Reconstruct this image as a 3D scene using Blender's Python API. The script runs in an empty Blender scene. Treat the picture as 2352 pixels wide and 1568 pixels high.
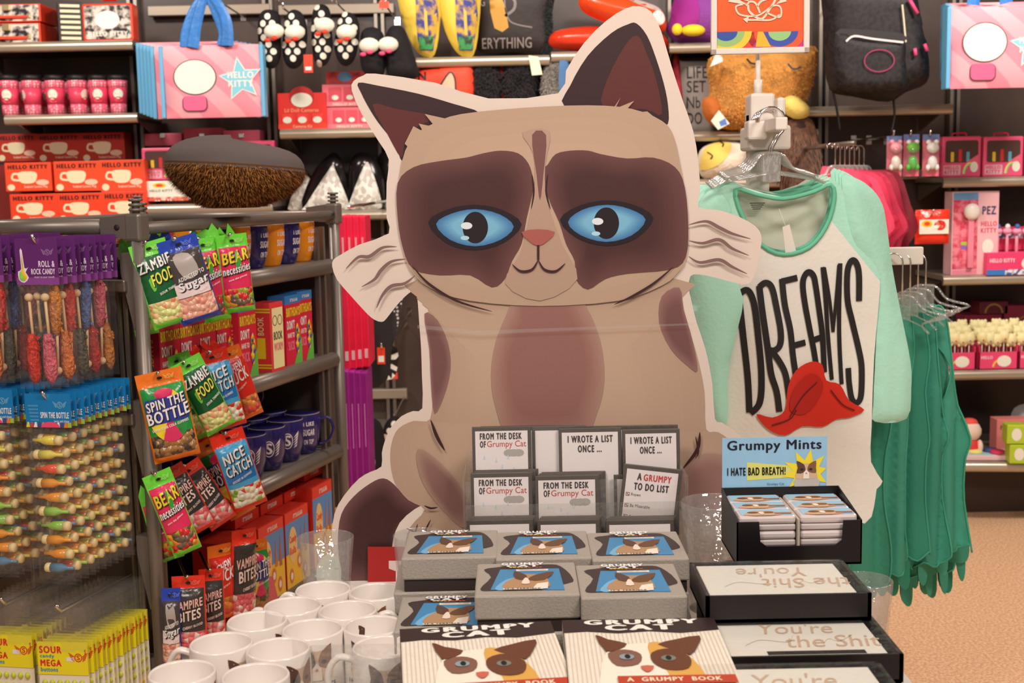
import bpy, bmesh, math, random
from mathutils import Vector, Matrix, noise
from mathutils.geometry import tessellate_polygon, delaunay_2d_cdt
random.seed(7)
S = bpy.context.scene
COL = S.collection
# ---------------------------------------------------------------- camera
FPX, EYE = 2900.0, 1.45
PITCH, ROLL = math.atan(366/FPX), -0.02
cd = bpy.data.cameras.new('camera'); cam = bpy.data.objects.new('camera', cd); COL.objects.link(cam)
RM = Matrix.Rotation(math.pi/2-PITCH, 3, 'X') @ Matrix.Rotation(ROLL, 3, 'Z')
cam.matrix_world = Matrix.Translation((0, 0, EYE)) @ RM.to_4x4()
cd.sensor_width = 36; cd.lens = FPX/2352*36; cd.clip_end = 50; cd.clip_start = .05
cd.dof.use_dof = True; cd.dof.focus_distance = 2.12; cd.dof.aperture_fstop = 8.5
S.camera = cam
# ---------------------------------------------------------------- world, lamps, exposure
W = bpy.data.worlds.new('world'); S.world = W; W.use_nodes = True
W.node_tree.nodes['Background'].inputs[0].default_value = (1.0, .88, .80, 1)
W.node_tree.nodes['Background'].inputs[1].default_value = 0.38
S.view_settings.view_transform = 'Standard'; S.view_settings.look = 'None'
S.view_settings.gamma = 1; S.view_settings.exposure = 0.0; S.view_settings.use_curve_mapping = False
def area(x, y, z, sx, sy, e, tgt, c=(1, .89, .815)):
    l = bpy.data.lights.new('ceiling_light', 'AREA'); l.shape = 'RECTANGLE'; l.size = sx; l.size_y = sy
    l.energy = e; l.color = c
    o = bpy.data.objects.new('ceiling_light', l); COL.objects.link(o); o.location = (x, y, z)
    o.rotation_euler = (Vector(tgt)-Vector((x, y, z))).to_track_quat('-Z', 'Y').to_euler()
area(-.9, .2, 3.05, .7, .4, 36, (-.4, 2.6, .9))
area(1.1, .3, 3.05, .7, .4, 39, (.5, 2.4, .9))
area(-2.2, 3.6, 3.1, .5, .3, 42, (-1.7, 5.6, 1.2))
area(0.0, 3.6, 3.1, .5, .3, 34, (0, 5.6, 1.2))
area(2.2, 3.5, 3.1, .5, .3, 52, (1.8, 5.6, .7))
area(.1, 1.5, 3.1, .5, .4, 8, (.1, 1.6, .7))
# ---------------------------------------------------------------- pixel -> point helpers
def at(px, py, Y):
    d = RM @ Vector(((px-1176)/FPX, -(py-784)/FPX, -1)); t = Y/d.y
    return Vector((d.x*t, Y, EYE+d.z*t))
def atz(px, py, Z):
    d = RM @ Vector(((px-1176)/FPX, -(py-784)/FPX, -1)); t = (Z-EYE)/d.z
    return Vector((d.x*t, d.y*t, Z))
class Fr:                                        # a thing's own frame: origin at one picture point at depth Y
    def __init__(s, px, py, Y): s.o = at(px, py, Y); s.Y = Y
    def l(s, x, y): p = at(x, y, s.Y)-s.o; return (p.x, p.z)
    def p(s, pts): return [s.l(*q) for q in pts]
# ---------------------------------------------------------------- materials
def lin(c): c /= 255.; return c/12.92 if c <= .04045 else ((c+.055)/1.055)**2.4
GAIN = 1.18
MC = {}
def M(rgb, rough=.55, metal=0, var=0, vs=30, bump=0, bs=60, trans=0, col2=None, kind='noise', coat=0, ior=1.45, gain=None, alpha=1, emit=0):
    key = (rgb, rough, metal, var, vs, bump, bs, trans, col2, kind, coat, ior, gain, alpha, emit)
    if key in MC: return MC[key]
    g = gain or GAIN
    c = [min(.88, lin(v)*g) for v in rgb]
    m = bpy.data.materials.new('paint_%d' % len(MC)); m.use_nodes = True
    nt = m.node_tree; b = nt.nodes['Principled BSDF']
    b.inputs['Base Color'].default_value = (*c, 1); b.inputs['Roughness'].default_value = rough
    b.inputs['Metallic'].default_value = metal; b.inputs['IOR'].default_value = ior
    b.inputs['Transmission Weight'].default_value = trans; b.inputs['Coat Weight'].default_value = coat
    b.inputs['Alpha'].default_value = alpha
    if emit: b.inputs['Emission Color'].default_value = (*c, 1); b.inputs['Emission Strength'].default_value = emit
    tc = None
    def coord():
        nonlocal tc
        if tc is None: tc = nt.nodes.new('ShaderNodeTexCoord')
        return tc.outputs['Object']
    if var or col2:
        if kind == 'noise':
            n = nt.nodes.new('ShaderNodeTexNoise'); n.inputs['Scale'].default_value = vs; n.inputs['Detail'].default_value = 3; fac = n.outputs['Fac']
        elif kind == 'voronoi':
            n = nt.nodes.new('ShaderNodeTexVoronoi'); n.inputs['Scale'].default_value = vs; fac = n.outputs['Color']
        elif kind == 'dots':
            n = nt.nodes.new('ShaderNodeTexVoronoi'); n.inputs['Scale'].default_value = vs; n.inputs['Randomness'].default_value = .25; fac = n.outputs['Distance']
        elif kind == 'wave':
            n = nt.nodes.new('ShaderNodeTexWave'); n.inputs['Scale'].default_value = vs; n.bands_direction = 'DIAGONAL'; fac = n.outputs['Fac']
        nt.links.new(coord(), n.inputs['Vector'])
        r = nt.nodes.new('ShaderNodeValToRGB'); nt.links.new(fac, r.inputs[0]); nt.links.new(r.outputs[0], b.inputs['Base Color'])
        if col2:
            c2 = [min(.88, lin(v)*g) for v in col2]
            lo, hi = {'noise': (.42, .58), 'voronoi': (.4, .6), 'dots': (.3, .36), 'wave': (.45, .55)}[kind]
            r.color_ramp.elements[0].position = lo; r.color_ramp.elements[1].position = hi
            r.color_ramp.elements[0].color = (*c2, 1); r.color_ramp.elements[1].color = (*c, 1)
        else:
            r.color_ramp.elements[0].position = .3; r.color_ramp.elements[1].position = .7
            r.color_ramp.elements[0].color = (*[v*(1-var) for v in c], 1); r.color_ramp.elements[1].color = (*[min(.9, v*(1+var)) for v in c], 1)
    if bump:
        n = nt.nodes.new('ShaderNodeTexNoise'); n.inputs['Scale'].default_value = bs; n.inputs['Detail'].default_value = 3
        nt.links.new(coord(), n.inputs['Vector'])
        bp = nt.nodes.new('ShaderNodeBump'); bp.inputs['Strength'].default_value = bump; bp.inputs['Distance'].default_value = .01
        nt.links.new(n.outputs['Fac'], bp.inputs['Height']); nt.links.new(bp.outputs[0], b.inputs['Normal'])
    MC[key] = m; return m
def candy(cols, vs):                              # many-coloured gummies seen through a window
    key = ('candy', cols, vs)
    if key in MC: return MC[key]
    m = bpy.data.materials.new('candy'); m.use_nodes = True; nt = m.node_tree; b = nt.nodes['Principled BSDF']
    b.inputs['Roughness'].default_value = .25
    tc = nt.nodes.new('ShaderNodeTexCoord'); n = nt.nodes.new('ShaderNodeTexVoronoi'); n.inputs['Scale'].default_value = vs
    nt.links.new(tc.outputs['Object'], n.inputs['Vector'])
    s = nt.nodes.new('ShaderNodeSeparateColor'); nt.links.new(n.outputs['Color'], s.inputs[0])
    r = nt.nodes.new('ShaderNodeValToRGB'); r.color_ramp.interpolation = 'CONSTANT'; nt.links.new(s.outputs[0], r.inputs[0])
    for i, c in enumerate(cols):
        e = r.color_ramp.elements[i] if i < 2 else r.color_ramp.elements.new(i/len(cols))
        e.position = i/len(cols); e.color = (*[min(.88, lin(v)*GAIN) for v in c], 1)
    nt.links.new(r.outputs[0], b.inputs['Base Color'])
    bp = nt.nodes.new('ShaderNodeBump'); bp.invert = True; bp.inputs['Strength'].default_value = .7; bp.inputs['Distance'].default_value = .01
    nt.links.new(n.outputs['Distance'], bp.inputs['Height']); nt.links.new(bp.outputs[0], b.inputs['Normal'])
    MC[key] = m; return m
def clear(rgb=(250, 250, 250), rough=.05, a=.22):    # thin clear film / acrylic: part glossy skin, part see-through
    key = ('clear', rgb, rough, a)
    if key in MC: return MC[key]
    m = bpy.data.materials.new('clear_plastic'); m.use_nodes = True; nt = m.node_tree; nt.nodes.remove(nt.nodes['Principled BSDF'])
    out = nt.nodes['Material Output']; tr = nt.nodes.new('ShaderNodeBsdfTransparent'); gl = nt.nodes.new('ShaderNodeBsdfGlossy'); df = nt.nodes.new('ShaderNodeBsdfDiffuse')
    tr.inputs[0].default_value = (.97, .97, .96, 1); gl.inputs['Roughness'].default_value = rough; df.inputs[0].default_value = (*[min(.85, lin(v)) for v in rgb], 1)
    lw = nt.nodes.new('ShaderNodeLayerWeight'); lw.inputs['Blend'].default_value = .12; mr = nt.nodes.new('ShaderNodeMapRange'); mr.inputs['To Min'].default_value = .03+a*.3; mr.inputs['To Max'].default_value = .75
    nt.links.new(lw.outputs['Facing'], mr.inputs['Value']); m1 = nt.nodes.new('ShaderNodeMixShader'); m2 = nt.nodes.new('ShaderNodeMixShader')
    pw = nt.nodes.new('ShaderNodeMath'); pw.operation = 'POWER'; pw.inputs[1].default_value = 2.5; nt.links.new(lw.outputs['Facing'], pw.inputs[0]); nt.links.new(pw.outputs[0], mr.inputs['Value'])
    m1.inputs[0].default_value = a*.35; nt.links.new(tr.outputs[0], m1.inputs[1]); nt.links.new(df.outputs[0], m1.inputs[2])
    nt.links.new(mr.outputs[0], m2.inputs[0]); nt.links.new(m1.outputs[0], m2.inputs[1]); nt.links.new(gl.outputs[0], m2.inputs[2]); nt.links.new(m2.outputs[0], out.inputs[0]); b = gl
    n = nt.nodes.new('ShaderNodeTexNoise'); n.inputs['Scale'].default_value = 55
    tc = nt.nodes.new('ShaderNodeTexCoord'); nt.links.new(tc.outputs['Object'], n.inputs['Vector'])
    bp = nt.nodes.new('ShaderNodeBump'); bp.inputs['Strength'].default_value = .35; bp.inputs['Distance'].default_value = .01
    nt.links.new(n.outputs['Fac'], bp.inputs['Height']); nt.links.new(bp.outputs[0], b.inputs['Normal'])
    MC[key] = m; return m
# ---------------------------------------------------------------- 2D helpers
def cat(pts, n=4, closed=True):
    out = []; L = len(pts)
    rng = range(L) if closed else range(L-1)
    for i in rng:
        g = (lambda k: pts[k % L]) if closed else (lambda k: pts[max(0, min(L-1, k))])
        p0, p1, p2, p3 = g(i-1), g(i), g(i+1), g(i+2)
        for k in range(n):
            t = k/n
            out.append(tuple(.5*(2*b+(c-a)*t+(2*a-5*b+4*c-d)*t*t+(-a+3*b-3*c+d)*t**3) for a, b, c, d in zip(p0, p1, p2, p3)))
    if not closed: out.append(tuple(pts[-1]))
    return out
def oval(cx, cz, rx, rz, n=24, rot=0):
    c, s = math.cos(rot), math.sin(rot); o = []
    for i in range(n):
        a = 2*math.pi*i/n; x, y = rx*math.cos(a), rz*math.sin(a); o.append((cx+x*c-y*s, cz+x*s+y*c))
    return o
def rrect(x0, z0, x1, z1, r, n=4):
    o = []
    for cx, cz, a0 in ((x1-r, z0+r, -90), (x1-r, z1-r, 0), (x0+r, z1-r, 90), (x0+r, z0+r, 180)):
        for i in range(n+1):
            a = math.radians(a0+90*i/n); o.append((cx+r*math.cos(a), cz+r*math.sin(a)))
    return o
def rect(x0, z0, x1, z1): return [(x0, z0), (x1, z0), (x1, z1), (x0, z1)]
def inside(p, poly):
    x, y = p; r = False; j = len(poly)-1
    for i in range(len(poly)):
        xi, yi = poly[i]; xj, yj = poly[j]
        if (yi > y) != (yj > y) and x < (xj-xi)*(y-yi)/(yj-yi)+xi: r = not r
        j = i
    return r
def dist(p, poly):
    b = 1e9; x, y = p
    for i in range(len(poly)):
        ax, ay = poly[i-1]; bx, by = poly[i]; dx, dy = bx-ax, by-ay; L = dx*dx+dy*dy
        t = 0 if L == 0 else max(0, min(1, ((x-ax)*dx+(y-ay)*dy)/L))
        b = min(b, (ax+t*dx-x)**2+(ay+t*dy-y)**2)
    return math.sqrt(b)
def resamp(poly, d):
    o = []
    for i in range(len(poly)):
        a, b = poly[i], poly[(i+1) % len(poly)]; L = math.hypot(b[0]-a[0], b[1]-a[1]); n = max(1, int(L/d+.5))
        for k in range(n): o.append((a[0]+(b[0]-a[0])*k/n, a[1]+(b[1]-a[1])*k/n))
    return o
def tri2d(poly, cell, holes=(), cuts=()):
    ring = resamp(poly, cell); vs = [Vector(p) for p in ring]; n = len(vs); ed = [(i, (i+1) % n) for i in range(n)]
    for h in holes:
        hr = resamp(h, cell); b = len(vs); vs += [Vector(p) for p in hr]; ed += [(b+i, b+(i+1) % len(hr)) for i in range(len(hr))]
    cp = []
    for c in cuts:
        b = len(vs); q = []
        for (ax, ay), (bx, by) in zip(c, c[1:]):
            m = max(1, int(math.hypot(bx-ax, by-ay)/cell)); q += [(ax+(bx-ax)*k/m, ay+(by-ay)*k/m) for k in range(m)]
        q.append(c[-1]); vs += [Vector(p) for p in q]; ed += [(b+i, b+i+1) for i in range(len(q)-1)]; cp += q
    x0 = min(p[0] for p in poly); x1 = max(p[0] for p in poly); z0 = min(p[1] for p in poly); z1 = max(p[1] for p in poly)
    z = z0+cell*.5; row = 0
    while z < z1:
        x = x0+cell*(.5 if row % 2 else .25)
        while x < x1:
            if inside((x, z), ring) and dist((x, z), ring) > cell*.45 and not any(inside((x, z), h) or dist((x, z), h) < cell*.45 for h in holes) and not any((x-a)**2+(z-b_)**2 < (cell*.5)**2 for a, b_ in cp): vs.append(Vector((x, z)))
            x += cell
        z += cell*.87; row += 1
    r = delaunay_2d_cdt(vs, ed, [], 0, 1e-6)
    V = [tuple(v) for v in r[0]]; F = []
    for f in r[2]:
        c = (sum(V[i][0] for i in f)/3, sum(V[i][1] for i in f)/3)
        if inside(c, poly) and not any(inside(c, h) for h in holes):
            a, b, d = (V[i] for i in f)
            if (b[0]-a[0])*(d[1]-a[1])-(b[1]-a[1])*(d[0]-a[0]) < 0: f = f[::-1]
            F.append(tuple(f))
    return V, F, ring
TXT = {}; CH = {}; RAW = {}
def raw(t):
    if t in RAW: return RAW[t]
    c = bpy.data.curves.new('t', 'FONT'); c.body = t; c.resolution_u = 3
    o = bpy.data.objects.new('t', c); COL.objects.link(o); bpy.context.view_layer.update()
    me = bpy.data.meshes.new_from_object(o); V = [(v.co.x, v.co.y) for v in me.vertices]; F = [tuple(p.vertices) for p in me.polygons]
    bpy.data.objects.remove(o); bpy.data.meshes.remove(me); bpy.data.curves.remove(c); RAW[t] = (V, F); return V, F
for q in "ABCDEFGHIJKLMNOPQRSTUVWXYZabcdefghiklmnopqrstuvwxyzLjy'.!?":
    raw(q); raw(q+'|')
raw('|'); raw(' |')
def char(ch, bold):
    """one letter: outline mesh, thickened by a true union of shifted copies, and its advance"""
    if (ch, bold) in CH: return CH[(ch, bold)]
    bar = max(x for x, y in raw('|')[0]); adv = max(x for x, y in raw(ch+'|')[0])-bar
    if ch == ' ': CH[(ch, bold)] = ([], [], adv); return CH[(ch, bold)]
    V, F = raw(ch); T = []
    for f in F: T += [(f[0], f[k], f[k+1]) for k in range(1, len(f)-1)]
    if bold > .015:
        key = {}; ids = []
        for p in V: ids.append(key.setdefault((round(p[0], 5), round(p[1], 5)), len(key)))
        T = [tuple(ids[k] for k in f) for f in T]; T = [f for f in T if len(set(f)) == 3]; V = list(key)
        cnt = {}
        for f in T:
            for a, b in ((f[0], f[1]), (f[1], f[2]), (f[2], f[0])): cnt[(min(a, b), max(a, b))] = cnt.get((min(a, b), max(a, b)), 0)+1
        B = [e for e, n in cnt.items() if n == 1]; vs = []; ed = []; tri = []
        for dx, dy in ((-bold*.75, 0), (0, 0), (bold*.75, 0), (0, bold*.4), (0, -bold*.4)):
            b = len(vs); W_ = [(x+dx, y+dy) for x, y in V]; vs += [Vector(p) for p in W_]; ed += [(a+b, c+b) for a, c in B]; tri += [[W_[k] for k in f] for f in T]
        r = delaunay_2d_cdt(vs, ed, [], 0, 1e-5); V = [tuple(v) for v in r[0]]; T = []
        def hit(p, t):
            (ax, ay), (bx, by), (cx, cy) = t; x, y = p
            d1 = (bx-ax)*(y-ay)-(by-ay)*(x-ax); d2 = (cx-bx)*(y-by)-(cy-by)*(x-bx); d3 = (ax-cx)*(y-cy)-(ay-cy)*(x-cx)
            return (d1 >= 0 and d2 >= 0 and d3 >= 0) or (d1 <= 0 and d2 <= 0 and d3 <= 0)
        for f in r[2]:
            c = (sum(V[k][0] for k in f)/3, sum(V[k][1] for k in f)/3)
            if any(hit(c, t) for t in tri): T.append(tuple(f))
    O = []
    for f in T:
        a, b, d = (V[k] for k in f); O.append(f if (b[0]-a[0])*(d[1]-a[1])-(b[1]-a[1])*(d[0]-a[0]) > 0 else f[::-1])
    CH[(ch, bold)] = (V, O, adv); return CH[(ch, bold)]
def glyphs(s, bold):
    if (s, bold) in TXT: return TXT[(s, bold)]
    V = []; F = []; x = 0
    for ch in s:
        v, f, adv = char(ch, bold); b = len(V); V += [(p[0]+x, p[1]) for p in v]; F += [tuple(k+b for k in q) for q in f]; x += adv+bold*1.6
    x0 = min(v[0] for v in V); x1 = max(v[0] for v in V); y0 = min(v[1] for v in V); y1 = max(v[1] for v in V)
    V = [((x-x0)/(x1-x0), (y-y0)/(y1-y0)) for x, y in V]
    TXT[(s, bold)] = (V, F); return V, F
# ---------------------------------------------------------------- mesh builder (front of everything faces -Y)
class G:
    def __init__(s): s.v = []; s.f = []; s.m = []; s.sm = []; s.X = None
    def add(s, V, F, mat, smooth=False):
        b = len(s.v)
        if s.X is not None: V = [tuple(s.X @ Vector(v)) for v in V]
        s.v += [tuple(v) for v in V]; s.f += [tuple(i+b for i in f) for f in F]
        s.m += [mat]*len(F) if not isinstance(mat, list) else mat; s.sm += [smooth]*len(F); return s
    def box(s, x0, x1, y0, y1, z0, z1, mat, bev=0):
        if bev:
            bm = bmesh.new(); bmesh.ops.create_cube(bm, size=1)
            for v in bm.verts: v.co = Vector(((x0+x1)/2+v.co.x*(x1-x0), (y0+y1)/2+v.co.y*(y1-y0), (z0+z1)/2+v.co.z*(z1-z0)))
            bmesh.ops.bevel(bm, geom=bm.edges[:], offset=bev, segments=2, affect='EDGES', profile=.5)
            s.add([v.co[:] for v in bm.verts], [tuple(v.index for v in f.verts) for f in bm.faces], mat, False); bm.free(); return s
        V = [(x, y, z) for z in (z0, z1) for y in (y0, y1) for x in (x0, x1)]
        return s.add(V, [(0, 2, 3, 1), (4, 5, 7, 6), (0, 1, 5, 4), (2, 6, 7, 3), (0, 4, 6, 2), (1, 3, 7, 5)], mat)
    def lathe(s, prof, mat, c=(0, 0, 0), seg=24, smooth=True):
        V = []; F = []; n = len(prof)
        for r, z in prof:
            for k in range(seg):
                a = 2*math.pi*k/seg; V.append((c[0]+r*math.cos(a), c[1]+r*math.sin(a), c[2]+z))
        for i in range(n-1):
            for k in range(seg):
                k2 = (k+1) % seg; F.append((i*seg+k, i*seg+k2, (i+1)*seg+k2, (i+1)*seg+k))
        if prof[0][0] > 1e-5: F.append(tuple(range(seg))[::-1])
        if prof[-1][0] > 1e-5: F.append(tuple((n-1)*seg+k for k in range(seg)))
        return s.add(V, F, mat, smooth)
    def tube(s, pts, r, mat, seg=8, rx=None):
        pts = [Vector(p) for p in pts]; V = []; F = []; n = len(pts); up = Vector((0, 0, 1))
        t0 = (pts[1]-pts[0]).normalized(); a = t0.cross(up)
        if a.length < .1: a = t0.cross(Vector((1, 0, 0)))
        a.normalize()
        for i, p in enumerate(pts):
            t = (pts[min(n-1, i+1)]-pts[max(0, i-1)]).normalized()
            a = (a-t*a.dot(t)).normalized(); b = t.cross(a); ri = r[i] if isinstance(r, (list, tuple)) else r
            for k in range(seg):
                w = 2*math.pi*k/seg; V.append(p+a*ri*math.cos(w)+b*(rx or ri)*math.sin(w))
        for i in range(n-1):
            for k in range(seg):
                k2 = (k+1) % seg; F.append((i*seg+k, i*seg+k2, (i+1)*seg+k2, (i+1)*seg+k))
        F += [tuple(range(seg))[::-1], tuple((n-1)*seg+k for k in range(seg))]
        return s.add(V, F, mat, True)
    def ell(s, c, r, mat, seg=14):
        V = []; F = []; h = seg//2
        for i in range(h+1):
            t = math.pi*i/h
            for k in range(seg):
                a = 2*math.pi*k/seg; V.append((c[0]+r[0]*math.sin(t)*math.cos(a), c[1]+r[1]*math.sin(t)*math.sin(a), c[2]-r[2]*math.cos(t)))
        for i in range(h):
            for k in range(seg):
                k2 = (k+1) % seg; F.append((i*seg+k, i*seg+k2, (i+1)*seg+k2, (i+1)*seg+k))
        return s.add(V, F, mat, True)
    def tess(s, poly):
        F = tessellate_polygon([[Vector((x, z, 0)) for x, z in poly]]); o = []
        for f in F:
            a, b, d = (poly[i] for i in f)
            o.append(tuple(f) if (b[0]-a[0])*(d[1]-a[1])-(b[1]-a[1])*(d[0]-a[0]) > 0 else tuple(f)[::-1])
        return o
    def poly(s, poly, y, mat, fn=None, cell=.02):        # flat print, ccw in x,z seen from -Y
        if fn: V, F, _ = tri2d(poly, cell); return s.add([(x, fn(x, z)-y, z) for x, z in V], F, mat, True)
        return s.add([(x, -y, z) for x, z in poly], s.tess(poly), mat)
    def prism(s, poly, y0, y1, mat, side=None):
        n = len(poly); T = s.tess(poly)
        a = sum(poly[i-1][0]*poly[i][1]-poly[i][0]*poly[i-1][1] for i in range(n))
        V = [(x, y0, z) for x, z in poly]+[(x, y1, z) for x, z in poly]
        s.add(V, T+[tuple(i+n for i in f)[::-1] for f in T], mat)
        Q = [(i, (i+1) % n, (i+1) % n+n, i+n) for i in range(n)]
        if a > 0: Q = [q[::-1] for q in Q]
        return s.add(V, Q, side or mat)
    def text(s, t, x0, z0, w, h, y, mat, bold=.02, skew=0, fn=None, rise=0):
        V, F = glyphs(t, bold)
        if fn:
            VV = [(x0+u*w+skew*q, z0+q*h+rise*u) for u, q in V]; T = []
            for f in F: T += [(f[0], f[i], f[i+1]) for i in range(1, len(f)-1)]
            k = 0
            while k < len(T) and len(T) < 6000:
                a, b, c = T[k]; L = [(math.dist(VV[a], VV[b]), a, b, c), (math.dist(VV[b], VV[c]), b, c, a), (math.dist(VV[c], VV[a]), c, a, b)]
                m = max(L)
                if m[0] > .03:
                    _, p, q, r = m; VV.append(((VV[p][0]+VV[q][0])/2, (VV[p][1]+VV[q][1])/2)); n = len(VV)-1; T[k] = (p, n, r); T.append((n, q, r))
                else: k += 1
            return s.add([(x, fn(x, z)-y, z) for x, z in VV], T, mat, True)
        return s.add([(x0+u*w+skew*q, -y, z0+q*h+rise*u) for u, q in V], F, mat)
    def line(s, pts, w, y, mat, taper=False, fn=None):     # flat painted stroke
        n = len(pts); L = []; R = []
        for i in range(n):
            a = pts[max(0, i-1)]; b = pts[min(n-1, i+1)]; dx, dz = b[0]-a[0], b[1]-a[1]; l = math.hypot(dx, dz) or 1
            h = w/2*((1-abs(2*i/(n-1)-1)**2*.85) if taper else 1)
            L.append((pts[i][0]-dz/l*h, pts[i][1]+dx/l*h)); R.append((pts[i][0]+dz/l*h, pts[i][1]-dx/l*h))
        V = [(x, (fn(x, z) if fn else 0)-y, z) for x, z in L+R]
        return s.add(V, [(i, n+i, n+i+1, i+1) for i in range(n-1)], mat)
    def sheet(s, poly, cell, fn, mat, holes=(), thick=0, matf=None, cuts=()):
        V, F, _ = tri2d(poly, cell, holes, cuts); b = [(x, fn(x, z), z) for x, z in V]
        mats = mat if matf is None else [matf(sum(V[i][0] for i in f)/3, sum(V[i][1] for i in f)/3) for f in F]
        s.add(b, F, mats, True)
        if thick: s.add([(x, y+thick, z) for x, y, z in b], [f[::-1] for f in F], mat if matf is None else mats, True)
        return s
    def puff(s, poly, cell, T, R, mat, Tb=None, matf=None, holes=(), yo=0):     # cushion: domed front and back
        V, F, ring = tri2d(poly, cell, holes); Tb = T if Tb is None else Tb
        def hh(p):
            d = min(R, min([dist(p, ring)]+[dist(p, h) for h in holes])); return math.sqrt(max(0, 1-(1-d/R)**2))
        H = [hh(p) for p in V]
        mats = mat if matf is None else [matf(sum(V[i][0] for i in f)/3, sum(V[i][1] for i in f)/3) for f in F]
        s.add([(x, yo-T*h, z) for (x, z), h in zip(V, H)], F, mats, True)
        s.add([(x, yo+Tb*h+.0005, z) for (x, z), h in zip(V, H)], [f[::-1] for f in F], mat, True)
        return s
    def ribbon(s, pts, w, y, mat, d=.005):
        n = len(pts); V = []
        for i in range(n):
            a = pts[max(0, i-1)]; b = pts[min(n-1, i+1)]; dx, dz = b[0]-a[0], b[1]-a[1]; l = math.hypot(dx, dz) or 1; ww = w(i/(n-1)) if callable(w) else w
            for q, yy in ((-.5, d*.4), (-.28, -d), (-.08, -d*.2), (.12, -d*1.2), (.32, -d*.3), (.5, d*.5)): V.append((pts[i][0]+dz/l*ww*q, y+yy, pts[i][1]-dx/l*ww*q))
        F = [(i*6+k, i*6+k+1, (i+1)*6+k+1, (i+1)*6+k) for i in range(n-1) for k in range(5)]
        s.add(V, F, mat, True); return s.add([(x, yy+.002, z) for x, yy, z in V], [f[::-1] for f in F], mat, True)
    def obj(s, name, parent=None, loc=(0, 0, 0), rot=(0, 0, 0), kind=None):
        me = bpy.data.meshes.new(name); me.from_pydata(s.v, [], s.f); idx = {}; mi = []
        for m in s.m:
            if m not in idx: idx[m] = len(idx); me.materials.append(m)
            mi.append(idx[m])
        me.polygons.foreach_set('material_index', mi); me.polygons.foreach_set('use_smooth', s.sm); me.update()
        o = bpy.data.objects.new(name, me); COL.objects.link(o); o.location = loc; o.rotation_euler = rot
        if parent: o.parent = parent
        if kind: o['kind'] = kind
        return o
def fpuff(poly, T, R, yo=0):
    ring = poly
    def fn(x, z):
        d = min(R, dist((x, z), ring)) if inside((x, z), ring) else 0
        return yo-T*math.sqrt(max(0, 1-(1-d/R)**2))
    return fn
def tag(o, label, cat_, group=None):
    o['label'] = label; o['category'] = cat_
    if group: o['group'] = group
    return o
def thing(name, label, cat_, loc=(0, 0, 0), rz=0, group=None, rot=None):
    o = bpy.data.objects.new(name, None); COL.objects.link(o); o.location = loc; o.rotation_euler = rot or (0, 0, rz); o.empty_display_size = .05
    return tag(o, label, cat_, group)
def struct(g, name): return g.obj(name, kind='structure')
def dup(r, label, loc=None, rot=None, group=None):
    c = r.copy(); COL.objects.link(c); c['label'] = label
    if group: c['group'] = group
    if loc is not None: c.location = loc
    if rot is not None: c.rotation_euler = rot
    for ch in list(r.children):
        d = ch.copy(); COL.objects.link(d); d.parent = c
        for g in list(ch.children):
            e = g.copy(); COL.objects.link(e); e.parent = d
    return c
ORD = ['first', 'second', 'third', 'fourth', 'fifth', 'sixth', 'seventh', 'eighth', 'ninth', 'tenth', 'eleventh', 'twelfth', 'thirteenth', 'fourteenth']
WHITE = M((232, 224, 214), .5); BLACK = M((24, 20, 20), .5); DK = M((34, 28, 28), .6)
STEEL = M((134, 126, 116), .32, .75); SHELF = M((150, 140, 124), .35, .6); GREY = M((112, 104, 96), .45, .3); CHROME = M((215, 212, 208), .15, 1)
RED = M((226, 62, 34), .5); PINK = M((226, 96, 124), .5); HOT = M((214, 42, 84), .45)
# ================================================================ the setting
YW, YS = 5.78, 5.36
WALLM = M((66, 54, 48), .3, var=.35, vs=2.2, bump=.05, bs=8)  # lighter blotches in the colour stand in for reflections on the glossy panel
g = G(); g.box(-3.4, 3.4, YW, YW+.1, 0, 3.2, WALLM); struct(g, 'wall_back')
g = G(); g.box(-3.5, -3.4, -1, YW+.1, 0, 3.2, M((96, 84, 76), .6, var=.1, vs=2)); struct(g, 'wall_left')
g = G(); g.box(3.4, 3.5, -1, YW+.1, 0, 3.2, M((96, 84, 76), .6, var=.1, vs=2)); struct(g, 'wall_right')
g = G(); g.box(-3.5, 3.5, -1, YW+.1, -.1, 0, M((230, 190, 148), .6, col2=(204, 152, 116), vs=110, bump=.12, bs=120)); struct(g, 'floor')
g = G(); g.box(-3.5, 3.5, -1, YW+.1, 3.2, 3.3, M((150, 140, 130), .8, var=.05, vs=3)); struct(g, 'ceiling')
k = 0
for px in (322, 628, 880, 1545, 1888, 2188):            # slotted steel uprights between the bays
    p = at(px, 300, YW-.03); k += 1; g = G()
    g.box(-.022, -.008, -.02, .03, 0, 2.6, STEEL); g.box(.008, .022, -.02, .03, 0, 2.6, STEEL); g.box(-.008, .008, 0, .03, 0, 2.6, DK)
    o = g.obj('trim_%d' % k, None, (p.x, YW-.035, .05)); o['kind'] = 'structure'
for a, b, y in ((340, 620, 26), (640, 905, 24), (1890, 2180, 404), (830, 935, 905)):      # cross rails between uprights
    fr = Fr(a, y, YW-.05); w = fr.l(b, y)[0]; k += 1; g = G()
    g.box(0, w, -.012, .03, -.022, .022, M((150, 138, 122), .35, .3), .004); o = g.obj('trim_%d' % k, None, fr.o); o['kind'] = 'structure'
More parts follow.
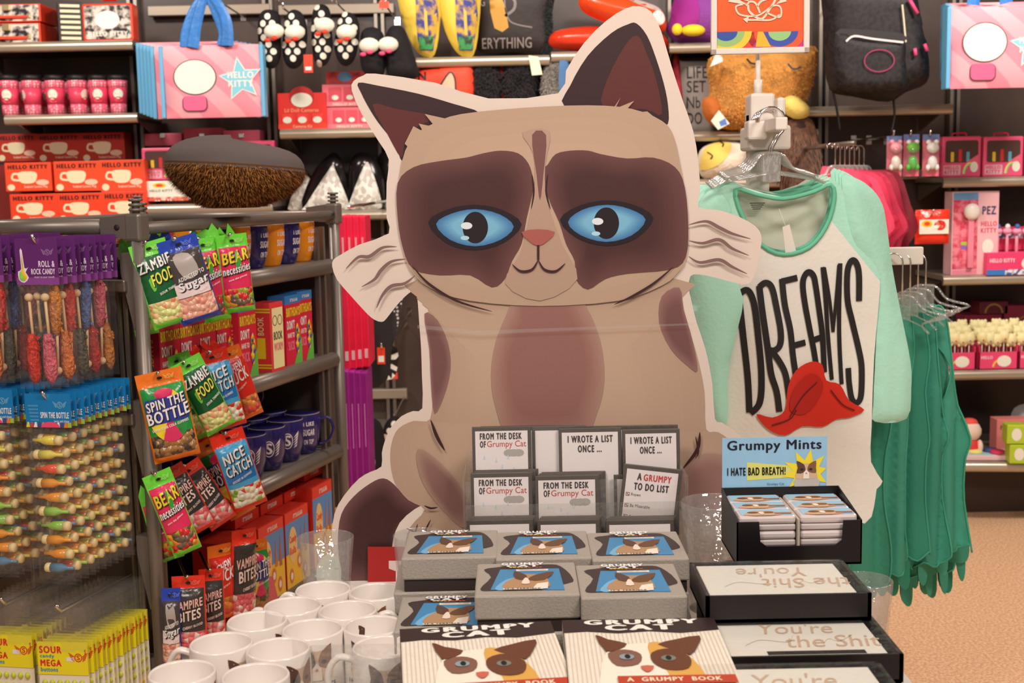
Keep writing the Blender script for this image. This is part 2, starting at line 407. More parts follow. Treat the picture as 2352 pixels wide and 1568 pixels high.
# pale patches on the dark wall are reflections painted into its colour
# ---------------------------------------------------------------- wall shelves
def shelf(px0, px1, py, label, Y=YS, depth=.38, dz=0, yaw=0, th=.042):
    a = at(px0, py, Y); b = at(px1, py, Y); z = a.z
    t = thing('wall_shelf', label, 'shelf', (a.x, Y, z), yaw); w = b.x-a.x
    g = G(); g.box(0, w, .02, depth, -.02, 0, SHELF); g.box(0, w, .02, depth, -.03, -.021, DK); g.obj('board', t)
    g = G(); pr = [(.02*math.cos(q)*-1+.02, -th/2+th/2*math.sin(q)) for q in [math.radians(-90+20*i) for i in range(10)]]
    V = [(x, y, z2) for x in (0, w) for y, z2 in pr]; n = len(pr)
    g.add(V, [(i, i+1, n+i+1, n+i) for i in range(n-1)], M((176, 166, 148), .3, .55), True); g.add(V, [tuple(range(n))[::-1], tuple(range(n, 2*n))], SHELF); g.obj('nosing', t)
    for x in (.02, w-.02):
        g = G(); g.add([(x-.004, .05, -.022), (x-.004, depth, -.022), (x-.004, depth, -.10), (x+.004, .05, -.022), (x+.004, depth, -.022), (x+.004, depth, -.10)], [(0, 1, 2), (5, 4, 3), (0, 3, 4, 1), (1, 4, 5, 2), (2, 5, 3, 0)], STEEL); g.obj('bracket', t)
    return z
zA = shelf(-90, 303, 98, 'steel shelf under the tin lunch boxes, top left of the wall')
zB = shelf(8, 314, 264, 'steel shelf carrying the pink dotted tumblers')
shelf(-20, 330, 512, 'steel shelf under the red mug cartons, behind the candy rack')
zC = shelf(642, 884, 296, 'steel shelf under the red and pink display cartons')
zD = shelf(660, 905, 486, 'steel shelf with black and white triangular backpacks')
zE = shelf(955, 1262, 131, 'steel shelf under the yellow sports pillows and black mug print pillow')
zE2 = shelf(1266, 1530, 118, 'steel shelf under the shiny orange cushions')
zF = shelf(1538, 1700, 98, 'steel shelf under the purple plush bird')
zF2 = shelf(1556, 1880, 302, 'steel shelf under the sleepy brown fur cushion')
zG = shelf(1856, 2190, 245, 'empty steel shelf behind the black backpack')
zH = shelf(2168, 2480, 408, 'steel shelf under the pink window tins')
zI = shelf(2168, 2480, 634, 'steel shelf under the pink dispenser box')
zJ = shelf(2165, 2480, 853, 'steel shelf under the trays of cream lollipops', depth=.5, Y=5.27)
zK = shelf(2180, 2480, 1062, 'lowest steel shelf with the plush toy and green cubes', depth=.6, Y=5.1, yaw=-.12)
shelf(330, 625, 470, 'steel shelf behind the fur cushion, under the pink tins')
g = G(); a = at(2175, 1100, 5.5); g.box(a.x, a.x+1.3, 5.3, 5.72, 0, .2, M((58, 44, 38), .5)); struct(g, 'baseboard_back')
g = G(); g.box(-3.39, a.x-.02, 5.6, 5.76, 0, .12, M((52, 42, 38), .5)); struct(g, 'trim_20')
# ================================================================ wall goods
KITTYW = M((236, 226, 206), .5); TINP = M((214, 204, 190), .3, col2=(40, 34, 38), vs=34, kind='noise')
def print_box(name, label, cat_, px0, py0, px1, py1, Y, depth, body, draw, zb=None, group=None, rz=0, bev=.002, mat2=None):
    """a carton / tin: front rectangle given by its picture corners at depth Y"""
    a = at(px0, py1, Y); b = at(px1, py0, Y); w, h = b.x-a.x, b.z-a.z
    if zb is not None: h = b.z-zb; a.z = zb
    t = thing(name, label, cat_, ((a.x+b.x)/2, Y, a.z), rz, group)
    g = G(); g.box(-w/2, w/2, 0, depth, 0, h, body, bev); g.obj('box_body', t)
    if draw: g = G(); draw(g, w, h); g.obj('printed_front', t)
    return t
def tin_face(g, w, h):
    g.poly(rrect(-w*.45, h*.06, w*.45, h*.94, .012), .0006, TINP); g.poly(oval(0, h*.56, w*.24, h*.24), .0011, M((240, 232, 216), .35))
    g.text('HELLO KITTY', -w*.39, h*.13, w*.78, h*.13, .0016, M((236, 226, 210), .4), .05)
def tin_side(g, w, h):
    g.poly(rrect(-w*.47, h*.05, w*.47, h*.95, .004), .0004, TINP)
    g.box(-w*.3, w*.3, -.012, -.001, h*.18, h*.34, RED, .004); g.box(-w*.06, w*.06, -.01, 0, h*.62, h*.98, M((210, 190, 140), .25, .8), .003)
    for s in (-1, 1): g.box(s*w*.33-.006, s*w*.33+.006, -.01, 0, h*.2, h*.42, M((210, 190, 140), .25, .8), .002)
t0 = print_box('lunch_tin', 'red rimmed lunch tin lying on its back, upper one of the stack of two', 'tin', -60, 8, 92, 52, 5.42, .2, RED, tin_side)
print_box('lunch_tin', 'red rimmed lunch tin lying on its back, lower one of the stack of two', 'tin', -60, 52, 92, 98, 5.42, .2, RED, tin_side, zb=zA)
def striped_side(g, w, h):
    g.poly(rect(-w*.47, h*.02, w*.47, h*.98), .0004, M((34, 30, 30), .3))
    for i in range(7): g.poly(rect(-w*.4, h*(.05+.135*i), w*.4, h*(.12+.135*i)), .0009, M((224, 214, 176), .4))
t = print_box('lunch_tin', 'lunch tin turned to show its black and cream striped side', 'tin', 138, 3, 186, 98, 5.4, .2, M((60, 52, 50), .3, .5), striped_side, zb=zA, rz=.35)
g = G(); g.poly(rect(0, 0, .001, .001), 0, BLACK)
t = print_box('lunch_tin', 'upright lunch tin with red rim and white lettering, facing forward', 'tin', 191, 6, 303, 98, 5.41, .085, M((222, 66, 40), .35), tin_face, zb=zA, bev=.01)
g = G(); g.box(-.03, .03, .02, .06, 0, .014, RED, .005); g.obj('handle', t, (0, 0, .17))
# tumblers
def tumbler(label, px, py_t, py_b, Y, wpx, oval_x):
    a = at(px, py_b, Y); b = at(px, py_t, Y); w = wpx*Y/FPX/2; h = b.z-zB
    t = thing('travel_tumbler', label, 'tumbler', (a.x, Y, zB), 0, 'pink dotted tumblers on the second shelf')
    g = G(); P = M((226, 96, 122), .35, col2=(246, 206, 200), vs=95, kind='dots'); PL = M((218, 66, 96), .35)
    g.lathe([(w*.78, 0), (w*.82, h*.25)], P); g.lathe([(w*.82, h*.25), (w*.95, h*.66)], PL); g.lathe([(w*.95, h*.66), (w, h*.86)], P); g.obj('cup', t)
    g = G(); g.lathe([(w*1.04, h*.86), (w*1.06, h*.93), (w*.98, h*.99), (w*.3, h), (0, h)], BLACK); g.obj('lid', t)
    g = G(); V = []; n = 16; cx = oval_x; r = w*.9
    for i in range(n):
        a2 = 2*math.pi*i/n; u = cx+.55*math.cos(a2); z = h*.5+h*.13*math.sin(a2); q = w*(.82+.13*(z/h-.25)/.41)+.0007
        V.append((q*math.sin(u), -q*math.cos(u), z))
    g.add(V+[(r*1.05*math.sin(cx), -r*1.05*math.cos(cx), h*.5)], [(i, (i+1) % n, n) for i in range(n)], KITTYW, True)
    V = [(v[0], v[1], h*.36+(v[2]-h*.5)*.5) for v in V]; g.add(V, [tuple(range(n))], M((206, 44, 60), .4))
    g.obj('printed_motif', t)
for i, (px, ox) in enumerate(((25, 0), (77, -1.0), (130, 0), (182, 1.2), (230, .15), (274, .3))):
    tumbler('pink dotted tumbler with black lid, %s from the left, front row' % ORD[i], px, 172, 264, 5.43, 44, ox)
for i, px in enumerate((52, 104, 158, 208, 254)):
    tumbler('shaded pink tumbler in the back row, %s gap from the left' % ORD[i], px, 176, 262, 5.6, 42, .8)
# red mug cartons
def mugbox(g, w, h):
    g.text('HELLO KITTY', -w*.43, h*.77, w*.86, h*.15, .0006, BLACK, .1)
    c = M((240, 214, 176), .4); g.poly(cat([(-w*.2, h*.66), (w*.16, h*.66), (w*.17, h*.4), (w*.08, h*.28), (-w*.12, h*.28), (-w*.2, h*.4)], 4)[::-1], .0006, c)
    g.line(cat([(-w*.18, h*.6), (-w*.32, h*.6), (-w*.34, h*.42), (-w*.18, h*.38)], 4, False), w*.045, .0007, c)
    g.poly(oval(w*.3, h*.3, w*.14, h*.1), .0006, M((240, 190, 160), .5)); g.text('Sculpted Ceramic Mug', -w*.1, h*.1, w*.5, h*.1, .0006, M((246, 214, 190), .5), .02)
    g.poly(oval(-w*.38, h*.14, w*.08, h*.11), .0006, c)
def carton_row(xs, y0, y1, Y, body, lab, zb=None):
    for i, (a, b) in enumerate(xs):
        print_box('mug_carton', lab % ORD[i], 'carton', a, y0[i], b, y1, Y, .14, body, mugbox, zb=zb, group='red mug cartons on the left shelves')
carton_row([(-6, 84), (88, 184), (188, 284)], (306, 305, 303), 372, 5.6, M((176, 46, 30), .5), 'red mug carton at the shaded back, %s from the left')  # same carton red, darkened to paint in the shade of the back row
carton_row([(14, 116), (126, 228), (231, 331)], (372, 369, 366), 440, 5.36, M((236, 74, 40), .4), 'bright red mug carton in the middle layer, %s from the left')
carton_row([(26, 130), (134, 235), (237, 336)], (444, 442, 438), 512, 5.36, M((232, 66, 36), .4), 'red mug carton in the bottom layer, %s from the left')
g = G(); fr = Fr(-40, 512, 5.6); g.box(0, .7, 0, .12, 0, .25, M((120, 30, 24), .6)); 
tag(g.obj('storage_carton', None, (fr.o.x, 5.52, fr.o.z)), 'dark red carton filling the shelf behind the mug cartons', 'carton')
# ---------------------------------------------------------------- tote bags
def tote(label, fr, W, H, main=True, group='pink tote bags with blue handles', flip=0):
    t = thing('tote_bag', label, 'bag', fr.o, 0, group)
    pk = M((238, 156, 164), .45, col2=(228, 132, 146), vs=3.6, kind='wave')
    poly = [(-W/2+.01, 0), (W/2-.004, 0), (W/2-.01, H), (-W/2, H)]
    g = G(); g.puff(poly, .05, .012, .08, pk); g.obj('bag_panel', t)
    g = G(); bl = M((98, 168, 206), .4)
    for s in (-1, 1): g = G(); g.box(s*W/2-.008, s*W/2+.008, -.008, .05, 0, H, bl, .004); g.obj('side_gusset', t)
    if main:
        g = G(); cx, cz = -W*.165, H*.56
        g.poly(oval(cx, cz, W*.215, H*.245, 32), .0142, M((60, 44, 46), .5)); g.poly(oval(cx, cz, W*.205, H*.233, 32), .0148, KITTYW)
        g.poly(rrect(cx-.055, H*.09, cx+.045, H*.3, .02), .0136, M((60, 44, 46), .5)); g.poly(rrect(cx-.051, H*.102, cx+.041, H*.3, .018), .014, M((226, 92, 130), .5))
        sx, sz, r = W*.29, H*.52, W*.2
        st = lambda r0: [(sx+(r0 if i % 2 == 0 else r0*.47)*math.cos(math.radians(98+36*i)), sz+(r0 if i % 2 == 0 else r0*.47)*math.sin(math.radians(98+36*i))) for i in range(10)]
        g.poly(st(r*1.13), .0136, M((246, 214, 208), .5)); g.poly(st(r), .0142, M((120, 190, 206), .5))
        g.text('HELLO', sx-.052, sz+.004, .104, .026, .0148, M((226, 214, 206), .5), .06); g.text('KITTY', sx-.05, sz-.03, .1, .026, .0148, M((226, 214, 206), .5), .06)
        g.obj('printed_star', t)
    return t
def handles(t, fr, pl):
    for i, pts in enumerate(pl):
        g = G(); P = [(*fr.l(x, y), 0) for x, y in pts]; P = [(x, -.004-i*.004, z) for x, z, _ in P]
        c = cat([(p[0], p[1], p[2]) for p in P], 5, False)
        g.ribbon([(x, z) for x, _, z in c], lambda u: .05-.022*u, -.004-i*.006, M((52, 116, 186), .35, var=.18, vs=26, bump=.2, bs=50)); g.obj('handle', t)
for i in range(5):
    fr = Fr(478-4*i, 272-2*i, 5.16+.05*i); tote('pink tote bag hanging %s behind the front one on the left wall' % ORD[i], Fr(474-9*i, 271-3*i, 5.2+.04*i), .41, .29, False)
fr = Fr(492, 270, 5.14); t = tote('front pink tote bag with blue star, hanging on the left of the wall', fr, .40, .285)
handles(t, fr, [[(427, 108), (430, 70), (448, 20), (470, -8), (476, -12)], [(512, 106), (516, 75), (496, 25), (480, -8), (476, -12)], [(445, 110), (452, 60), (468, 0), (474, -12)], [(525, 106), (522, 50), (500, 5), (480, -14)]])
def peg(label, px, py, Y0, Y1, up=.02):
    a = at(px, py, Y0); g = G(); g.tube([(0, 0, up), (0, .01, 0), (0, Y1-Y0, 0)], .004, CHROME, 6); g.box(-.012, .012, Y1-Y0-.004, Y1-Y0, -.02, .02, CHROME)
    return tag(g.obj('peg_hook', None, (a.x, Y0, a.z)), label, 'hook')
peg('chrome peg holding the left tote bags', 476, -14, 5.1, YW)
for i in range(3):
    tote('pink tote bag edge hanging %s behind the right hand front tote' % ORD[i], Fr(2300-5*i, 186-4*i, 4.98+.05*i), .41, .29, False)
fr = Fr(2296, 202, 4.9); t = tote('front pink tote bag with blue star cut by the right picture edge', fr, .40, .305)
handles(t, fr, [[(2235, 12), (2240, -20), (2256, -60), (2262, -80)], [(2310, 8), (2300, -30), (2275, -60), (2264, -80)]])
peg('chrome peg holding the right tote bags', 2262, -76, 4.85, YW)
# ---------------------------------------------------------------- pink tins below totes
def window_tin(g, w, h):
    g.poly(rrect(-w*.42, h*.36, w*.42, h*.9, .01), .0006, M((84, 62, 58), .2)); 
    for i, c in enumerate(((222, 190, 50), (206, 50, 50), (90, 170, 190))): g.poly(rrect(-w*.28+i*w*.2, h*.38, -w*.2+i*w*.2, h*.62+.01*(i == 1), .003), .001, M(c, .4))
    g.poly([(w*.42, h*.36), (w*.42, h*.55), (w*.1, h*.36)], .0013, PINK)
    g.poly(rrect(-w*.46, h*.06, -w*.02, h*.3, .004), .0006, M((240, 176, 186), .4)); g.text('HELLO', -w*.43, h*.19, w*.36, h*.09, .001, M((214, 60, 104), .5), .07); g.text('KITTY', -w*.43, h*.08, w*.36, h*.09, .001, M((214, 60, 104), .5), .07)
    g.line([(w*(.25+.2*math.cos(math.radians(a))), h*(.08+.28*math.sin(math.radians(a)))) for a in range(70, 181, 10)], w*.04, .0012, M((240, 226, 120), .5))
    g.line([(w*(.25+.17*math.cos(math.radians(a))), h*(.08+.24*math.sin(math.radians(a)))) for a in range(70, 181, 10)], w*.03, .0013, M((120, 200, 150), .5))
    g.poly(oval(w*.32, h*.25, w*.1, h*.13), .0016, KITTYW)
PK2 = M((224, 84, 122), .35)
for i, (a, b, c) in enumerate(((328, 418, 338), (424, 530, 335), (538, 630, 322))):
    print_box('window_tin', 'pink window tin above the left fur cushion, %s from the left' % ORD[i], 'tin', a, c, b, 414, 5.42, .06, PK2, window_tin, bev=.006, group='pink window tins by the left wall')
for i, (a, b, c) in enumerate(((332, 416, 305), (422, 506, 293), (513, 596, 298))):
    t = print_box('keepsake_tin', 'plain dusky pink clasp tin under the totes, %s from the left' % ORD[i], 'tin', a, c, b, 336, 5.62, .12, M((196, 84, 104), .4), None, bev=.004)
    g = G(); g.box(-.012, .012, -.006, 0, 0, .02, CHROME, .002); g.obj('clasp', t, (0, 0, .035))
def jelly(g, w, h):
    g.text('HELLO KITTY', -w*.42, h*.45, w*.5, h*.12, .0006, M((70, 60, 60), .5), .04); g.poly(oval(-w*.2, h*.78, w*.14, h*.12), .0006, M((232, 190, 40), .4)); g.poly(oval(-w*.2, h*.78, w*.08, h*.07), .0009, RED)
    g.poly(rect(-w*.5, 0, w*.5, h*.2), .0007, candy(((220, 110, 90), (236, 200, 180), (200, 60, 50)), 60)); g.poly(oval(w*.28, h*.55, w*.16, h*.25), .0006, M((216, 204, 190), .4))
print_box('sweets_carton', 'white jelly sweets carton with yellow oval, beside the fur cushion', 'carton', 336, 414, 440, 462, 5.38, .06, M((236, 226, 206), .4), jelly)
print_box('sweets_carton', 'white sweets carton mostly hidden behind the fur cushion', 'carton', 444, 414, 560, 462, 5.38, .06, M((232, 216, 196), .4), jelly)
# ---------------------------------------------------------------- slippers
def slippers(label, px, py, Y, L, Rr, polka, group=None):
    fr = Fr(px, py, Y); t = thing('slipper_pair', label, 'slippers', fr.o, 0, group)
    for (pts, pom) in (L, Rr):
        poly = cat(fr.p(pts), 4); poly = poly[::-1] if sum(poly[i-1][0]*poly[i][1]-poly[i][0]*poly[i-1][1] for i in range(len(poly))) < 0 else poly
        g = G(); dm = M((20, 17, 20), .8, bump=.3, bs=160); wm = M((232, 222, 206), .8)
        g.puff(poly, .02, .045, .05, dm, .02); o = g.obj('slipper', t)
        if polka:
            fn = fpuff(poly, .045, .05); g = G(); xs = [p[0] for p in poly]; zs = [p[1] for p in poly]; r = 0; z = min(zs)+.01
            while z < max(zs):
                x = min(xs)+(.012 if r % 2 else .03)
                while x < max(xs):
                    if inside((x, z), poly) and dist((x, z), poly) > .008: g.poly(oval(x, z, .0125, .0135, 12), .0015, wm, fn, .007)
                    x += .038
                z += .028; r += 1
            g.obj('dots', o)
        g = G(); c = fr.l(*pom); g.ell((c[0], -.062, c[1]), (.042, .034, .031), M((238, 226, 206), .9, bump=.3, bs=200)); g.obj('pompom', o)
        g = G(); bc = M((222, 58, 30), .4) if polka else M((222, 74, 116), .4)
        for s in (-1, 1): g.ell((c[0]-.01+s*.014, -.085, c[1]-.033+s*.004), (.014, .008, .009), bc, 8)
        g.obj('bow', o)
    g = G(); c = fr.l(px+10, py-95); g.box(-.012, .028, -.06, -.057, c[1]+.055, c[1]+.082, M((222, 76, 50), .5)); g.box(-.006, .02, -.061, -.058, c[1]+.085, c[1]+.1, RED)
    g.tube([(0, -.04, c[1]+.05), (0, -.04, c[1]+.11), (.012, -.035, c[1]+.125), (.02, -.03, c[1]+.11)], .003, CHROME, 6); g.obj('hang_tag', t)
    return t
slippers('black and white polka dot slippers, left pair on the wall', 650, 130, 5.3,
   ([(592, 60), (600, 28), (622, 22), (642, 34), (645, 80), (645, 130), (632, 155), (612, 155), (597, 130)], (636, 76)), ([(655, 40), (672, 22), (695, 32), (706, 70), (702, 120), (690, 150), (672, 158), (655, 145), (648, 110), (652, 70)], (683, 78)), True)
slippers('black and white polka dot slippers, right pair on the wall', 770, 130, 5.3,
   ([(716, 45), (722, 18), (742, 10), (758, 25), (762, 70), (764, 110), (752, 145), (735, 152), (722, 138), (716, 95)], (750, 62)), ([(782, 40), (795, 28), (815, 35), (826, 62), (822, 110), (812, 140), (795, 152), (778, 142), (768, 110), (772, 70)], (800, 78)), True)
slippers('plain black fluffy slippers with white pompoms, right of the dotted pairs', 885, 150, 5.28,
   ([(830, 75), (850, 62), (872, 68), (884, 90), (886, 140), (880, 172), (850, 176), (832, 160), (826, 120)], (852, 108)), ([(890, 70), (905, 58), (925, 62), (940, 95), (955, 140), (962, 172), (945, 182), (900, 180), (885, 150), (884, 100)], (895, 106)), False)
for p, l in (((650, 18), 'left dotted slippers'), ((772, 5), 'right dotted slippers'), ((886, 12), 'black fluffy slippers')): peg('short chrome peg behind the '+l, p[0], p[1], 5.24, YW)
g = G(); fr = Fr(708, 146, 5.25); g.box(-.018, .018, 0, .002, -.036, .036, RED); g.box(-.012, .012, -.0006, 0, -.026, -.012, WHITE); tag(g.obj('swing_tag', None, fr.o), 'small red swing tag beside the left dotted slippers', 'tag')
# ---------------------------------------------------------------- display cartons on the shelf below
def display_red(g, w, h):
    g.text('Lil Doll Cameras', -w*.36, h*.47, w*.7, h*.1, .0006, M((244, 160, 120), .5), .02); g.text('Cameras Kit', -w*.2, h*.03, w*.4, h*.08, .004, M((244, 190, 160), .5), .02)
    g.poly(oval(0, h*.88, w*.26, h*.3, 24), .0006, M((180, 30, 28), .5)); g.poly(oval(0, h*.8, w*.22, h*.2, 24), .0012, KITTYW)
    g.box(-w*.5, w*.5, -.003, 0, 0, h*.14, RED)
    for i in range(3): g.box(-w*.42+i*w*.31, -w*.2+i*w*.31, -.003, -.0008, h*.14, h*.42, M((236, 60, 50), .4), .001); g.poly(oval(-w*.31+i*w*.31, h*.25, w*.09, h*.09), .0036, KITTYW)
print_box('display_carton', 'red display carton with rounded header on the middle shelf', 'carton', 640, 212, 748, 296, 5.4, .1, M((216, 44, 36), .45), display_red, zb=zC)
def display_pink(g, w, h):
    g.box(-w*.5, w*.5, -.003, 0, 0, h*.2, M((236, 120, 130), .5)); g.text('HELLO KITTY', -w*.28, h*.05, w*.6, h*.1, .0036, M((226, 216, 190), .5), .05)
    for i in range(3): g.box(-w*.36+i*w*.3, -w*.1+i*w*.3, -.0025, -.0008, h*.24, h*.86, M((206, 70, 84), .4), .001); g.poly(oval(-w*.23+i*w*.3, h*.4, w*.07, h*.11), .003, KITTYW)
print_box('display_carton', 'pink display carton of small boxes, lower one of two', 'carton', 752, 245, 850, 296, 5.42, .1, M((226, 104, 116), .5), display_pink, zb=zC)
t = print_box('display_carton', 'pink display carton with tall header, upper one of two', 'carton', 741, 192, 850, 245, 5.42, .1, M((232, 110, 122), .5), display_pink)
g = G(); g.box(-.09, .1, .05, .053, 0, .05, M((206, 60, 60), .5)); g.poly(oval(-.01, .028, .03, .02), -.048, M((90, 150, 190), .5)); g.text('HELLO', .03, .03, .06, .014, -.049, M((120, 40, 60), .5), .05); g.obj('header_card', t, (0, 0, .098))
# ---------------------------------------------------------------- triangular backpacks
LACE = M((240, 230, 214), .4, col2=(186, 178, 168), vs=60, kind='voronoi')
def tri_pack(label, tri, back, Y, group='triangular backpacks'):
    fr = Fr(tri[0][0], tri[-1][1], Y); fr.o.z = zD
    t = thing('backpack', label, 'backpack', fr.o, 0, group)
    g = G(); p = cat(fr.p(back), 3); p = p if sum(p[i-1][0]*p[i][1]-p[i][0]*p[i-1][1] for i in range(len(p))) > 0 else p[::-1]
    g.puff(p, .03, .04, .05, M((24, 20, 20), .2), .06, yo=.06); g.obj('bag_body', t)
    g = G(); p = cat(fr.p(tri), 3); p = p if sum(p[i-1][0]*p[i][1]-p[i][0]*p[i-1][1] for i in range(len(p))) > 0 else p[::-1]
    g.puff(p, .025, .03, .03, LACE, .0); g.obj('front_panel', t, (0, .01, 0))
tri_pack('black shiny backpack with narrow white lace triangle, left of the two full ones', [(760, 382), (768, 388), (800, 465), (792, 482), (700, 482), (702, 470)], [(745, 360), (765, 350), (785, 378), (802, 470), (795, 484), (690, 484), (712, 400)], 5.44)
tri_pack('black shiny backpack with wide white lace triangle', [(836, 380), (850, 382), (875, 460), (868, 480), (806, 480), (803, 462)], [(800, 372), (820, 350), (850, 356), (875, 400), (882, 475), (870, 484), (798, 484), (795, 430)], 5.44)
tri_pack('black shiny backpack half hidden behind the cardboard cat', [(905, 400), (915, 404), (950, 470), (945, 480), (885, 480), (885, 466)], [(865, 362), (880, 350), (915, 360), (950, 480), (875, 484), (866, 440)], 5.5)
tri_pack('black backpack peeking out right behind the fur cushion', [(700, 402), (722, 445), (720, 480), (660, 480)], [(680, 400), (700, 392), (726, 440), (722, 484), (650, 484)], 5.56)
# ---------------------------------------------------------------- pillows of the middle bay
def pillow(label, pts, Y, T, R, mat, cat_='cushion', name='cushion', matf=None, zb=None, cell=.022, group=None, sm=3, Tb=None, lean=0):
    b = max(p[1] for p in pts); fr = Fr(sum(p[0] for p in pts)/len(pts), b, Y)
    P = cat(fr.p(pts), sm); P = P if sum(P[i-1][0]*P[i][1]-P[i][0]*P[i-1][1] for i in range(len(P))) > 0 else P[::-1]
    if zb is not None: fr.o.z = zb
    t = thing(name, label, cat_, fr.o, 0, group, rot=(lean, 0, 0)); g = G(); g.puff(P, cell, T, R, mat, Tb, matf=matf and (lambda x, z: matf(x, z, fr))); g.obj('cover', t)
    return t, fr, P
YEL = M((226, 196, 74), .5, bump=.3, bs=22); PAT = M((52, 58, 130), .6, col2=(196, 160, 60), vs=26, kind='noise')
for i, (x0, l) in enumerate(((918, 'left'), (1008, 'right'))):
    t, fr, P = pillow('yellow sided sports print pillow, %s one of the two at the top' % l, [(x0, -20), (x0+88, -22), (x0+92, 60), (x0+80, 126), (x0+54, 130), (x0+30, 105), (x0+8, 50)], 5.38, .05, .06, YEL)
    g = G(); fn = fpuff(P, .05, .06); q = fr.p([(x0+46, 118), (x0+78, 118), (x0+90, 50), (x0+88, -16), (x0+38, -14), (x0+40, 60)]); g.poly(q, .002, PAT, fn)
    g.poly(fr.p([(x0+48, 116), (x0+76, 116), (x0+80, 86), (x0+46, 88)]), .004, M((60, 150, 84), .6, col2=(40, 60, 40), vs=30), fn)
    g.line(fr.p([(x0+60, -10), (x0+62, 50), (x0+64, 84)]), .012, .004, M((226, 176, 60), .5), fn=fn); g.obj('printed_front', t)
t, fr, P = pillow('black fur edged pillow with a yellow drink glass print', [(1096, -20), (1262, -24), (1266, 40), (1264, 128), (1180, 120), (1100, 118), (1092, 50)], 5.5, .045, .08, M((36, 26, 24), .55, bump=.2, bs=30), zb=None)
fn = fpuff(P, .045, .08); g = G(); ym = M((196, 146, 52), .5); gm = M((120, 112, 108), .5)
g.poly(cat(fr.p([(1124, -10), (1150, -10), (1168, 66), (1136, 68)]), 2)[::-1], .003, ym, fn); g.line(cat(fr.p([(1160, 40), (1180, 25), (1182, 5), (1168, -5)]), 4, False), .012, .003, gm, fn=fn)
g.line(cat(fr.p([(1160, -12), (1160, 20), (1170, 50), (1190, 60), (1222, 66)]), 4, False), .006, .003, gm, fn=fn)
a = fr.l(1108, 112); g.text('ERYTHING', a[0], a[1]-.004, .21, .044, .003, M((140, 130, 124), .5), .02, fn=fn); a = fr.l(1090, 18); g.text('NG', a[0], a[1], .045, .035, .003, M((140, 130, 124), .5), .02, fn=fn); g.obj('printed_front', t)
def fur(t, P, fn, n, L, mat, down=.5, edge=None, name='fur'):
    xs = [p[0] for p in P]; zs = [p[1] for p in P]; g = G(); V = []; F = []; k = 0
    while k < n:
        x = random.uniform(min(xs), max(xs)); z = random.uniform(min(zs), max(zs))
        if not inside((x, z), P) or (edge and dist((x, z), P) > edge): continue
        y = fn(x, z); a = random.uniform(-1, 1); w = L*.16; l = L*random.uniform(.5, 1.1)
        V += [(x-w, y+.002, z), (x+w, y+.002, z), (x+a*l*.5, y-l*.45, z-l*down+random.uniform(-.3, .3)*l)]; F.append((3*k, 3*k+1, 3*k+2)); k += 1
    g.add(V, F, mat); return g.obj(name, t, kind='stuff')
P2 = fr.p([(1238, -18), (1264, -20), (1268, 60), (1266, 126), (1244, 122), (1246, 50)]); fur(t, P2, lambda x, z: -.03, 900, .03, M((40, 44, 42), .9))
SAT = M((232, 74, 32), .22, bump=.12, bs=14)
t, fr, P = pillow('shiny orange satin cushion lying on top with white spots', [(1328, 2), (1345, -18), (1420, -10), (1500, 12), (1526, 34), (1528, 70), (1490, 72), (1420, 60), (1370, 44), (1338, 26)], 5.4, .09, .06, SAT)
fn = fpuff(P, .09, .06); g = G(); g.poly(oval(*fr.l(1508, 46), .028, .03), .003, WHITE, fn); g.poly(cat(fr.p([(1440, -4), (1500, 14), (1515, 30), (1490, 26), (1450, 10)]), 3)[::-1], .003, M((206, 186, 176), .3), fn); g.obj('spots', t)
pillow('shiny orange red satin cushion lying underneath the spotted one', [(1262, 80), (1290, 62), (1380, 54), (1480, 58), (1530, 80), (1528, 112), (1440, 116), (1320, 112), (1268, 104)], 5.46, .09, .05, M((222, 58, 30), .25, bump=.12, bs=14), zb=zE2)
# shelf below (behind the board's ears)
zL = at(1100, 232, YS).z
shelf(955, 1560, 233, 'steel shelf behind the cardboard cat, under the fur pillows')
t, fr, P = pillow('red orange pillow with a black letter and cream fin shape', [(958, 152), (1085, 134), (1092, 150), (1086, 226), (960, 226)], 5.42, .05, .05, M((230, 68, 40), .55), zb=zL)
fn = fpuff(P, .05, .05); g = G(); a = fr.l(962, 186); g.text('N', a[0], a[1], .034, .034, .003, BLACK, .04, fn=fn)
g.poly(cat(fr.p([(1012, 200), (1034, 168), (1046, 182), (1048, 212), (1030, 216)]), 2)[::-1], .003, M((206, 180, 150), .6), fn); g.line(cat(fr.p([(1012, 200), (1034, 168), (1046, 182), (1048, 212)]), 3, False), .006, .005, BLACK, fn=fn); g.obj('printed_front', t)
for i, (a, b) in enumerate(((1084, 1142), (1160, 1225))):
    t, fr, P = pillow('black long haired fur pillow, %s of the pair on the lower shelf' % ('left' if not i else 'right'), [(a, 136), (b, 134), (b+4, 226), (a+2, 228)], 5.44, .05, .04, M((20, 17, 18), .9), zb=zL)
    fur(t, P, fpuff(P, .05, .04), 1200, .03, M((40, 36, 38), .8))
pillow('narrow red pillow between the two black fur pillows', [(1142, 148), (1160, 134), (1164, 226), (1146, 228)], 5.46, .04, .03, M((190, 40, 28), .6), zb=zL)
t, fr, P = pillow('grey shaggy fur pillow with blue cloth side', [(1250, 150), (1270, 132), (1300, 128), (1312, 150), (1310, 226), (1244, 228)], 5.43, .05, .04, M((118, 112, 104), .9), zb=zL)
fur(t, P, fpuff(P, .05, .04), 1500, .03, M((140, 134, 126), .9)); g = G(); g.poly(cat(fr.p([(1284, 140), (1302, 142), (1308, 200), (1284, 224)]), 2)[::-1], .02, M((70, 110, 156), .6), fpuff(P, .05, .04)); g.obj('cloth_side', t)
g = G(); fr = Fr(1230, 150, 5.32); g.poly([fr.l(*p) for p in ((1222, 173), (1246, 171), (1236, 130), (1214, 127))], 0, M((240, 232, 190), .5)); V = g.v
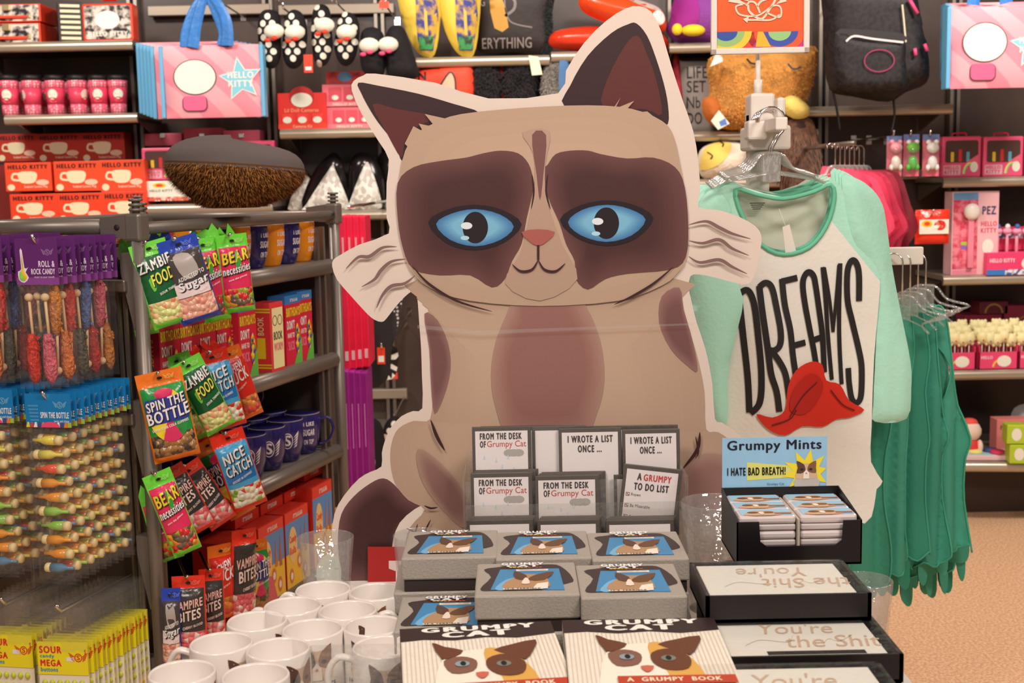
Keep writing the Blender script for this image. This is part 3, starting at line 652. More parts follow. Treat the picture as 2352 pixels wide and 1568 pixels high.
g.prism([fr.l(*p) for p in ((1222, 173), (1246, 171), (1236, 130), (1214, 127))], .0005, .002, M((240, 232, 190), .5)); tag(g.obj('swing_tag', None, fr.o), 'blank cream paper tag hanging under the top pillow shelf', 'tag')
# ---------------------------------------------------------------- purple plush, brown cushion, grey pillow, yellow plush
t, fr, P = pillow('round purple plush bird with yellow feet on the high shelf', [(1540, 30), (1530, 60), (1545, 84), (1580, 94), (1650, 92), (1690, 60), (1690, -20), (1600, -34), (1555, -20)], 5.45, .12, .12, M((126, 58, 140), .8, bump=.4, bs=60), 'plush', 'plush_bird', zb=zF)
g = G(); fn = fpuff(P, .12, .12); g.poly(cat(fr.p([(1540, 60), (1550, 86), (1590, 70), (1596, 20), (1580, -20), (1556, -12), (1542, 20)]), 3)[::-1], .003, M((146, 36, 130), .8), fn); g.obj('wing', t)
g = G(); yy = M((230, 196, 40), .7); c = fr.l(1546, 76); g.ell((c[0], -.13, c[1]), (.022, .02, .024), yy); g.obj('foot', t); g = G(); c = fr.l(1582, 78); g.ell((c[0], -.13, c[1]), (.05, .03, .024), yy); g.obj('foot', t)
t, fr, P = pillow('grey canvas pillow with black block lettering', [(1562, 140), (1568, 132), (1640, 134), (1655, 150), (1652, 294), (1580, 296), (1572, 250)], 5.5, .05, .06, M((140, 132, 126), .7, bump=.1, bs=100), zb=zF2)
fn = fpuff(P, .05, .06); g = G()
for s, y, w in (('LIFE', 182, .085), ('SET', 214, .078), ('Nb', 250, .055), ('DO', 286, .062)): a = fr.l(1572, y); g.text(s, a[0]+.005, a[1], w, .048, .003, M((46, 36, 34), .6), .01, fn=fn)
g.obj('printed_front', t)
pillow('narrow crimson cushion edge left of the grey lettered pillow', [(1545, 130), (1562, 128), (1572, 200), (1574, 294), (1556, 296)], 5.54, .03, .03, M((176, 40, 56), .6), zb=zF2)
FURB = M((186, 128, 58), .85, var=.3, vs=18, bump=.6, bs=50)
t, fr, P = pillow('large sleepy brown fur cushion with closed eyes and yellow foot', [(1622, 160), (1640, 128), (1720, 118), (1800, 112), (1868, 108), (1874, 150), (1858, 210), (1836, 262), (1790, 290), (1700, 300), (1640, 292), (1618, 260), (1630, 210)], 5.36, .13, .12, FURB, zb=zF2)
fnb = fpuff(P, .13, .12); g = G()
for x, y in ((1716, 146), (1806, 158)): g.line(cat(fr.p([(x-14, y-4), (x-6, y+6), (x+4, y+8), (x+14, y+3)]), 4, False), .008, .028, BLACK, fn=fnb); g.obj('closed_eye', t); g = G()
None; fur(t, P, fnb, 5000, .018, M((200, 144, 72), .85, var=.3, vs=25))
g = G(); g.puff(cat(fr.p([(1776, 250), (1788, 228), (1812, 226), (1842, 250), (1838, 272), (1806, 276)]), 3)[::-1], .02, .04, .03, M((228, 198, 104), .8, bump=.3, bs=80), yo=-.13); g.obj('foot', t)
g = G(); g.puff(cat(fr.p([(1604, 240), (1616, 226), (1640, 232), (1650, 260), (1640, 285), (1614, 278)]), 3)[::-1], .02, .05, .04, M((178, 98, 36), .85, bump=.5, bs=60), yo=-.09); g.obj('wing', t)
g = G(); q = fr.p([(1618, 282), (1636, 258), (1660, 288), (1634, 302)]); g.prism(q, -.17, -.168, M((214, 214, 196), .5)); g.poly(fr.p([(1636, 284), (1650, 276), (1654, 290), (1640, 294)])[::-1], .1705, M((84, 120, 190), .5)); g.obj('paper_tag', t)
g = G(); q = fr.p([(1616, 162), (1630, 130), (1644, 142), (1644, 150)]); g.prism(q, -.17, -.168, M((232, 216, 206), .5)); g.obj('ear_label', t)
t, fr, P = pillow('yellow and cream round plush lying below the brown cushion', [(1602, 380), (1608, 345), (1640, 326), (1690, 324), (1716, 340), (1710, 390), (1680, 410), (1620, 412)], 5.4, .1, .09, M((224, 212, 190), .85, bump=.5, bs=60), 'plush', 'plush_chick')
fn = fpuff(P, .1, .09); g = G(); g.poly(cat(fr.p([(1606, 390), (1612, 346), (1640, 328), (1672, 328), (1668, 350), (1640, 380)]), 3)[::-1], .004, M((226, 196, 96), .8), fn)
for x, y in ((1624, 358), (1652, 330)): g.line(cat(fr.p([(x-6, y-8), (x+4, y), (x, y+8)]), 4, False), .005, .008, BLACK, fn=fn)
g.obj('face_patch', t)
shelf(1556, 1880, 412, 'steel shelf below the yellow and cream plush')
t, fr, P = pillow('dark brown long haired plush tail behind the clear hangers', [(1790, 300), (1810, 272), (1850, 268), (1870, 300), (1876, 360), (1870, 408), (1800, 410), (1786, 350)], 5.3, .08, .06, M((52, 32, 24), .8), 'plush', 'long_haired_plush')
fur(t, P, fpuff(P, .08, .06), 2600, .05, M((96, 62, 40), .6, var=.5, vs=40), down=1.6)
# ---------------------------------------------------------------- black backpack
fr = Fr(2012, 232, 5.12); t = thing('school_backpack', 'large black speckled backpack with pink zip pulls hanging on the wall', 'backpack', fr.o)
SPK = M((18, 15, 17), .6, col2=(36, 30, 28), vs=60, kind='noise', bump=.2, bs=18)
P = cat(fr.p([(1898, -30), (2040, -40), (2100, -20), (2118, 60), (2134, 140), (2128, 190), (2080, 212), (2040, 234), (1960, 222), (1905, 205), (1894, 120), (1890, 40)]), 3)[::-1]
g = G(); g.puff(P, .025, .1, .09, SPK, .08); g.obj('bag_body', t)
fn = fpuff(P, .1, .09)
P2 = cat(fr.p([(1904, 80), (1960, 92), (2054, 98), (2062, 140), (2060, 205), (1975, 216), (1912, 200)]), 3)[::-1]; g = G(); g.puff(P2, .02, .035, .04, SPK, 0, yo=-.098); g.obj('front_pocket', t)
g = G(); g.line(cat(fr.p([(1922, 104), (1940, 92), (1980, 98), (2050, 106)]), 4, False), .007, .140, M((226, 214, 210), .4)); g.line(cat(fr.p([(2052, 20), (2056, 60), (2060, 104)]), 4, False), .006, .115, M((200, 190, 160), .4)); g.poly(cat(fr.p([(1914, 74), (2050, 84), (2052, 104), (1960, 94), (1912, 94)]), 2)[::-1], .116, M((44, 40, 40), .4)); g.obj('zip', t)
g = G()
for x0, y0, x1, y1 in ((2068, 8, 2086, 40), (2102, 108, 2108, 124), (2080, 118, 2082, 134)):
    a = fr.l(x0, y0); b = fr.l(x1, y1); g = G(); g.tube([(a[0], -.115, a[1]), (b[0], -.115, b[1])], .007, M((226, 74, 124), .4), 6); g.obj('zip_pull', t)
None; g = G(); g.line(oval(*fr.l(1996, 147), .058, .042, 24)+[oval(*fr.l(1996, 147), .058, .042, 24)[0]], .004, .142, M((150, 46, 84), .5)); g.obj('oval_motif', t)
for x0, y0, x1, y1, x2, y2 in ((1914, 200, 1925, 250, 1932, 300), (2054, 216, 2058, 260, 2050, 306)):
    g = G(); c = cat([(*fr.l(x, y), 0) for x, y in ((x0, y0), (x1, y1), (x2, y2))], 5, False); g.tube([(x, .02, z) for x, z, _ in c], .011, BLACK, 6, .004); g.obj('strap', t)
peg('chrome peg carrying the black backpack', 2010, -44, 5.0, YW)
# ---------------------------------------------------------------- right hand bay
def hanger(label, fr, cx, topy, sh, w, drop, Yo=0, mat=None, group=None, yaw=0, hk=False):
    """clear hanger: picture coords of hook top and shoulder line; w = half width in m"""
    mat = mat or clear((245, 240, 235), .05, .7)
    o = at(cx, sh, fr); a = at(cx, topy, fr).z-o.z
    t = thing('clothes_hanger', label, 'hanger', (o.x, fr+Yo, o.z), yaw, group)
    g = G(); r = .02; pts = [(0, 0, 0), (0, 0, .02)]+[(-.0+.03*math.sin(math.radians(q)), 0, a-.03-.03*math.cos(math.radians(q))) for q in range(30, 290, 20)] if hk else [(0, 0, 0), (0, 0, a-.045)]+[(-.02+.02*math.cos(math.radians(q)), 0, a-.03+.02*math.sin(math.radians(q))) for q in range(0, 200, 25)]
    g.tube(pts, .0028 if hk else .0022, CHROME, 6); g.obj('hook', t)
    g = G(); L = cat([(0, 0, .012), (.025, 0, .008), (.05, 0, -.02), (.1, 0, -.035), (w*.75, 0, -drop*.7), (w, 0, -drop)], 4, False)
    g.tube([(-x, y, z) for x, y, z in L[::-1]]+L[1:], .007, mat, 8, .003); g.tube([(-w*.8, 0, -drop*.8), (0, 0, -drop*.5), (w*.8, 0, -drop*.8)], .004, mat, 6, .002)
    g.box(-.02, .02, -.003, .003, -.045, .014, mat, .002); g.obj('hanger_frame', t)
    return t
def carded(g, w, h):
    g.poly(rect(-w*.5, h*.86, w*.5, h), .0006, M((110, 130, 180), .5)); 
for i, (a, b, y0, c1, c2) in enumerate(((2036, 2072, 312, (226, 150, 160), (236, 216, 206)), (2074, 2112, 308, (110, 190, 60), (80, 180, 60)), (2118, 2158, 308, (238, 226, 214), (240, 230, 220)))):
    t = print_box('carded_toy', ('small pink', 'small green', 'small white')[i]+' toy on a pink blister card hanging by the window tins', 'toy', a, y0, b, 405, 5.2, .004, M((226, 110, 130), .4), carded, bev=0)
    g = G(); w = .036; g.ell((0, -.025, .115), (.026, .02, .022), M(c1, .4)); g.ell((0, -.022, .055), (.02, .016, .028), M(c2, .35)); 
    for s in (-1, 1): g.ell((s*.018, -.022, .036), (.01, .012, .014), M(c2, .35), 8); g.ell((s*.016, -.02, .138), (.011, .01, .01), M((240, 234, 226), .35) if i == 1 else M(c1, .4), 8)
    g.obj('toy_figure', t); g = G(); g.puff(rrect(-.033, .01, .033, .15, .02), .03, .045, .012, clear(a=.16), 0); g.obj('blister', t)
for i, p in enumerate((2054, 2093, 2138)): peg('wall peg through the %s blister card' % ORD[i], p, 310, 5.17, YW)
for i, (a, b) in enumerate(((2163, 2255), (2258, 2352), (2355, 2445))):
    t = print_box('window_tin', 'pink window tin with carry handle on the right shelf, %s from the left' % ORD[i], 'tin', a, 312, b, 403, 5.4, .07, PK2, window_tin, zb=zH, bev=.006, group='pink window tins on the right shelf')
    g = G(); g.tube(cat([(-.03, .035, 0), (-.025, .035, .012), (.025, .035, .012), (.03, .035, 0)], 4, False), .004, HOT, 6); g.obj('handle', t, (0, 0, at(a, 312, 5.4).z-zH-.002))
def jb(g, w, h):
    g.poly(rect(-w*.5, h*.3, w*.5, h*.72), .0006, M((236, 216, 200), .4)); g.poly(oval(-w*.24, h*.6, w*.18, h*.1), .001, M((226, 180, 40), .4)); g.poly(oval(-w*.24, h*.6, w*.1, h*.06), .0013, RED); g.poly(oval(w*.2, h*.55, w*.2, h*.15), .001, candy(((206, 50, 40), (240, 220, 200), (220, 120, 100)), 60))
t = thing('sweets_bag', 'shiny red foil bag of sweets hanging beside the dispenser box', 'bag', Fr(2140, 560, 5.2).o)
g = G(); g.puff(rect(-.07, 0, .07, .14), .02, .02, .05, M((222, 50, 30), .2, bump=.4, bs=40)); g.obj('foil_pack', t); g = G(); jb(g, .12, .14); g.obj('printed_front', t, (0, -.024, 0)); peg('wall peg holding the red foil bag', 2145, 492, 5.16, YW)
def disp(g, w, h):
    g.poly(rect(-w*.48, h*.07, w*.05, h*.9), .0006, M((196, 60, 84), .5, col2=(226, 130, 146), vs=30)); g.poly(rect(-w*.48, h*.9, w*.05, h*.985), .0006, M((100, 150, 196), .5))
    g.poly(rect(-w*.48, h*.01, w*.05, h*.06), .0006, M((226, 130, 150), .5)); g.text('PEZ', w*.14, h*.72, w*.3, h*.1, .0006, M((50, 50, 90), .5), .06)
    g.text('HELLO', w*.12, h*.58, w*.34, h*.06, .0006, M((206, 50, 84), .5), .05); g.text('KITTY', w*.12, h*.5, w*.34, h*.06, .0006, M((206, 50, 84), .5), .05); g.poly(oval(w*.28, h*.34, w*.12, h*.09), .0006, KITTYW); g.poly(rect(-w*.3, h*.36, -w*.1, h*.4), .001, M((150, 190, 70), .5)); g.poly(rect(-w*.3, h*.31, -w*.1, h*.35), .001, M((120, 100, 180), .5))
t = print_box('dispenser_box', 'tall pink boxed candy dispenser with a blue header strip', 'box', 2184, 438, 2296, 628, 5.4, .1, M((232, 176, 182), .4), disp, zb=zI)
g = G(); g.box(-.035, -.01, -.02, 0, .03, .24, M((226, 130, 150), .35), .004); g.ell((-.022, -.02, .27), (.036, .02, .036), M((238, 214, 204), .35)); g.obj('dispenser', t)
t = print_box('pen_display', 'pink counter display of novelty pens with blue chequered strip', 'display', 2266, 578, 2400, 632, 5.36, .12, M((224, 64, 112), .4), lambda g, w, h: (g.text('HELLO KITTY', -w*.45, h*.56, w*.44, h*.18, .0006, M((240, 214, 214), .5), .05), g.poly(rect(-w*.5, 0, -w*.18, h*.24), .0006, M((50, 120, 190), .5)), g.poly(rect(-w*.18, 0, w*.5, h*.24), .0006, M((220, 220, 226), .5, col2=(70, 90, 150), vs=60, kind='voronoi')), g.poly(oval(w*.22, h*.5, w*.12, h*.28), .001, KITTYW)), zb=zI)
g = G(); g.box(-.06, .16, .1, .103, 0, .1, M((200, 50, 90), .5)); g.box(-.06, .16, .098, .0995, .05, .075, M((220, 220, 226), .5, col2=(70, 90, 150), vs=60, kind='voronoi')); g.obj('header_card', t, (0, 0, .1))
for i in range(5):
    x = -.08+.035*i; o = Fr(2333+i*22, 578, 5.42).o; pt = thing('novelty_pen', 'pink novelty pen, %s from the left in the chequered counter display' % ORD[i], 'pen', (o.x-.08, 5.42, o.z-.03), 0, 'novelty pens in the pink display')
    g = G(); g.lathe([(.007, 0), (.007, .09), (.004, .1)], M((230, 150, 170), .3), seg=8); g.obj('barrel', pt); g = G(); g.ell((0, 0, .12), (.022, .018, .014), M((236, 150, 176), .8), 10); g.ell((0, -.004, .14), (.012, .012, .012), M((226, 226, 226) if i % 2 else (70, 100, 170), .5), 8); g.obj('topper', pt)
for i, (a, b, y0, y1, c) in enumerate(((2216, 2302, 722, 760, (130, 34, 56)), (2250, 2316, 692, 722, (96, 26, 40)), (2306, 2400, 700, 760, (140, 40, 60)))):
    print_box('gift_carton', ('dark crimson carton low behind the lollipop trays', 'small dark red carton on top, behind the lollipop trays', 'dark crimson carton at the right picture edge behind the lollipops')[i], 'carton', a, y0, b, y1, 5.55, .12, M(c, .5), lambda g, w, h: g.line([(w*.3*math.cos(math.radians(q)), h*.1+h*.7*math.sin(math.radians(q))) for q in range(0, 181, 15)], .008, .0006, M((150, 120, 60), .5)), zb=(zJ if y1 > 740 else None))
for i, (a, b) in enumerate(((2164, 2252), (2260, 2350), (2353, 2440))):
    fr = Fr((a+b)/2, 858, 5.24); fr.o.z = zJ; w = (b-a)*5.24/FPX
    t = thing('lollipop_tray', 'pink card tray full of lollipops, %s from the left' % ORD[i], 'tray', (fr.o.x, 5.3, zJ), 0, 'lollipop trays on the right shelf')
    g = G(); g.box(-w/2, w/2, 0, .003, 0, .075, M((220, 70, 110), .4)); g.box(-w/2, -w/2+.003, 0, .15, 0, .1, M((220, 70, 110), .4)); g.box(w/2-.003, w/2, 0, .15, 0, .1, M((220, 70, 110), .4)); g.box(-w/2, w/2, .147, .15, 0, .1, M((220, 70, 110), .4)); g.box(-w/2, w/2, 0, .15, 0, .003, M((220, 70, 110), .4)); g.obj('card_tray', t)
    g = G(); g.text('HELLO', -w*.45, .045, w*.3, .014, .0006, M((250, 200, 210), .5), .05); g.poly(oval(w*.15, .035, .03, .024), .0006, KITTYW); g.line([(w*.05+.03*math.cos(math.radians(q)), .03*math.sin(math.radians(q))+.01) for q in range(60, 181, 15)], .008, .0005, M((236, 190, 60), .5)); g.obj('printed_front', t)
    for r in range(3):
        for c in range(5):
            o = thing('lollipop', 'cream lollipop, %s from the left, %s row of the %s pink tray' % (ORD[c], ('front', 'middle', 'back')[r], ORD[i]), 'lollipop', (fr.o.x-w*.38+c*w*.19, 5.325+r*.045, zJ+.004), 0, 'cream lollipops in the pink trays')
            h = .125+.02*r+random.uniform(-.008, .012)
            g = G(); g.lathe([(.002, 0), (.002, h)], WHITE, seg=6); g.obj('stick', o); g = G(); g.ell((0, 0, h), (.026, .018, .028), M((236, 214, 160), .5), 10); g.ell((0, -.012, h-.008), (.009, .005, .007), M(((206, 70, 40), (70, 120, 180), (200, 60, 60))[c % 3], .4), 8)
            for s in (-1, 1): g.ell((s*.014, 0, h+.02), (.008, .007, .009), M((238, 220, 170), .5), 8); g.ell((s*.013, 0, h-.022), (.008, .008, .01), M((238, 220, 170), .5), 8)
            g.obj('sweet', o)
fr = Fr(2238, 1030, 5.14); zk = zK; t = thing('plush_doll', 'small seated white plush doll with red hood on the lowest shelf', 'plush', (fr.o.x, 5.2, zk))
g = G(); wm = M((226, 200, 184), .8); g.ell((0, 0, .11), (.05, .04, .045), wm); g.ell((0, 0, .045), (.04, .035, .045), M((214, 60, 60), .7)); 
for s in (-1, 1): g.ell((s*.04, -.01, .045), (.014, .02, .03), wm, 10); g.ell((s*.025, -.03, .014), (.018, .03, .014), wm, 10)
g.ell((0, .005, .145), (.036, .03, .02), M((220, 80, 70), .7)); g.obj('figure', t)
def setb(g, w, h):
    g.text('MEMORY', -w*.4, h*.68, w*.8, h*.14, .0006, M((90, 90, 60), .5), .05); g.text('Biscuit', -w*.3, h*.3, w*.6, h*.2, .0006, M((226, 110, 120), .5), .02)
print_box('play_set_box', 'salmon pink play set carton standing beside the plush doll', 'carton', 2288, 962, 2370, 1040, 5.3, .08, M((222, 130, 126), .5), setb, zb=zk)
t = thing('biscuit_play_set', 'flat open play set of toy biscuits lying on the lowest shelf', 'toy', (at(2270, 1062, 5.06).x, 5.12, zk+.001), -.1)
g = G(); g.box(-.16, .14, 0, .14, 0, .02, M((240, 190, 190), .5), .003); g.box(-.13, .12, .015, .12, .02, .022, M((150, 200, 216), .5)); g.obj('tray', t)
for x, y, c in ((-.07, .09, (150, 160, 170)), (-.02, .05, (236, 216, 130)), (.05, .08, (60, 70, 110)), (.07, .04, (206, 50, 90)), (-.1, .04, (110, 180, 210))): g = G(); g.lathe([(.03, 0), (.032, .006), (.026, .014), (0, .015)], M(c, .5), seg=14); g.obj('toy_biscuit', t, (x, y, .022))
for i, (x, y) in enumerate(((2300, 1000), (2306, 1046), (2345, 1036))):
    a = at(x+24, y, 5.0); z = zk if i else zk+.082; t = thing('toy_cube', ('lime green cube on top of another at the right edge', 'lime green cube carrying another cube on the lowest shelf', 'lime green cube farthest right on the lowest shelf')[i], 'cube', (a.x+.04, 5.05, z), -.1)
    g = G(); g.box(-.038, .038, 0, .076, 0, .08, M((170, 196, 50), .35), .005); g.obj('cube_body', t); g = G(); g.poly(oval(0, .04, .02, .026), .0006, KITTYW); g.obj('printed_oval', t)
t, fr, P = pillow('pale blue round plush head at the right edge of the lowest shelf', [(2322, 960), (2330, 920), (2370, 910), (2400, 940), (2400, 1000), (2350, 990)], 5.45, .06, .06, M((176, 176, 176), .8), 'plush', 'round_plush', zb=zk)
# pink garments on the back rail
t, fr, P = None, None, None
g = G(); a = at(1905, 372, 4.55); tag(G().tube([(0, 0, 0), (.0, 1.2, 0)], .009, STEEL, 8).obj('hanging_rail', None, (a.x+.07, 4.5, at(1925, 330, 4.55).z)), 'steel faceout rail with pink garments on the back wall', 'rail')
def cloth(name, label, cat_, pts, Y, mat, amp, fq, ph=0, thick=.006, cell=.018, group=None, sm=3, matf=None, part='fabric', holes=(), slope=0, yaw=0, sharp=False):
    fr = Fr(sum(p[0] for p in pts)/len(pts), min(p[1] for p in pts), Y)
    P = cat(fr.p(pts), sm) if sm else fr.p(pts); P = P if sum(P[i-1][0]*P[i][1]-P[i][0]*P[i-1][1] for i in range(len(P))) > 0 else P[::-1]
    t = thing(name, label, cat_, fr.o, yaw, group)
    def fn(x, z):
        d = max(0, -z)
        if sharp: return amp*min(1, .15+d/.3)*(1-1.7*abs(math.sin(fq*.5*x+ph+.5*math.sin(2.2*z+ph)))**.7)+.3*amp*math.sin(fq*1.3*x-ph+3*z)*min(1, d/.3)
        return amp*min(1, d/.25)*math.sin(fq*x+ph+1.5*math.sin(3*z+ph))+.4*amp*math.sin(fq*2.3*x-ph*2+4*z)*min(1, d/.2)+slope*x+.35*amp*noise.noise(Vector((x*9, z*5, ph)))
    g = G(); g.sheet(P, cell, fn, mat, holes=[[fr.l(*q) for q in h] for h in holes], thick=thick, matf=matf and (lambda x, z: matf(x, z, fr))); g.obj(part, t)
    return t, fr, P, fn
for i in range(7):
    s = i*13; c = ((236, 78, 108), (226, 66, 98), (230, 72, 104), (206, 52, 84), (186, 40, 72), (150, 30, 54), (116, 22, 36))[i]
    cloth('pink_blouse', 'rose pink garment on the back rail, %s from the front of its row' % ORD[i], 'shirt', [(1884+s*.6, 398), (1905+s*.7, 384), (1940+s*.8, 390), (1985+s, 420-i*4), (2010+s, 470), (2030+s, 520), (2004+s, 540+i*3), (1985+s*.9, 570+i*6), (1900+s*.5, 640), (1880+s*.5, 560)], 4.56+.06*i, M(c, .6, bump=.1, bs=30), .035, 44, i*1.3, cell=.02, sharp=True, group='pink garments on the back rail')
    hanger('clear hanger with metal hook on the back rail, %s from the front' % ORD[i], 4.55+.06*i, 1918+i*11, 322+i*1, 388, .1, .03, group='clear hangers on the back rail', yaw=.5)
# goods between the rack and the cardboard cat
g = None
for i in range(4):
    a = at(785+i*16, 495, 4.0+.03*i); z1 = at(785, 850, 4.0).z; h = a.z-z1; w = 15*4.0/FPX
    t = thing('belt_pack', 'hot pink flat hanging pack behind the rack post, %s from the left' % ORD[i], 'pack', (a.x, 4.0+.02*i, z1), 0, 'hot pink hanging packs'); g = G(); g.box(-w*.52, w*.5, 0, .16, 0, h, M((226, 34, 70), .35, var=.12, vs=20), .004); g.obj('pack_body', t)
    g = G(); g.box(-w*.25, w*.25, -.001, 0, .03, .06, M((240, 190, 200), .5)); g.box(-w*.15, w*.15, -.001, 0, h*.72, h*.86, M((240, 150, 160), .5)); g.obj('white_label', t)
for i in range(4):
    a = at(792+i*15, 852, 3.95+.03*i); z1 = at(785, 1150, 3.95).z; h = a.z-z1; w = 15*3.95/FPX
    t = thing('belt_pack', 'purple flat hanging pack below the pink ones, %s from the left' % ORD[i], 'pack', (a.x, 3.95+.02*i, z1), 0, 'purple hanging packs'); g = G(); g.box(-w*.52, w*.5, 0, .16, 0, h, M((146, 34, 130), .35, var=.12, vs=20), .004); g.obj('pack_body', t)
    g = G(); g.box(-w*.08, w*.08, -.001, 0, h*.4, h*.75, M((206, 130, 190), .5)); g.obj('white_label', t)
a = at(790, 475, 4.15); tag(G().tube([(0, 0, 0), (0, 1.6, 0)], .006, CHROME, 6).obj('peg_hook', None, (a.x+.02, 4.12, a.z+.0)), 'long chrome arm above the hot pink packs', 'hook')
t, fr, P, fn = cloth('black_dress', 'black garment with a white curled print behind the pink packs', 'shirt', [(815, 560), (900, 560), (905, 640), (900, 780), (890, 870), (825, 880), (815, 700)], 4.6, M((28, 24, 25), .7), .02, 20, cell=.03)
g = G(); g.line(cat(fr.p([(822, 730), (832, 742), (828, 762), (820, 770), (830, 790), (822, 805)]), 4, False), .012, .02, WHITE, fn=fn)
for y in (768, 778): g.line(fr.p([(826, y), (838, y-4)]), .006, .02, WHITE, fn=fn)
g.obj('printed_motif', t)
cloth('dotted_dress', 'black dress with fine white dots hanging under the paper whiskers', 'shirt', [(862, 560), (940, 560), (925, 690), (900, 800), (868, 796)], 4.8, M((40, 36, 36), .7, col2=(190, 186, 180), vs=70, kind='dots'), .015, 20, cell=.03)
cloth('striped_top', 'black and white striped top low behind the black garments', 'shirt', [(872, 800), (912, 800), (908, 862), (880, 866)], 4.9, M((40, 36, 36), .7), .01, 20, cell=.02, matf=lambda x, z, fr: WHITE if int((z+2)/.022) % 2 else BLACK)
t = thing('swing_tag', 'red swing tag with white label on the black garments', 'tag', Fr(876, 836, 4.5).o); g = G(); g.box(-.014, .014, 0, .002, 0, .06, RED); g.obj('card', t); g = G(); g.box(-.01, .01, -.001, 0, .008, .03, WHITE); g.obj('price_label', t)
slippers('dotted slippers low on the wall behind the pale paper edge', 905, 990, 5.2, ([(880, 990), (890, 965), (910, 955), (925, 975), (915, 1010), (890, 1020)], (850, 1055)), ([(925, 960), (940, 950), (950, 975), (940, 1000), (925, 1000)], (935, 1030)), True)
t, fr, P = pillow('black plush with white face patch low beside the purple packs', [(830, 985), (855, 960), (880, 985), (884, 1080), (826, 1090)], 4.9, .05, .05, M((24, 20, 20), .85), 'plush', 'plush_toy')
g = G(); g.ell((fr.l(848, 1055)[0], -.05, fr.l(848, 1055)[1]), (.03, .02, .036), M((238, 226, 206), .8)); g.obj('face_patch', t)
shelf(818, 960, 1000, 'dim steel shelf low between the rack and the cardboard cat', Y=5.4)
shelf(818, 960, 1140, 'lowest dim steel shelf between the rack and the cardboard cat', Y=5.4)

for px, py, Y, l in ((840, 562, 4.58, 'black garment with curled print'), (900, 562, 4.78, 'dotted black dress'), (890, 802, 4.88, 'striped top'), (876, 800, 4.48, 'red swing tag among the black garments'), (905, 960, 5.2, 'low dotted slippers')): peg('wall peg holding the '+l, px, py, Y, YW)
# ================================================================ the candy rack
E1 = Vector((math.sin(math.radians(17.3)), math.cos(math.radians(17.3)), 0)); E2 = Vector((E1.y, -E1.x, 0)); RZ = -math.radians(17.3)
A = at(312, 480, 2.6); A = Vector((A.x, 2.6, 0)); LEN = .94
RM4 = M((118, 110, 102), .38, .45)
rack = thing('display_rack', 'grey metal display rack with round posts, wire grid and shelf fronts, left side', 'rack', (A.x, A.y, 0), RZ)
# rack local axes: +y = receding (E1), +x = outward to the right (E2)
H = 1.40
def post(x, y, h=H):
    g = G(); g.tube([(x, y, 0), (x, y, h)], .0148, RM4, 16); g.box(x-.019, x+.019, y-.019, y+.019, h-.055, h+.002, RM4, .006)
    g.lathe([(.008, 0), (.008, .03)], RM4, (x, y, h), 14)
    for k in range(3): g.lathe([(.013, 0), (.0155, .003), (.013, .006)], RM4, (x, y, h+.006+k*.010), 14)
    g.obj('post', rack)
post(0, 0); post(0, LEN); post(-.62, 0); post(-.62, LEN); post(-.075, .13, 1.39)
def bar(a, b, r=.013, name='top_bar'): g = G(); g.tube([a, b], r, RM4, 12); g.obj(name, rack)
bar((-.62, 0, H-.025), (-.07, 0, H-.025), .0165); bar((0, 0, H-.03), (0, LEN, H-.03)); bar((-.62, LEN, H-.03), (0, LEN, H-.03)); bar((-.62, 0, H-.03), (-.62, LEN, H-.03)); bar((-.31, 0, H-.07), (-.31, LEN, H-.07), .008)
for s, y in ((1, -.001), (1, LEN)):
    g = G(); g.prism([(-.075, H-.045), (-.01, H-.05), (-.01, H+.0), (-.075, H-.008)], -.018 if y < 1 and y < .5 else LEN-.016, .018 if y < .5 else LEN+.016, RM4); g.obj('corner_sleeve', rack)
g = G(); g.lathe([(.006, 0), (.006, .002), (.003, .003), (0, .003)], DK, seg=12); o = g.obj('bolt', rack, (-.035, -.018, H-.026), (math.pi/2, 0, 0))
g = G(); g.lathe([(.006, 0), (.006, .002), (.003, .003), (0, .003)], DK, seg=12); g.obj('bolt', rack, (.016, LEN-.035, H-.026), (0, math.pi/2, 0))
BK = M((74, 64, 58), .45, var=.12, vs=4)
g = G(); g.box(-.335, -.325, .02, LEN-.02, .12, H-.09, M((96, 84, 78), .35, var=.15, vs=3)); g.obj('back_panel', rack)
g = G(); g.box(-.6, -.03, .055, .062, .12, H-.10, BK); g.obj('front_panel', rack)
g = G(); g.box(-.6, -.02, LEN-.03, LEN-.022, .12, H-.12, BK); g.obj('end_panel', rack)
for z in (.13, .40, .68, .955, 1.235, 1.30):
    g = G(); g.box(-.6, -.02, .03, .04, z-.006, z+.006, STEEL); g.obj('grid_bar', rack)
for x in (-.07, -.055, -.025): g = G(); g.box(x-.003, x+.003, .02, .028, .1, H-.09, STEEL); g.obj('grid_bar', rack)
for z in (1.30, .99, .70, .43):
    g = G(); g.prism([(-.045, z+.02), (-.015, z+.02), (-.012, z-.12), (-.02, z-.14), (-.045, z-.02)], .0, .03, GREY); g.obj('bracket', rack)
for zz in (.955, 1.235):
    g = G(); g.box(-.60, -.03, -.01, .02, zz+.005, zz+.03, STEEL, .003); g.obj('hook_bar', rack)
for y in (LEN-.05, LEN-.085): g = G(); g.box(-.02, -.008, y-.006, y+.006, .1, H-.06, STEEL); g.obj('slotted_strip', rack)
zsh = []
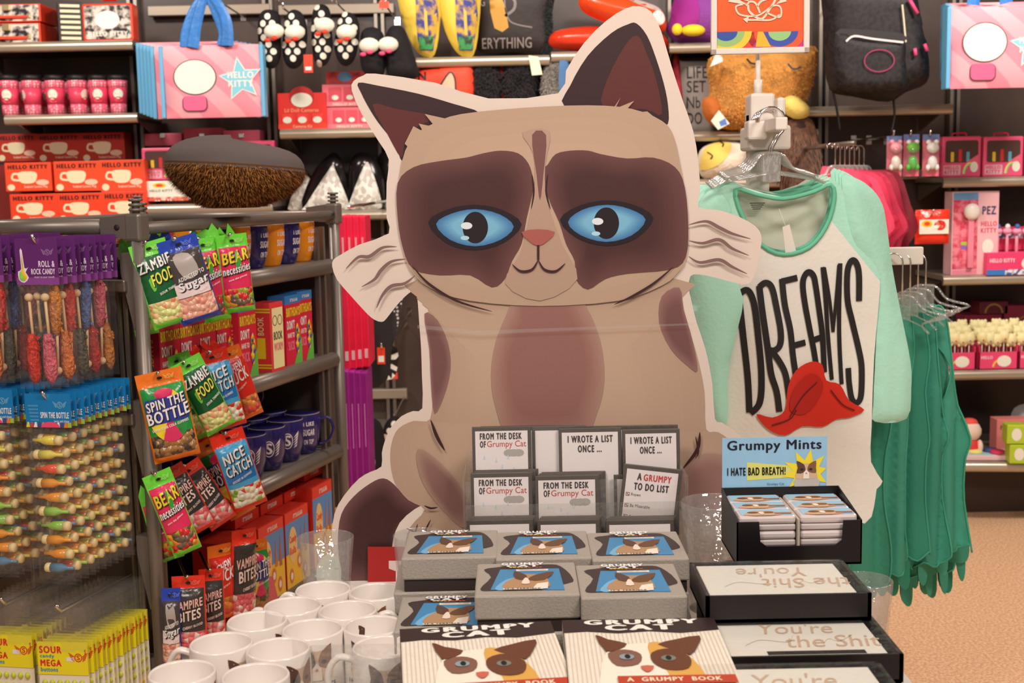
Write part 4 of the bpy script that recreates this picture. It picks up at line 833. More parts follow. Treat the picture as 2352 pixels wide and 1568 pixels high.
for (py, nm) in ((628, 'top'), (862, 'middle'), (1094, 'lower'), (1372, 'bottom')):
    # shelf nosing line passes picture column 660; solve its height on the side plane
    best = min((abs(at(660, py, 2.6+k*.005).x-(A.x+E1.x*(k*.005/E1.y))), k) for k in range(200)); Y = 2.6+best[1]*.005; z = at(660, py, Y).z
    zsh.append(z+.018)
    g = G(); y0, y1 = (.33 if nm != 'bottom' else .2), LEN-.02
    g.box(-.31, -.012, y0, y1, z+.006, z+.018, M((146, 136, 126), .35, .4)); g.tube([(-.008, y0, z), (-.008, y1, z)], .021, RM4, 14); g.obj('shelf_board', rack)
ZS1, ZS2, ZS3, ZS4 = zsh
g = G(); g.box(-.31, .0, .1, LEN, ZS4-.16, ZS4-.03, M((190, 180, 172), .5)); g.obj('base_panel', rack)
def rk(x, y, z=0): return Vector((A.x, A.y, 0))+E2*x+E1*y+Vector((0, 0, z))
# ---- rock candy, bottle candy, button candy on long pegs
def hookz(px, py, Y): return at(px, py, Y).z
LEAFM = M((180, 160, 200), .5)
def crest(g, x, z, s, y, mat):
    g.line(oval(x, z, s*.3, s*.34, 12)+[oval(x, z, s*.3, s*.34, 12)[0]], s*.08, y, mat); g.text('S', x-s*.15, z-s*.2, s*.3, s*.42, y, mat, .04)
    for q in (-1, 1):
        for k in range(4): g.line([(x+q*s*.36, z-s*.3+k*s*.13), (x+q*s*(.62+.07*k), z-s*.12+k*s*.17)], s*.07, y, mat)
def film(g, x0, x1, z0, z1, y=-.012, a=.1): g.sheet(rect(x0, z0, x1, z1), .02, lambda x, z: y+.004*noise.noise(Vector((x*60, z*30, x0))), clear(a=a))
STICK = M((214, 180, 130), .6)
def crystal(c1): return M(c1, .18, var=.35, vs=130, bump=1.0, bs=150, coat=.3)
CRY = [(204, 44, 26), (214, 92, 110), (70, 74, 60), (196, 120, 40), (70, 100, 160), (222, 110, 50), (176, 26, 24)]
def rock_candy(label, loc, rz, i, group):
    t = thing('rock_candy_pack', label, 'candy', loc, rz, group)
    g = G(); w = .044; g.box(-w, w, -.001, .001, -.062, .012, M((92, 40, 104), .35)); g.box(-w, w, -.0012, .0012, -.076, -.062, M((128, 66, 136), .35)); o = g.obj('header_card', t)
    g = G(); wt = M((222, 206, 226), .5)
    g.text('ROLL &', .004, -.042, .034, .012, .0018, wt, .05); g.text('ROCK CANDY', -.012, -.056, .05, .011, .0018, wt, .05); g.text('music to your mouth', -.006, -.064, .042, .005, .0018, wt, .0); crest(g, .024, -.014, .016, .0018, M((150, 110, 160), .5))
    gm = candy(((220, 60, 40), (230, 190, 60), (60, 120, 170), (120, 190, 70)), 60)
    g.poly(cat([(-.039, -.066), (-.028, -.072), (-.018, -.062), (-.024, -.052), (-.018, -.042), (-.026, -.044), (-.029, -.01), (-.034, -.01), (-.033, -.046), (-.04, -.05)], 2), .0015, wt); g.poly(cat([(-.037, -.065), (-.028, -.069), (-.021, -.061), (-.026, -.052), (-.028, -.046), (-.0305, -.014), (-.032, -.046), (-.037, -.052)], 2), .0019, gm); g.obj('printed_front', o)
    for s in (0, 1):
        f = s == 0; x = -.018+.034*s; c = CRY[(i*2+s) % 7]; g = G()
        z1 = -.10 if not (s and i % 2) else -.245; dz = -1 if not (s and i % 2) else 1
        g.tube([(x-.004, 0, z1), (x, 0, z1+dz*.09)], .0028, STICK, 6); g.ell((x-.004, 0, z1), (.0085, .0085, .008), M((214, 184, 140), .5), 10); q = g.obj('candy_stick', t)
        g = G(); pts = [(x-.004+.004*k/6*1, 0, z1+dz*(.07+k*.016)) for k in range(7)]; g.tube(pts, [.007, .010, .011, .0125, .013, .012, .006], crystal(c), 9)
        for k in range(24): a = random.uniform(0, 6.28); zz = random.uniform(.075, .16); g.ell((x+.009*math.cos(a), .009*math.sin(a), z1+dz*zz), (.0045, .0045, .0045), crystal(c), 4)
        g.obj('candy_crystal', q)
    g = G(); film(g, -w*.98, w*.98, -.275, -.076, -.014, .07); g.obj('clear_bag', t); return t
def bottles(label, loc, rz, i, group, first=False):
    t = thing('bottle_candy_pack', label, 'candy', loc, rz, group); w = .048
    g = G(); g.box(-w, w, -.001, .001, -.052, .014, M((22, 116, 176), .35)); o = g.obj('header_card', t)
    g = G(); wt = M((226, 226, 236), .5); g.text('SPIN THE BOTTLE', -.016, -.034, .06, .012, .0018, wt, .05); g.text('twist and chew', .012, -.042, .032, .005, .0018, wt, 0); crest(g, .026, -.008, .018, .0018, M((110, 170, 206), .5))
    for k in range(5): g.poly(rect(-.042+k*.001, -.012-.007*k, -.02, -.008-.007*k), .0016, M((60, 140, 190), .5))
    cols = ((226, 200, 40), (206, 60, 60), (236, 226, 206), (80, 60, 120), (230, 120, 40), (150, 180, 60))
    for k in range(12): g.poly([(-w+k*w/6, -.052), (-w+(k+1)*w/6, -.052), (-w+(k+1.6)*w/6-.006, -.042), (-w+(k+.4)*w/6, -.042)] if k < 11 else rect(-w+k*w/6, -.052, w, -.042), .0016, M(cols[k % 6], .5))
    g.poly(oval(.004, -.052, .02, .011)[:13], .0019, M((226, 70, 110), .5)); g.obj('printed_front', o)
    C = [(226, 206, 80), (216, 206, 90), (222, 84, 60), (230, 150, 56), (228, 148, 50), (146, 196, 86), (140, 190, 80), (236, 150, 50), (234, 146, 48), (80, 130, 164)]
    for k in range(10):
        z = -.078-k*.0283; c = C[(k+i*3) % 10] if not first else C[k]; q = -1 if (k+i) % 2 else 1
        pr = [(0, -.030), (.003, -.030), (.0034, -.017), (.009, -.004), (.0095, .018)]
        g = G(); g.X = Matrix.Translation((-.006+.001*k, 0, z)) @ Matrix.Rotation(q*math.pi/2, 4, 'Y'); g.lathe(pr, M(c, .25, coat=.4), seg=10); g.lathe([(.0095, .018), (.0096, .027), (.008, .03), (0, .03)], M((226, 204, 150), .3), seg=10); g.obj('wax_bottle', t)
    g = G(); film(g, -w*.95, w*.95, -.36, -.052, -.016, .07); g.obj('clear_bag', t); return t
def buttons(label, loc, rz, group, first=False):
    t = thing('button_candy_pack', label, 'candy', loc, rz, group); w = .052
    g = G(); g.box(-w, w, .002, .004, -.36, -.07, M((226, 216, 196), .5)); g.box(-w, w, .000, .0055, -.128, -.062, M((236, 214, 34), .3)); o = g.obj('header_card', t)
    g = G(); r = M((206, 44, 40), .5); b = M((40, 130, 170), .5)
    g.text('SOUR', -.048, -.084, .047, .015, .0006, r, .07); g.text('candy', -.047, -.095, .03, .009, .0006, b, .04); g.text('MEGA', -.047, -.111, .044, .014, .0006, r, .07); g.text('buttons', -.047, -.122, .036, .009, .0006, b, .04); crest(g, .033, -.092, .024, .0006, r); g.poly(rect(.008, -.1, .024, -.091), .0006, M((236, 216, 210), .5))
    g.text('S', .046, -.085, .004, .01, .0006, r, .05); g.obj('printed_front', o)
    if first:
        for r_ in range(9):
            for c_ in range(6):
                g = G(); g.ell((-.04+c_*.0155, .0, -.145-r_*.0225), (.0058, .005, .0068), M((186, 196, 60), .35), 8); g.obj('candy_button', t)
    else:
        g = G()
        for r_ in range(9): g.ell((.043, .0, -.145-r_*.0225), (.006, .005, .007), M(((186, 196, 60), (226, 180, 40), (80, 150, 160))[(r_ // 3) % 3], .35), 8)
        g.obj('candy_button', t)
    g = G(); film(g, -w, w, -.08, .012, -.001, .09); g.obj('clear_bag', t); return t
rows = [(u'rock', 558, 9, .023, 1.0), ('bottle', 918, 11, .02, 1), ('button', 1408, 14, .0155, 1)]
for kind, py, n, step, _ in rows:
    for col, x in enumerate((-.075, -.205, -.335)):
        end = rk(x, -.235); z = at(92, py, rk(-.075, -.235).y).z+(0, .004, .004)[col]
        g = G(); g.tube([(0, 0, .016), (0, .012, 0), (0, .25, 0)], .0035, CHROME, 6)
        nm = {'rock': 'rock candy packs', 'bottle': 'bottle candy packs', 'button': 'button candy packs'}[kind]; cn = ('right hand', 'next', 'leftmost')[col]
        tag(g.obj('peg_hook', None, (end.x, end.y, z), (0, 0, RZ)), 'peg through the %s column of %s' % (cn, nm), 'hook')
        for k in range(n if col < 2 else 3):
            p = rk(x+random.uniform(-.003, .003), -.222+k*step, z-.004); rz = RZ*.55+random.uniform(-.05, .05)+k*.004
            lb = '%s, %s from the front in the %s column' % ({'rock': 'purple rock candy pack', 'bottle': 'blue headed wax bottle candy strip', 'button': 'yellow banded candy button sheet'}[kind], (ORD+['rearmost']*3)[k], cn)
            (rock_candy if kind == 'rock' else bottles if kind == 'bottle' else buttons)(lb, p, rz, *((k+col*2,) if kind != 'button' else ()), nm, *((k == 0,) if kind != 'rock' else ()))
# ---- gummy bags on the side of the rack
KIND = {
 'zombie': dict(h=(112, 214, 70), p=(22, 92, 50), t=(('ZAMBIE', .05, .66, .9, .12, (236, 236, 220)), ('FOOD', .3, .49, .62, .14, (226, 236, 90)), ('SOUR THINGS', .4, .38, .55, .03, (230, 230, 220))), c=((226, 196, 140), (236, 140, 110), (210, 220, 140))),
 'sugar': dict(h=(38, 66, 170), p=(70, 64, 64), t=(('ADDICTED TO', .2, .5, .7, .05, (230, 226, 220)), ('Sugar', .16, .36, .8, .13, (240, 236, 232)), ('sweet tooth', .4, .31, .45, .03, (230, 220, 220))), c=((240, 150, 130), (236, 190, 160), (244, 170, 150)), grey=1),
 'bear': dict(h=(104, 212, 62), p=(214, 50, 92), t=(('BEAR', .08, .62, .86, .15, (236, 206, 50)), ('necessities', .06, .48, .9, .1, (244, 236, 230)), ('save the planet', .2, .4, .6, .03, (244, 220, 220))), c=((206, 50, 50), (150, 170, 50), (226, 150, 50), (110, 90, 70))),
 'spin': dict(h=(236, 116, 32), p=(40, 140, 66), t=(('SPIN THE', .08, .58, .84, .11, (240, 240, 236)), ('BOTTLE', .05, .44, .92, .13, (240, 240, 236)), ('SUPER SOUR COLA GUMMIES', .1, .36, .8, .03, (240, 230, 220))), c=((90, 70, 56), (130, 100, 70), (70, 56, 50), (160, 120, 70)), pie=1),
 'catch': dict(h=(222, 48, 28), p=(70, 160, 210), t=(('NICE', .14, .62, .66, .13, (240, 240, 236)), ('CATCH', .12, .46, .78, .14, (240, 240, 236)), ('ROCKET IN GUMMIES', .2, .38, .6, .03, (220, 230, 240))), c=((236, 220, 190), (220, 60, 50), (120, 170, 60), (240, 226, 206))),
 'vampire': dict(h=(216, 52, 32), p=(56, 52, 50), t=(('VAMPIRE', .08, .58, .84, .11, (226, 180, 170)), ('BITES', .16, .43, .7, .13, (236, 200, 190)), ('CHERRY BLOOD', .3, .34, .6, .035, (220, 200, 196))), c=((222, 120, 120), (236, 200, 190), (206, 90, 100))),
 'sour': dict(h=(236, 110, 30), p=(206, 44, 30), t=(('CHEW', .2, .66, .6, .1, (240, 236, 230)), ('SUCK', .12, .5, .76, .16, (240, 240, 236)), ('CHEWY', .3, .42, .4, .03, (240, 200, 190))), c=((226, 140, 60), (170, 110, 60), (206, 70, 60))),
}
def gummy(label, kind, top, bot, wpx, Y, yaw, group=None, zig=False, xoff=0):
    K = KIND[kind]; a = at(top[0], top[1], Y); b = at(bot[0], bot[1], Y); v = b-a; L = v.length; roll = math.atan2(v.x, -v.z)
    w = wpx*Y/FPX/math.cos(abs(yaw))*.5
    t = thing('gummy_bag', label, 'bag', a, 0, group)
    t.rotation_euler = (Matrix.Rotation(yaw, 3, 'Z') @ Matrix.Rotation(-roll, 3, 'Y')).to_euler()
    hm = M(K['h'], .22, bump=.35, bs=45); pm = M(K['p'], .22, bump=.3, bs=30); cm = candy(K['c'], 90)
    top_ = [(w, 0)]+([(w*(1-.33*k), (.012 if k % 2 else -.003)+.012*random.random()) for k in range(1, 6)] if zig else [])+[(-w, 0)]
    P = [(-w, -L), (w, -L)]+top_
    def fn(x, z):
        d = max(0, min(w-abs(x), z+L, max(0, -z-.03)*1.4)); R_ = .035; dd = min(d, R_); return -.017*math.sqrt(max(0, 1-(1-dd/R_)**2))+.002*noise.noise(Vector((x*60, z*60, top[0])))
    def mf(x, z):
        q = (z+L)/L
        if q > .84 or q < .07 or abs(x) > w*.93: return hm
        return cm if q < .31 else pm
    g = G(); g.sheet(P, .0115, fn, hm, matf=mf, cuts=[[(-w*.93, -L*.16), (w*.93, -L*.16)], [(-w*.93, -L*.93), (w*.93, -L*.93)], [(-w*.93, -L*.93), (-w*.93, -L*.16)], [(w*.93, -L*.93), (w*.93, -L*.16)], [(-w*.93, -L*.69), (w*.93, -L*.69)]]); g.sheet(P, .03, lambda x, z: -fn(x, z)*.6+.001, hm); o = g.obj('pouch', t)
    g = G(); f2 = lambda x, z: fn(x, z)
    if K.get('pie'):
        for k, c in enumerate(((226, 206, 50), (206, 50, 96), (40, 140, 66), (226, 206, 50), (206, 50, 96), (40, 140, 66))):
            a0 = k*60; q = [(0, -L*.48)]+[(w*.84*math.cos(math.radians(a0+j*15)), -L*.48+L*.3*math.sin(math.radians(a0+j*15))) for j in range(5)]; g.poly(q, .0012, M(c, .25), f2, .012)
        g.poly(rrect(-w*.88, -L*.56, w*.88, -L*.28, .006), .002, M((44, 60, 140), .3), f2, .012)
    if K.get('grey'):
        g.poly(cat([(-w*.5, -L*.2), (w*.3, -L*.2), (w*.55, -L*.4), (w*.2, -L*.48), (-w*.3, -L*.45)], 3)[::-1], .0012, M((166, 158, 152), .3), f2, .012); g.poly(rect(-w*.85, -L*.68, w*.85, -L*.52), .0012, M((226, 206, 206), .3), f2, .012)
    if kind == 'catch': g.poly(rect(-w*.85, -L*.62, w*.85, -L*.5), .0012, M((36, 110, 180), .25), f2, .012)
    if kind == 'bear': g.poly(cat([(w*.0, -L*.22), (w*.25, -L*.24), (w*.3, -L*.4), (-w*.05, -L*.42)], 2)[::-1], .0030, M((60, 150, 60), .3), f2, .012)
    if kind == 'zombie': g.poly(cat([(-w*.55, -L*.42), (-w*.3, -L*.4), (-w*.25, -L*.52), (-w*.45, -L*.56)], 2)[::-1], .0012, M((110, 200, 60), .3), f2, .012)
    for s, x, q, ww, hh, c in K['t']:
        if kind in ('zombie', 'catch', 'bear', 'spin', 'sugar') and hh > .09: g.text(s, -w+x*2*w+.0022, -L+q*L-.0022, ww*2*w, hh*L, .0026, M((20, 24, 30), .4), .05, fn=f2, rise=.01)
        g.text(s, -w+x*2*w, -L+q*L, ww*2*w, hh*L, .0034, M(c, .3), .045, fn=f2, rise=.01)
    crest(g, w*.4, -.014, .014, .004, M(tuple(min(255, v+60) for v in K['h']), .4)); g.poly(oval(0, -.014, .006, .003, 10), .004, BLACK)
    g.obj('printed_front', o); return t
BG = 'foil gummy bags on the side of the rack'
def bagset(row):
    for k, (kind, top, bot, w, Y, yaw, desc) in enumerate(row):
        n = {'zombie': 'green headed dark green gummy bag', 'sugar': 'blue gummy bag with grey portrait panel', 'bear': 'green headed pink gummy bag', 'spin': 'orange gummy bag with multicoloured wheel panel', 'catch': 'red headed light blue gummy bag', 'vampire': 'red and black gummy bag', 'sour': 'orange and red gummy bag'}[kind]
        gummy(n+', '+desc, kind, top, bot, w, Y, math.radians(yaw), BG, zig=any(q in desc for q in ('rearmost', 'half', 'deep', 'behind', 'tucked', 'rear')))
bagset([
 ('zombie', (352, 540), (398, 690), 62, 2.72, 24, 'rearmost behind the blue one in the top row'),
 ('sugar', (356, 548), (424, 735), 66, 2.70, 24, 'half covered in the top row'),
 ('zombie', (468, 535), (500, 690), 60, 2.84, 26, 'deep in the top row near the cups'),
 ('bear', (508, 540), (545, 690), 56, 2.88, 26, 'deep in the top row beside the cups'),
 ('bear', (462, 548), (502, 738), 56, 2.78, 26, 'partly covered in the top row'),
 ('bear', (530, 538), (552, 716), 64, 2.80, 26, 'nearest the cups in the top row'),
 ('zombie', (336, 556), (396, 748), 78, 2.60, 24, 'front left of the top row beside the post'),
 ('sugar', (404, 546), (464, 738), 84, 2.62, 24, 'front middle of the top row'),
 ('zombie', (300, 560), (338, 770), 50, 2.66, 24, 'tucked behind the post in the top row'),
])
bagset([
 ('catch', (470, 800), (520, 985), 62, 2.86, 24, 'behind its twin in the second row'),
 ('vampire', (512, 812), (556, 960), 50, 2.86, 30, 'deep in the second row'),
 ('sour', (520, 800), (580, 962), 54, 2.84, 30, 'at the right end of the second row'),
 ('zombie', (400, 815), (468, 1010), 62, 2.76, 26, 'middle of three green ones in the second row'),
 ('zombie', (376, 820), (452, 1015), 60, 2.80, 26, 'rear of three green ones in the second row'),
 ('catch', (482, 806), (530, 985), 72, 2.76, 24, 'front right of the second row'),
 ('zombie', (425, 826), (510, 992), 66, 2.68, 26, 'front of three green ones in the second row'),
 ('spin', (362, 852), (408, 1056), 100, 2.58, 20, 'big front left one of the second row'),
])
bagset([
 ('catch', (470, 1000), (545, 1160), 60, 2.9, 24, 'behind its twin in the third row'),
 ('spin', (470, 1010), (560, 1190), 60, 2.78, 24, 'in the middle of the third row'),
 ('catch', (518, 992), (578, 1170), 74, 2.72, 24, 'front right of the third row'),
 ('vampire', (425, 1068), (515, 1210), 64, 2.68, 24, 'right one of the pair in the third row'),
 ('vampire', (382, 1078), (462, 1228), 72, 2.64, 24, 'left one of the pair in the third row'),
 ('bear', (358, 1085), (432, 1276), 62, 2.56, 24, 'front left of the third row beside the post'),
 ('bear', (350, 1130), (392, 1290), 60, 2.62, 24, 'shaded one behind the post in the third row'),
])
bagset([
 ('spin', (520, 1270), (530, 1400), 50, 2.80, 40, 'deep in the lowest row'),
 ('vampire', (560, 1215), (555, 1420), 46, 2.78, 48, 'turned sideways in the lowest row'),
 ('spin', (586, 1240), (590, 1400), 46, 2.86, 48, 'turned sideways beside the cola cartons'),
 ('sour', (505, 1250), (512, 1420), 50, 2.74, 40, 'in the middle of the lowest row'),
 ('vampire', (484, 1306), (492, 1475), 56, 2.66, 10, 'right one of the upright pair in the lowest row'),
 ('vampire', (432, 1322), (440, 1500), 76, 2.58, 8, 'left one of the upright pair in the lowest row'),
 ('sugar', (392, 1350), (396, 1530), 44, 2.56, 8, 'beside the post in the lowest row'),
])
for i, (px, py, Y) in enumerate(((336, 560, 2.58), (404, 552, 2.6), (458, 552, 2.7), (530, 542, 2.76), (365, 860, 2.56), (425, 836, 2.66), (484, 812, 2.74), (358, 1092, 2.54), (425, 1074, 2.66), (520, 998, 2.7), (432, 1328, 2.56), (484, 1312, 2.64))):
    o = at(px, py, Y); g = G(); g.tube([(0, 0, .006), (-.005, .003, 0), (-.06, .15, 0)], .0032, CHROME, 6); tag(g.obj('peg_hook', None, o), 'side peg %s of the rack, holding gummy bags' % ORD[i], 'hook', 'side pegs of the rack')
# ---- mugs and boxes on the rack shelves
def mugprof(r, h, wall=.0035):
    return [(0, 0), (r*.62, 0), (r*.72, .006), (r*.93, h*.38), (r, h*.7), (r*.985, h-.002), (r-.002, h), (r-wall, h-.002), (r-wall-.001, h*.6), (r*.8, h*.25), (r*.5, .008), (0, .007)]
def shelf_mug(label, loc, r, h, body, inner, group, hang=None, txt=None, cr=False, rz=0):
    t = thing('mug', label, 'mug', loc, rz, group); pf = mugprof(r, h)
    g = G(); g.lathe(pf[:7], body, seg=28); g.lathe(pf[5:], inner, seg=28); g.obj('cup', t)
    if hang is not None:
        g = G(); c, s = math.cos(hang), math.sin(hang); P = cat([(r*.9, h*.8), (r+.022, h*.84), (r+.034, h*.56), (r+.02, h*.28), (r*.84, h*.2)], 4, False); g.tube([(x*c, x*s, z) for x, z in P], .0055, body, 8, .004); g.obj('handle', t)
    g = G(); wt = M((226, 220, 226), .5)
    def wrap(V, F, m, off=.0012):
        o = []
        for u, z in V:
            q = z/h; rr = r*(.72+(q-.06)/(.32)*.21 if q < .38 else .93+(q-.38)/.32*.07 if q < .7 else 1)+off; a = u/r-math.pi/2; o.append((rr*math.cos(a), rr*math.sin(a), z))
        g.add(o, F, m, True)
    if cr:
        V, F = glyphs('S', .05); wrap([(-.009+u*.018, h*.42+q*h*.26) for u, q in V], F, wt)
        V = []; F = []
        for s_ in (-1, 1):
            for k in range(5):
                b = len(V); V += [(s_*.016, h*(.36+.06*k)), (s_*(.028+.001*k), h*(.46+.075*k)), (s_*(.026+.001*k), h*(.40+.07*k))]; F.append((b, b+1, b+2) if s_ < 0 else (b, b+2, b+1))
        wrap(V, F, wt); ring = [(.0145*math.cos(a)*k, h*.54+h*.19*math.sin(a)*k) for k in (1, .88) for a in [math.radians(15*i) for i in range(24)]]; wrap(ring, [(i, (i+1) % 24, 24+(i+1) % 24, 24+i) for i in range(24)], wt)
    if txt:
        for s_, u, z, w_, h_ in txt: V, F = glyphs(s_, .06); wrap([(u+a*w_, z*h+b*h_*h) for a, b in V], F, wt)
    if cr or txt: g.obj('printed_crest' if cr else 'printed_lettering', t)
    return t
NAVY = M((34, 28, 96), .2, coat=.5); ORG = M((238, 136, 20), .25, coat=.4); IN = M((206, 196, 178), .3); LMUG = (('i LIKE', -.004, .72, .03, .1), ('SUGAR', -.006, .48, .034, .16), ('ON TOP', -.004, .26, .03, .13))
for r_ in range(2):
    for k in range(7):
        p = rk(-.06-.095*r_, .315+.088*k, ZS1); nv = (k+r_) % 2 == 1
        shelf_mug('%s mug, %s from the left, %s row, top rack shelf' % ('navy blue' if nv else 'orange', ORD[k], ('front', 'back')[r_]), p, .044, .108, NAVY if nv else ORG, WHITE, 'orange and navy mugs on the rack', txt=LMUG if r_ == 0 else None, rz=.9)
n = 0
for r_ in range(2):
    for k in range(6):
        p = rk(-.055-.1*r_, .30+.102*k-.0*r_, ZS3)
        shelf_mug('glossy navy mug, %s from the left, %s row, lower rack shelf' % (ORD[k], ('front', 'back')[r_]), p, .049, .112, NAVY, IN, 'navy mugs on the rack', hang=(-.2 if k in (0, 5) else 2.4), cr=k not in (0, 5), txt=LMUG if k in (0, 5) and r_ == 0 else None, rz=.3 if k else -.1)
for k in range(4):
    p = rk(-.21, .40+.12*k, ZS3+.1*(k < 3)); shelf_mug('navy mug stacked at the shaded back of the lower shelf, %s from the left' % ORD[k], rk(-.20, .34+.12*k, ZS3+.1125), .044, .10, NAVY, IN, 'stacked navy mugs at the back', hang=0, cr=True, rz=.2)
def rbox(label, y, wd, dp, h, z, draw, side, body, x=-.012, rz=0, name='sweets_carton', top=None, group=None):
    """carton on a rack shelf: its printed face looks outward (+x of the rack); wd along the shelf"""
    o = rk(x, y, z); t = thing(name, label, 'carton', o, RZ+math.pi/2+rz, group)
    g = G(); g.box(0, wd, 0, dp, 0, h, body, .0015); o2 = g.obj('box_body', t)
    if top: g = G(); g.box(-.0005, wd+.0005, -.0006, dp+.0005, h*.88, h+.0006, top, .001); g.obj('top_band', t)
    g = G(); draw(g, wd, h)
    g.obj('printed_front', t)
    if side: g = G(); g.X = Matrix.Rotation(-math.pi/2, 4, 'Z'); side(g, dp, h); g.obj('printed_side', t)
    return t
def bd_front(g, w, h):
    g.poly([(w*.45, 0), (w, 0), (w, h*.38)], .0008, M((96, 170, 70), .4)); g.text('BIRTHDAYS', w*.04, h*.7, w*.9, h*.13, .0012, M((236, 206, 40), .4), .06)
    g.text("DON'T", w*.06, h*.52, w*.5, h*.13, .0012, M((240, 226, 220), .4), .06); g.text('HAVE TO', w*.08, h*.4, w*.45, h*.07, .0012, M((240, 226, 220), .4), .05); g.text('SUCK', w*.1, h*.22, w*.42, h*.13, .0012, M((226, 120, 150), .4), .06)
    g.poly(cat([(w*.66, h*.6), (w*.85, h*.5), (w*.9, h*.3), (w*.72, h*.15), (w*.6, h*.3)], 2)[::-1], .0014, candy(((206, 60, 40), (60, 70, 160), (230, 190, 50), (60, 150, 80)), 90)); g.text("IT'SUGAR", w*.3, h*.91, w*.5, h*.045, .0016, WHITE, .04)
def bd_side(g, w, h):
    g.X = g.X @ Matrix.Translation((-w, 0, 0)); m = g.X; g.X = m @ Matrix.Translation((w*.65, -.0012, h*.12)) @ Matrix.Rotation(-math.pi/2, 4, 'Y'); V, F = glyphs('BIRTHDAYS', .06); g.add([(u*h*.62, 0, q*w*.35) for u, q in V], F, M((214, 170, 40), .4)); g.X = m
REDB = M((200, 36, 62), .35); BLT = M((50, 120, 186), .35)
for k in range(6): rbox('magenta birthday sweets carton, %s from the left on the middle shelf' % ORD[k], [.12, .20, .28, .355, .43, .74][k], .085, .045 if k < 5 else .05, .185, ZS2, bd_front, bd_side, REDB, top=BLT, x=-.02 if k > 3 else -.04, group='birthday sweets cartons')
rbox('magenta birthday sweets carton between the yellow striped carton and the rear one', .655, .085, .05, .182, ZS2, bd_front, bd_side, REDB, top=BLT, group='birthday sweets cartons')
def bw_front(g, w, h):
    g.poly(rect(w*.12, h*.05, w*.94, h*.92), .0008, M((236, 214, 160), .4)); 
    for s in (.32, .7): g.line(oval(w*s, h*.74, w*.16, h*.07, 14)+[oval(w*s, h*.74, w*.16, h*.07, 14)[0]], .0018, .0014, BLACK)
    g.text('BOOK', w*.2, h*.46, w*.65, h*.12, .0014, M((60, 50, 60), .4), .03); g.text('WORM', w*.2, h*.3, w*.65, h*.12, .0014, M((214, 110, 120), .4), .03)
def bw_side(g, w, h):
    g.X = g.X @ Matrix.Translation((-w, 0, 0)); ym = M((226, 206, 40), .4)
    for q in (.06, .1, .86, .9): g.poly(rect(0, h*q, w, h*(q+.022)), .0008, ym)
    g.poly(rect(w*.3, h*.2, w*.72, h*.5), .0008, ym); m = g.X
    for s, z0, l, c in (('BOOK', .54, .26, (240, 214, 150)),): g.X = m @ Matrix.Translation((w*.68, -.0014, h*z0)) @ Matrix.Rotation(-math.pi/2, 4, 'Y'); V, F = glyphs(s, .04); g.add([(u*h*l, 0, q*w*.32) for u, q in V], F, M(c, .4))
    g.X = m
rbox('red and yellow striped book shaped sweets carton standing alone', .55, .07, .055, .175, ZS2, bw_front, bw_side, M((214, 60, 62), .35), x=.0)
def roll_front(g, w, h):
    g.poly(rect(0, 0, w, h*.45), .0008, M((226, 186, 44), .35)); g.poly(rect(0, h*.45, w, h*.86), .0008, M((80, 136, 196), .35)); g.poly(rect(0, h*.86, w, h), .0008, M((216, 50, 36), .35)); g.text("IT'SUGAR", w*.35, h*.89, w*.4, h*.06, .0013, WHITE, .04)
    g.poly(oval(w*.3, h*.55, w*.18, h*.24), .0012, M((222, 190, 130), .4)); g.text('Candy', w*.15, h*.56, w*.3, h*.12, .0016, RED, .05); g.text('Rolls', w*.16, h*.43, w*.26, h*.1, .0016, RED, .05)
    for x, z in ((.2, .15), (.55, .3), (.78, .15)): g.poly(oval(w*x, h*z, w*.09, h*.1), .0012, M((200, 110, 60), .4)); g.poly(oval(w*x, h*z, w*.05, h*.05), .0016, WHITE)
    g.poly([(w*.6, h*.4), (w*.66, h*.75), (w*.72, h*.4)], .0014, M((190, 110, 60), .4)); g.poly([(w*.78, h*.38), (w*.84, h*.8), (w*.9, h*.38)], .0014, M((176, 96, 60), .4))
for k in range(4): rbox('red, blue and yellow candy roll carton on the bottom shelf, %s from the left' % ORD[k], (.30, .44, .58, .74)[k], (.13, .13, .13, .12)[k], .1, .20 if k < 3 else .23, ZS4, roll_front, None, M((206, 54, 40), .35), x=.0, group='candy roll cartons')
for k in range(4): rbox('red carton lying flat above the candy roll cartons, %s from the left' % ORD[k], (.42, .55, .68, .80)[k], .12, .1, .03, ZS4+(.201 if k < 3 else .231), lambda g, w, h: g.text("IT'SUGAR", w*.3, h*.3, w*.4, h*.4, .0008, WHITE, .04), None, M((204, 50, 36), .35), x=-.05, group='flat red cartons')
t = thing('open_gift_box', 'small open red lined box low at the front of the candy rolls', 'box', rk(.05, .28, ZS4-.05), RZ+.9); pm = M((206, 96, 96), .4)
g = G(); g.box(0, .13, 0, .1, 0, .004, M((226, 210, 206), .5)); g.box(0, .004, 0, .1, 0, .045, pm); g.box(.126, .13, 0, .1, 0, .045, pm); g.box(0, .13, .096, .1, 0, .045, pm); g.box(0, .13, 0, .004, 0, .045, M((226, 214, 220), .5)); g.obj('tray', t)
g = G(); g.box(0, .13, 0, .003, 0, .09, pm); g.obj('lid', t, (0, .1, .045), (-.5, 0, 0))
for i, (k, x) in enumerate(((0, -.16), (1, -.11), (2, -.06))): pass
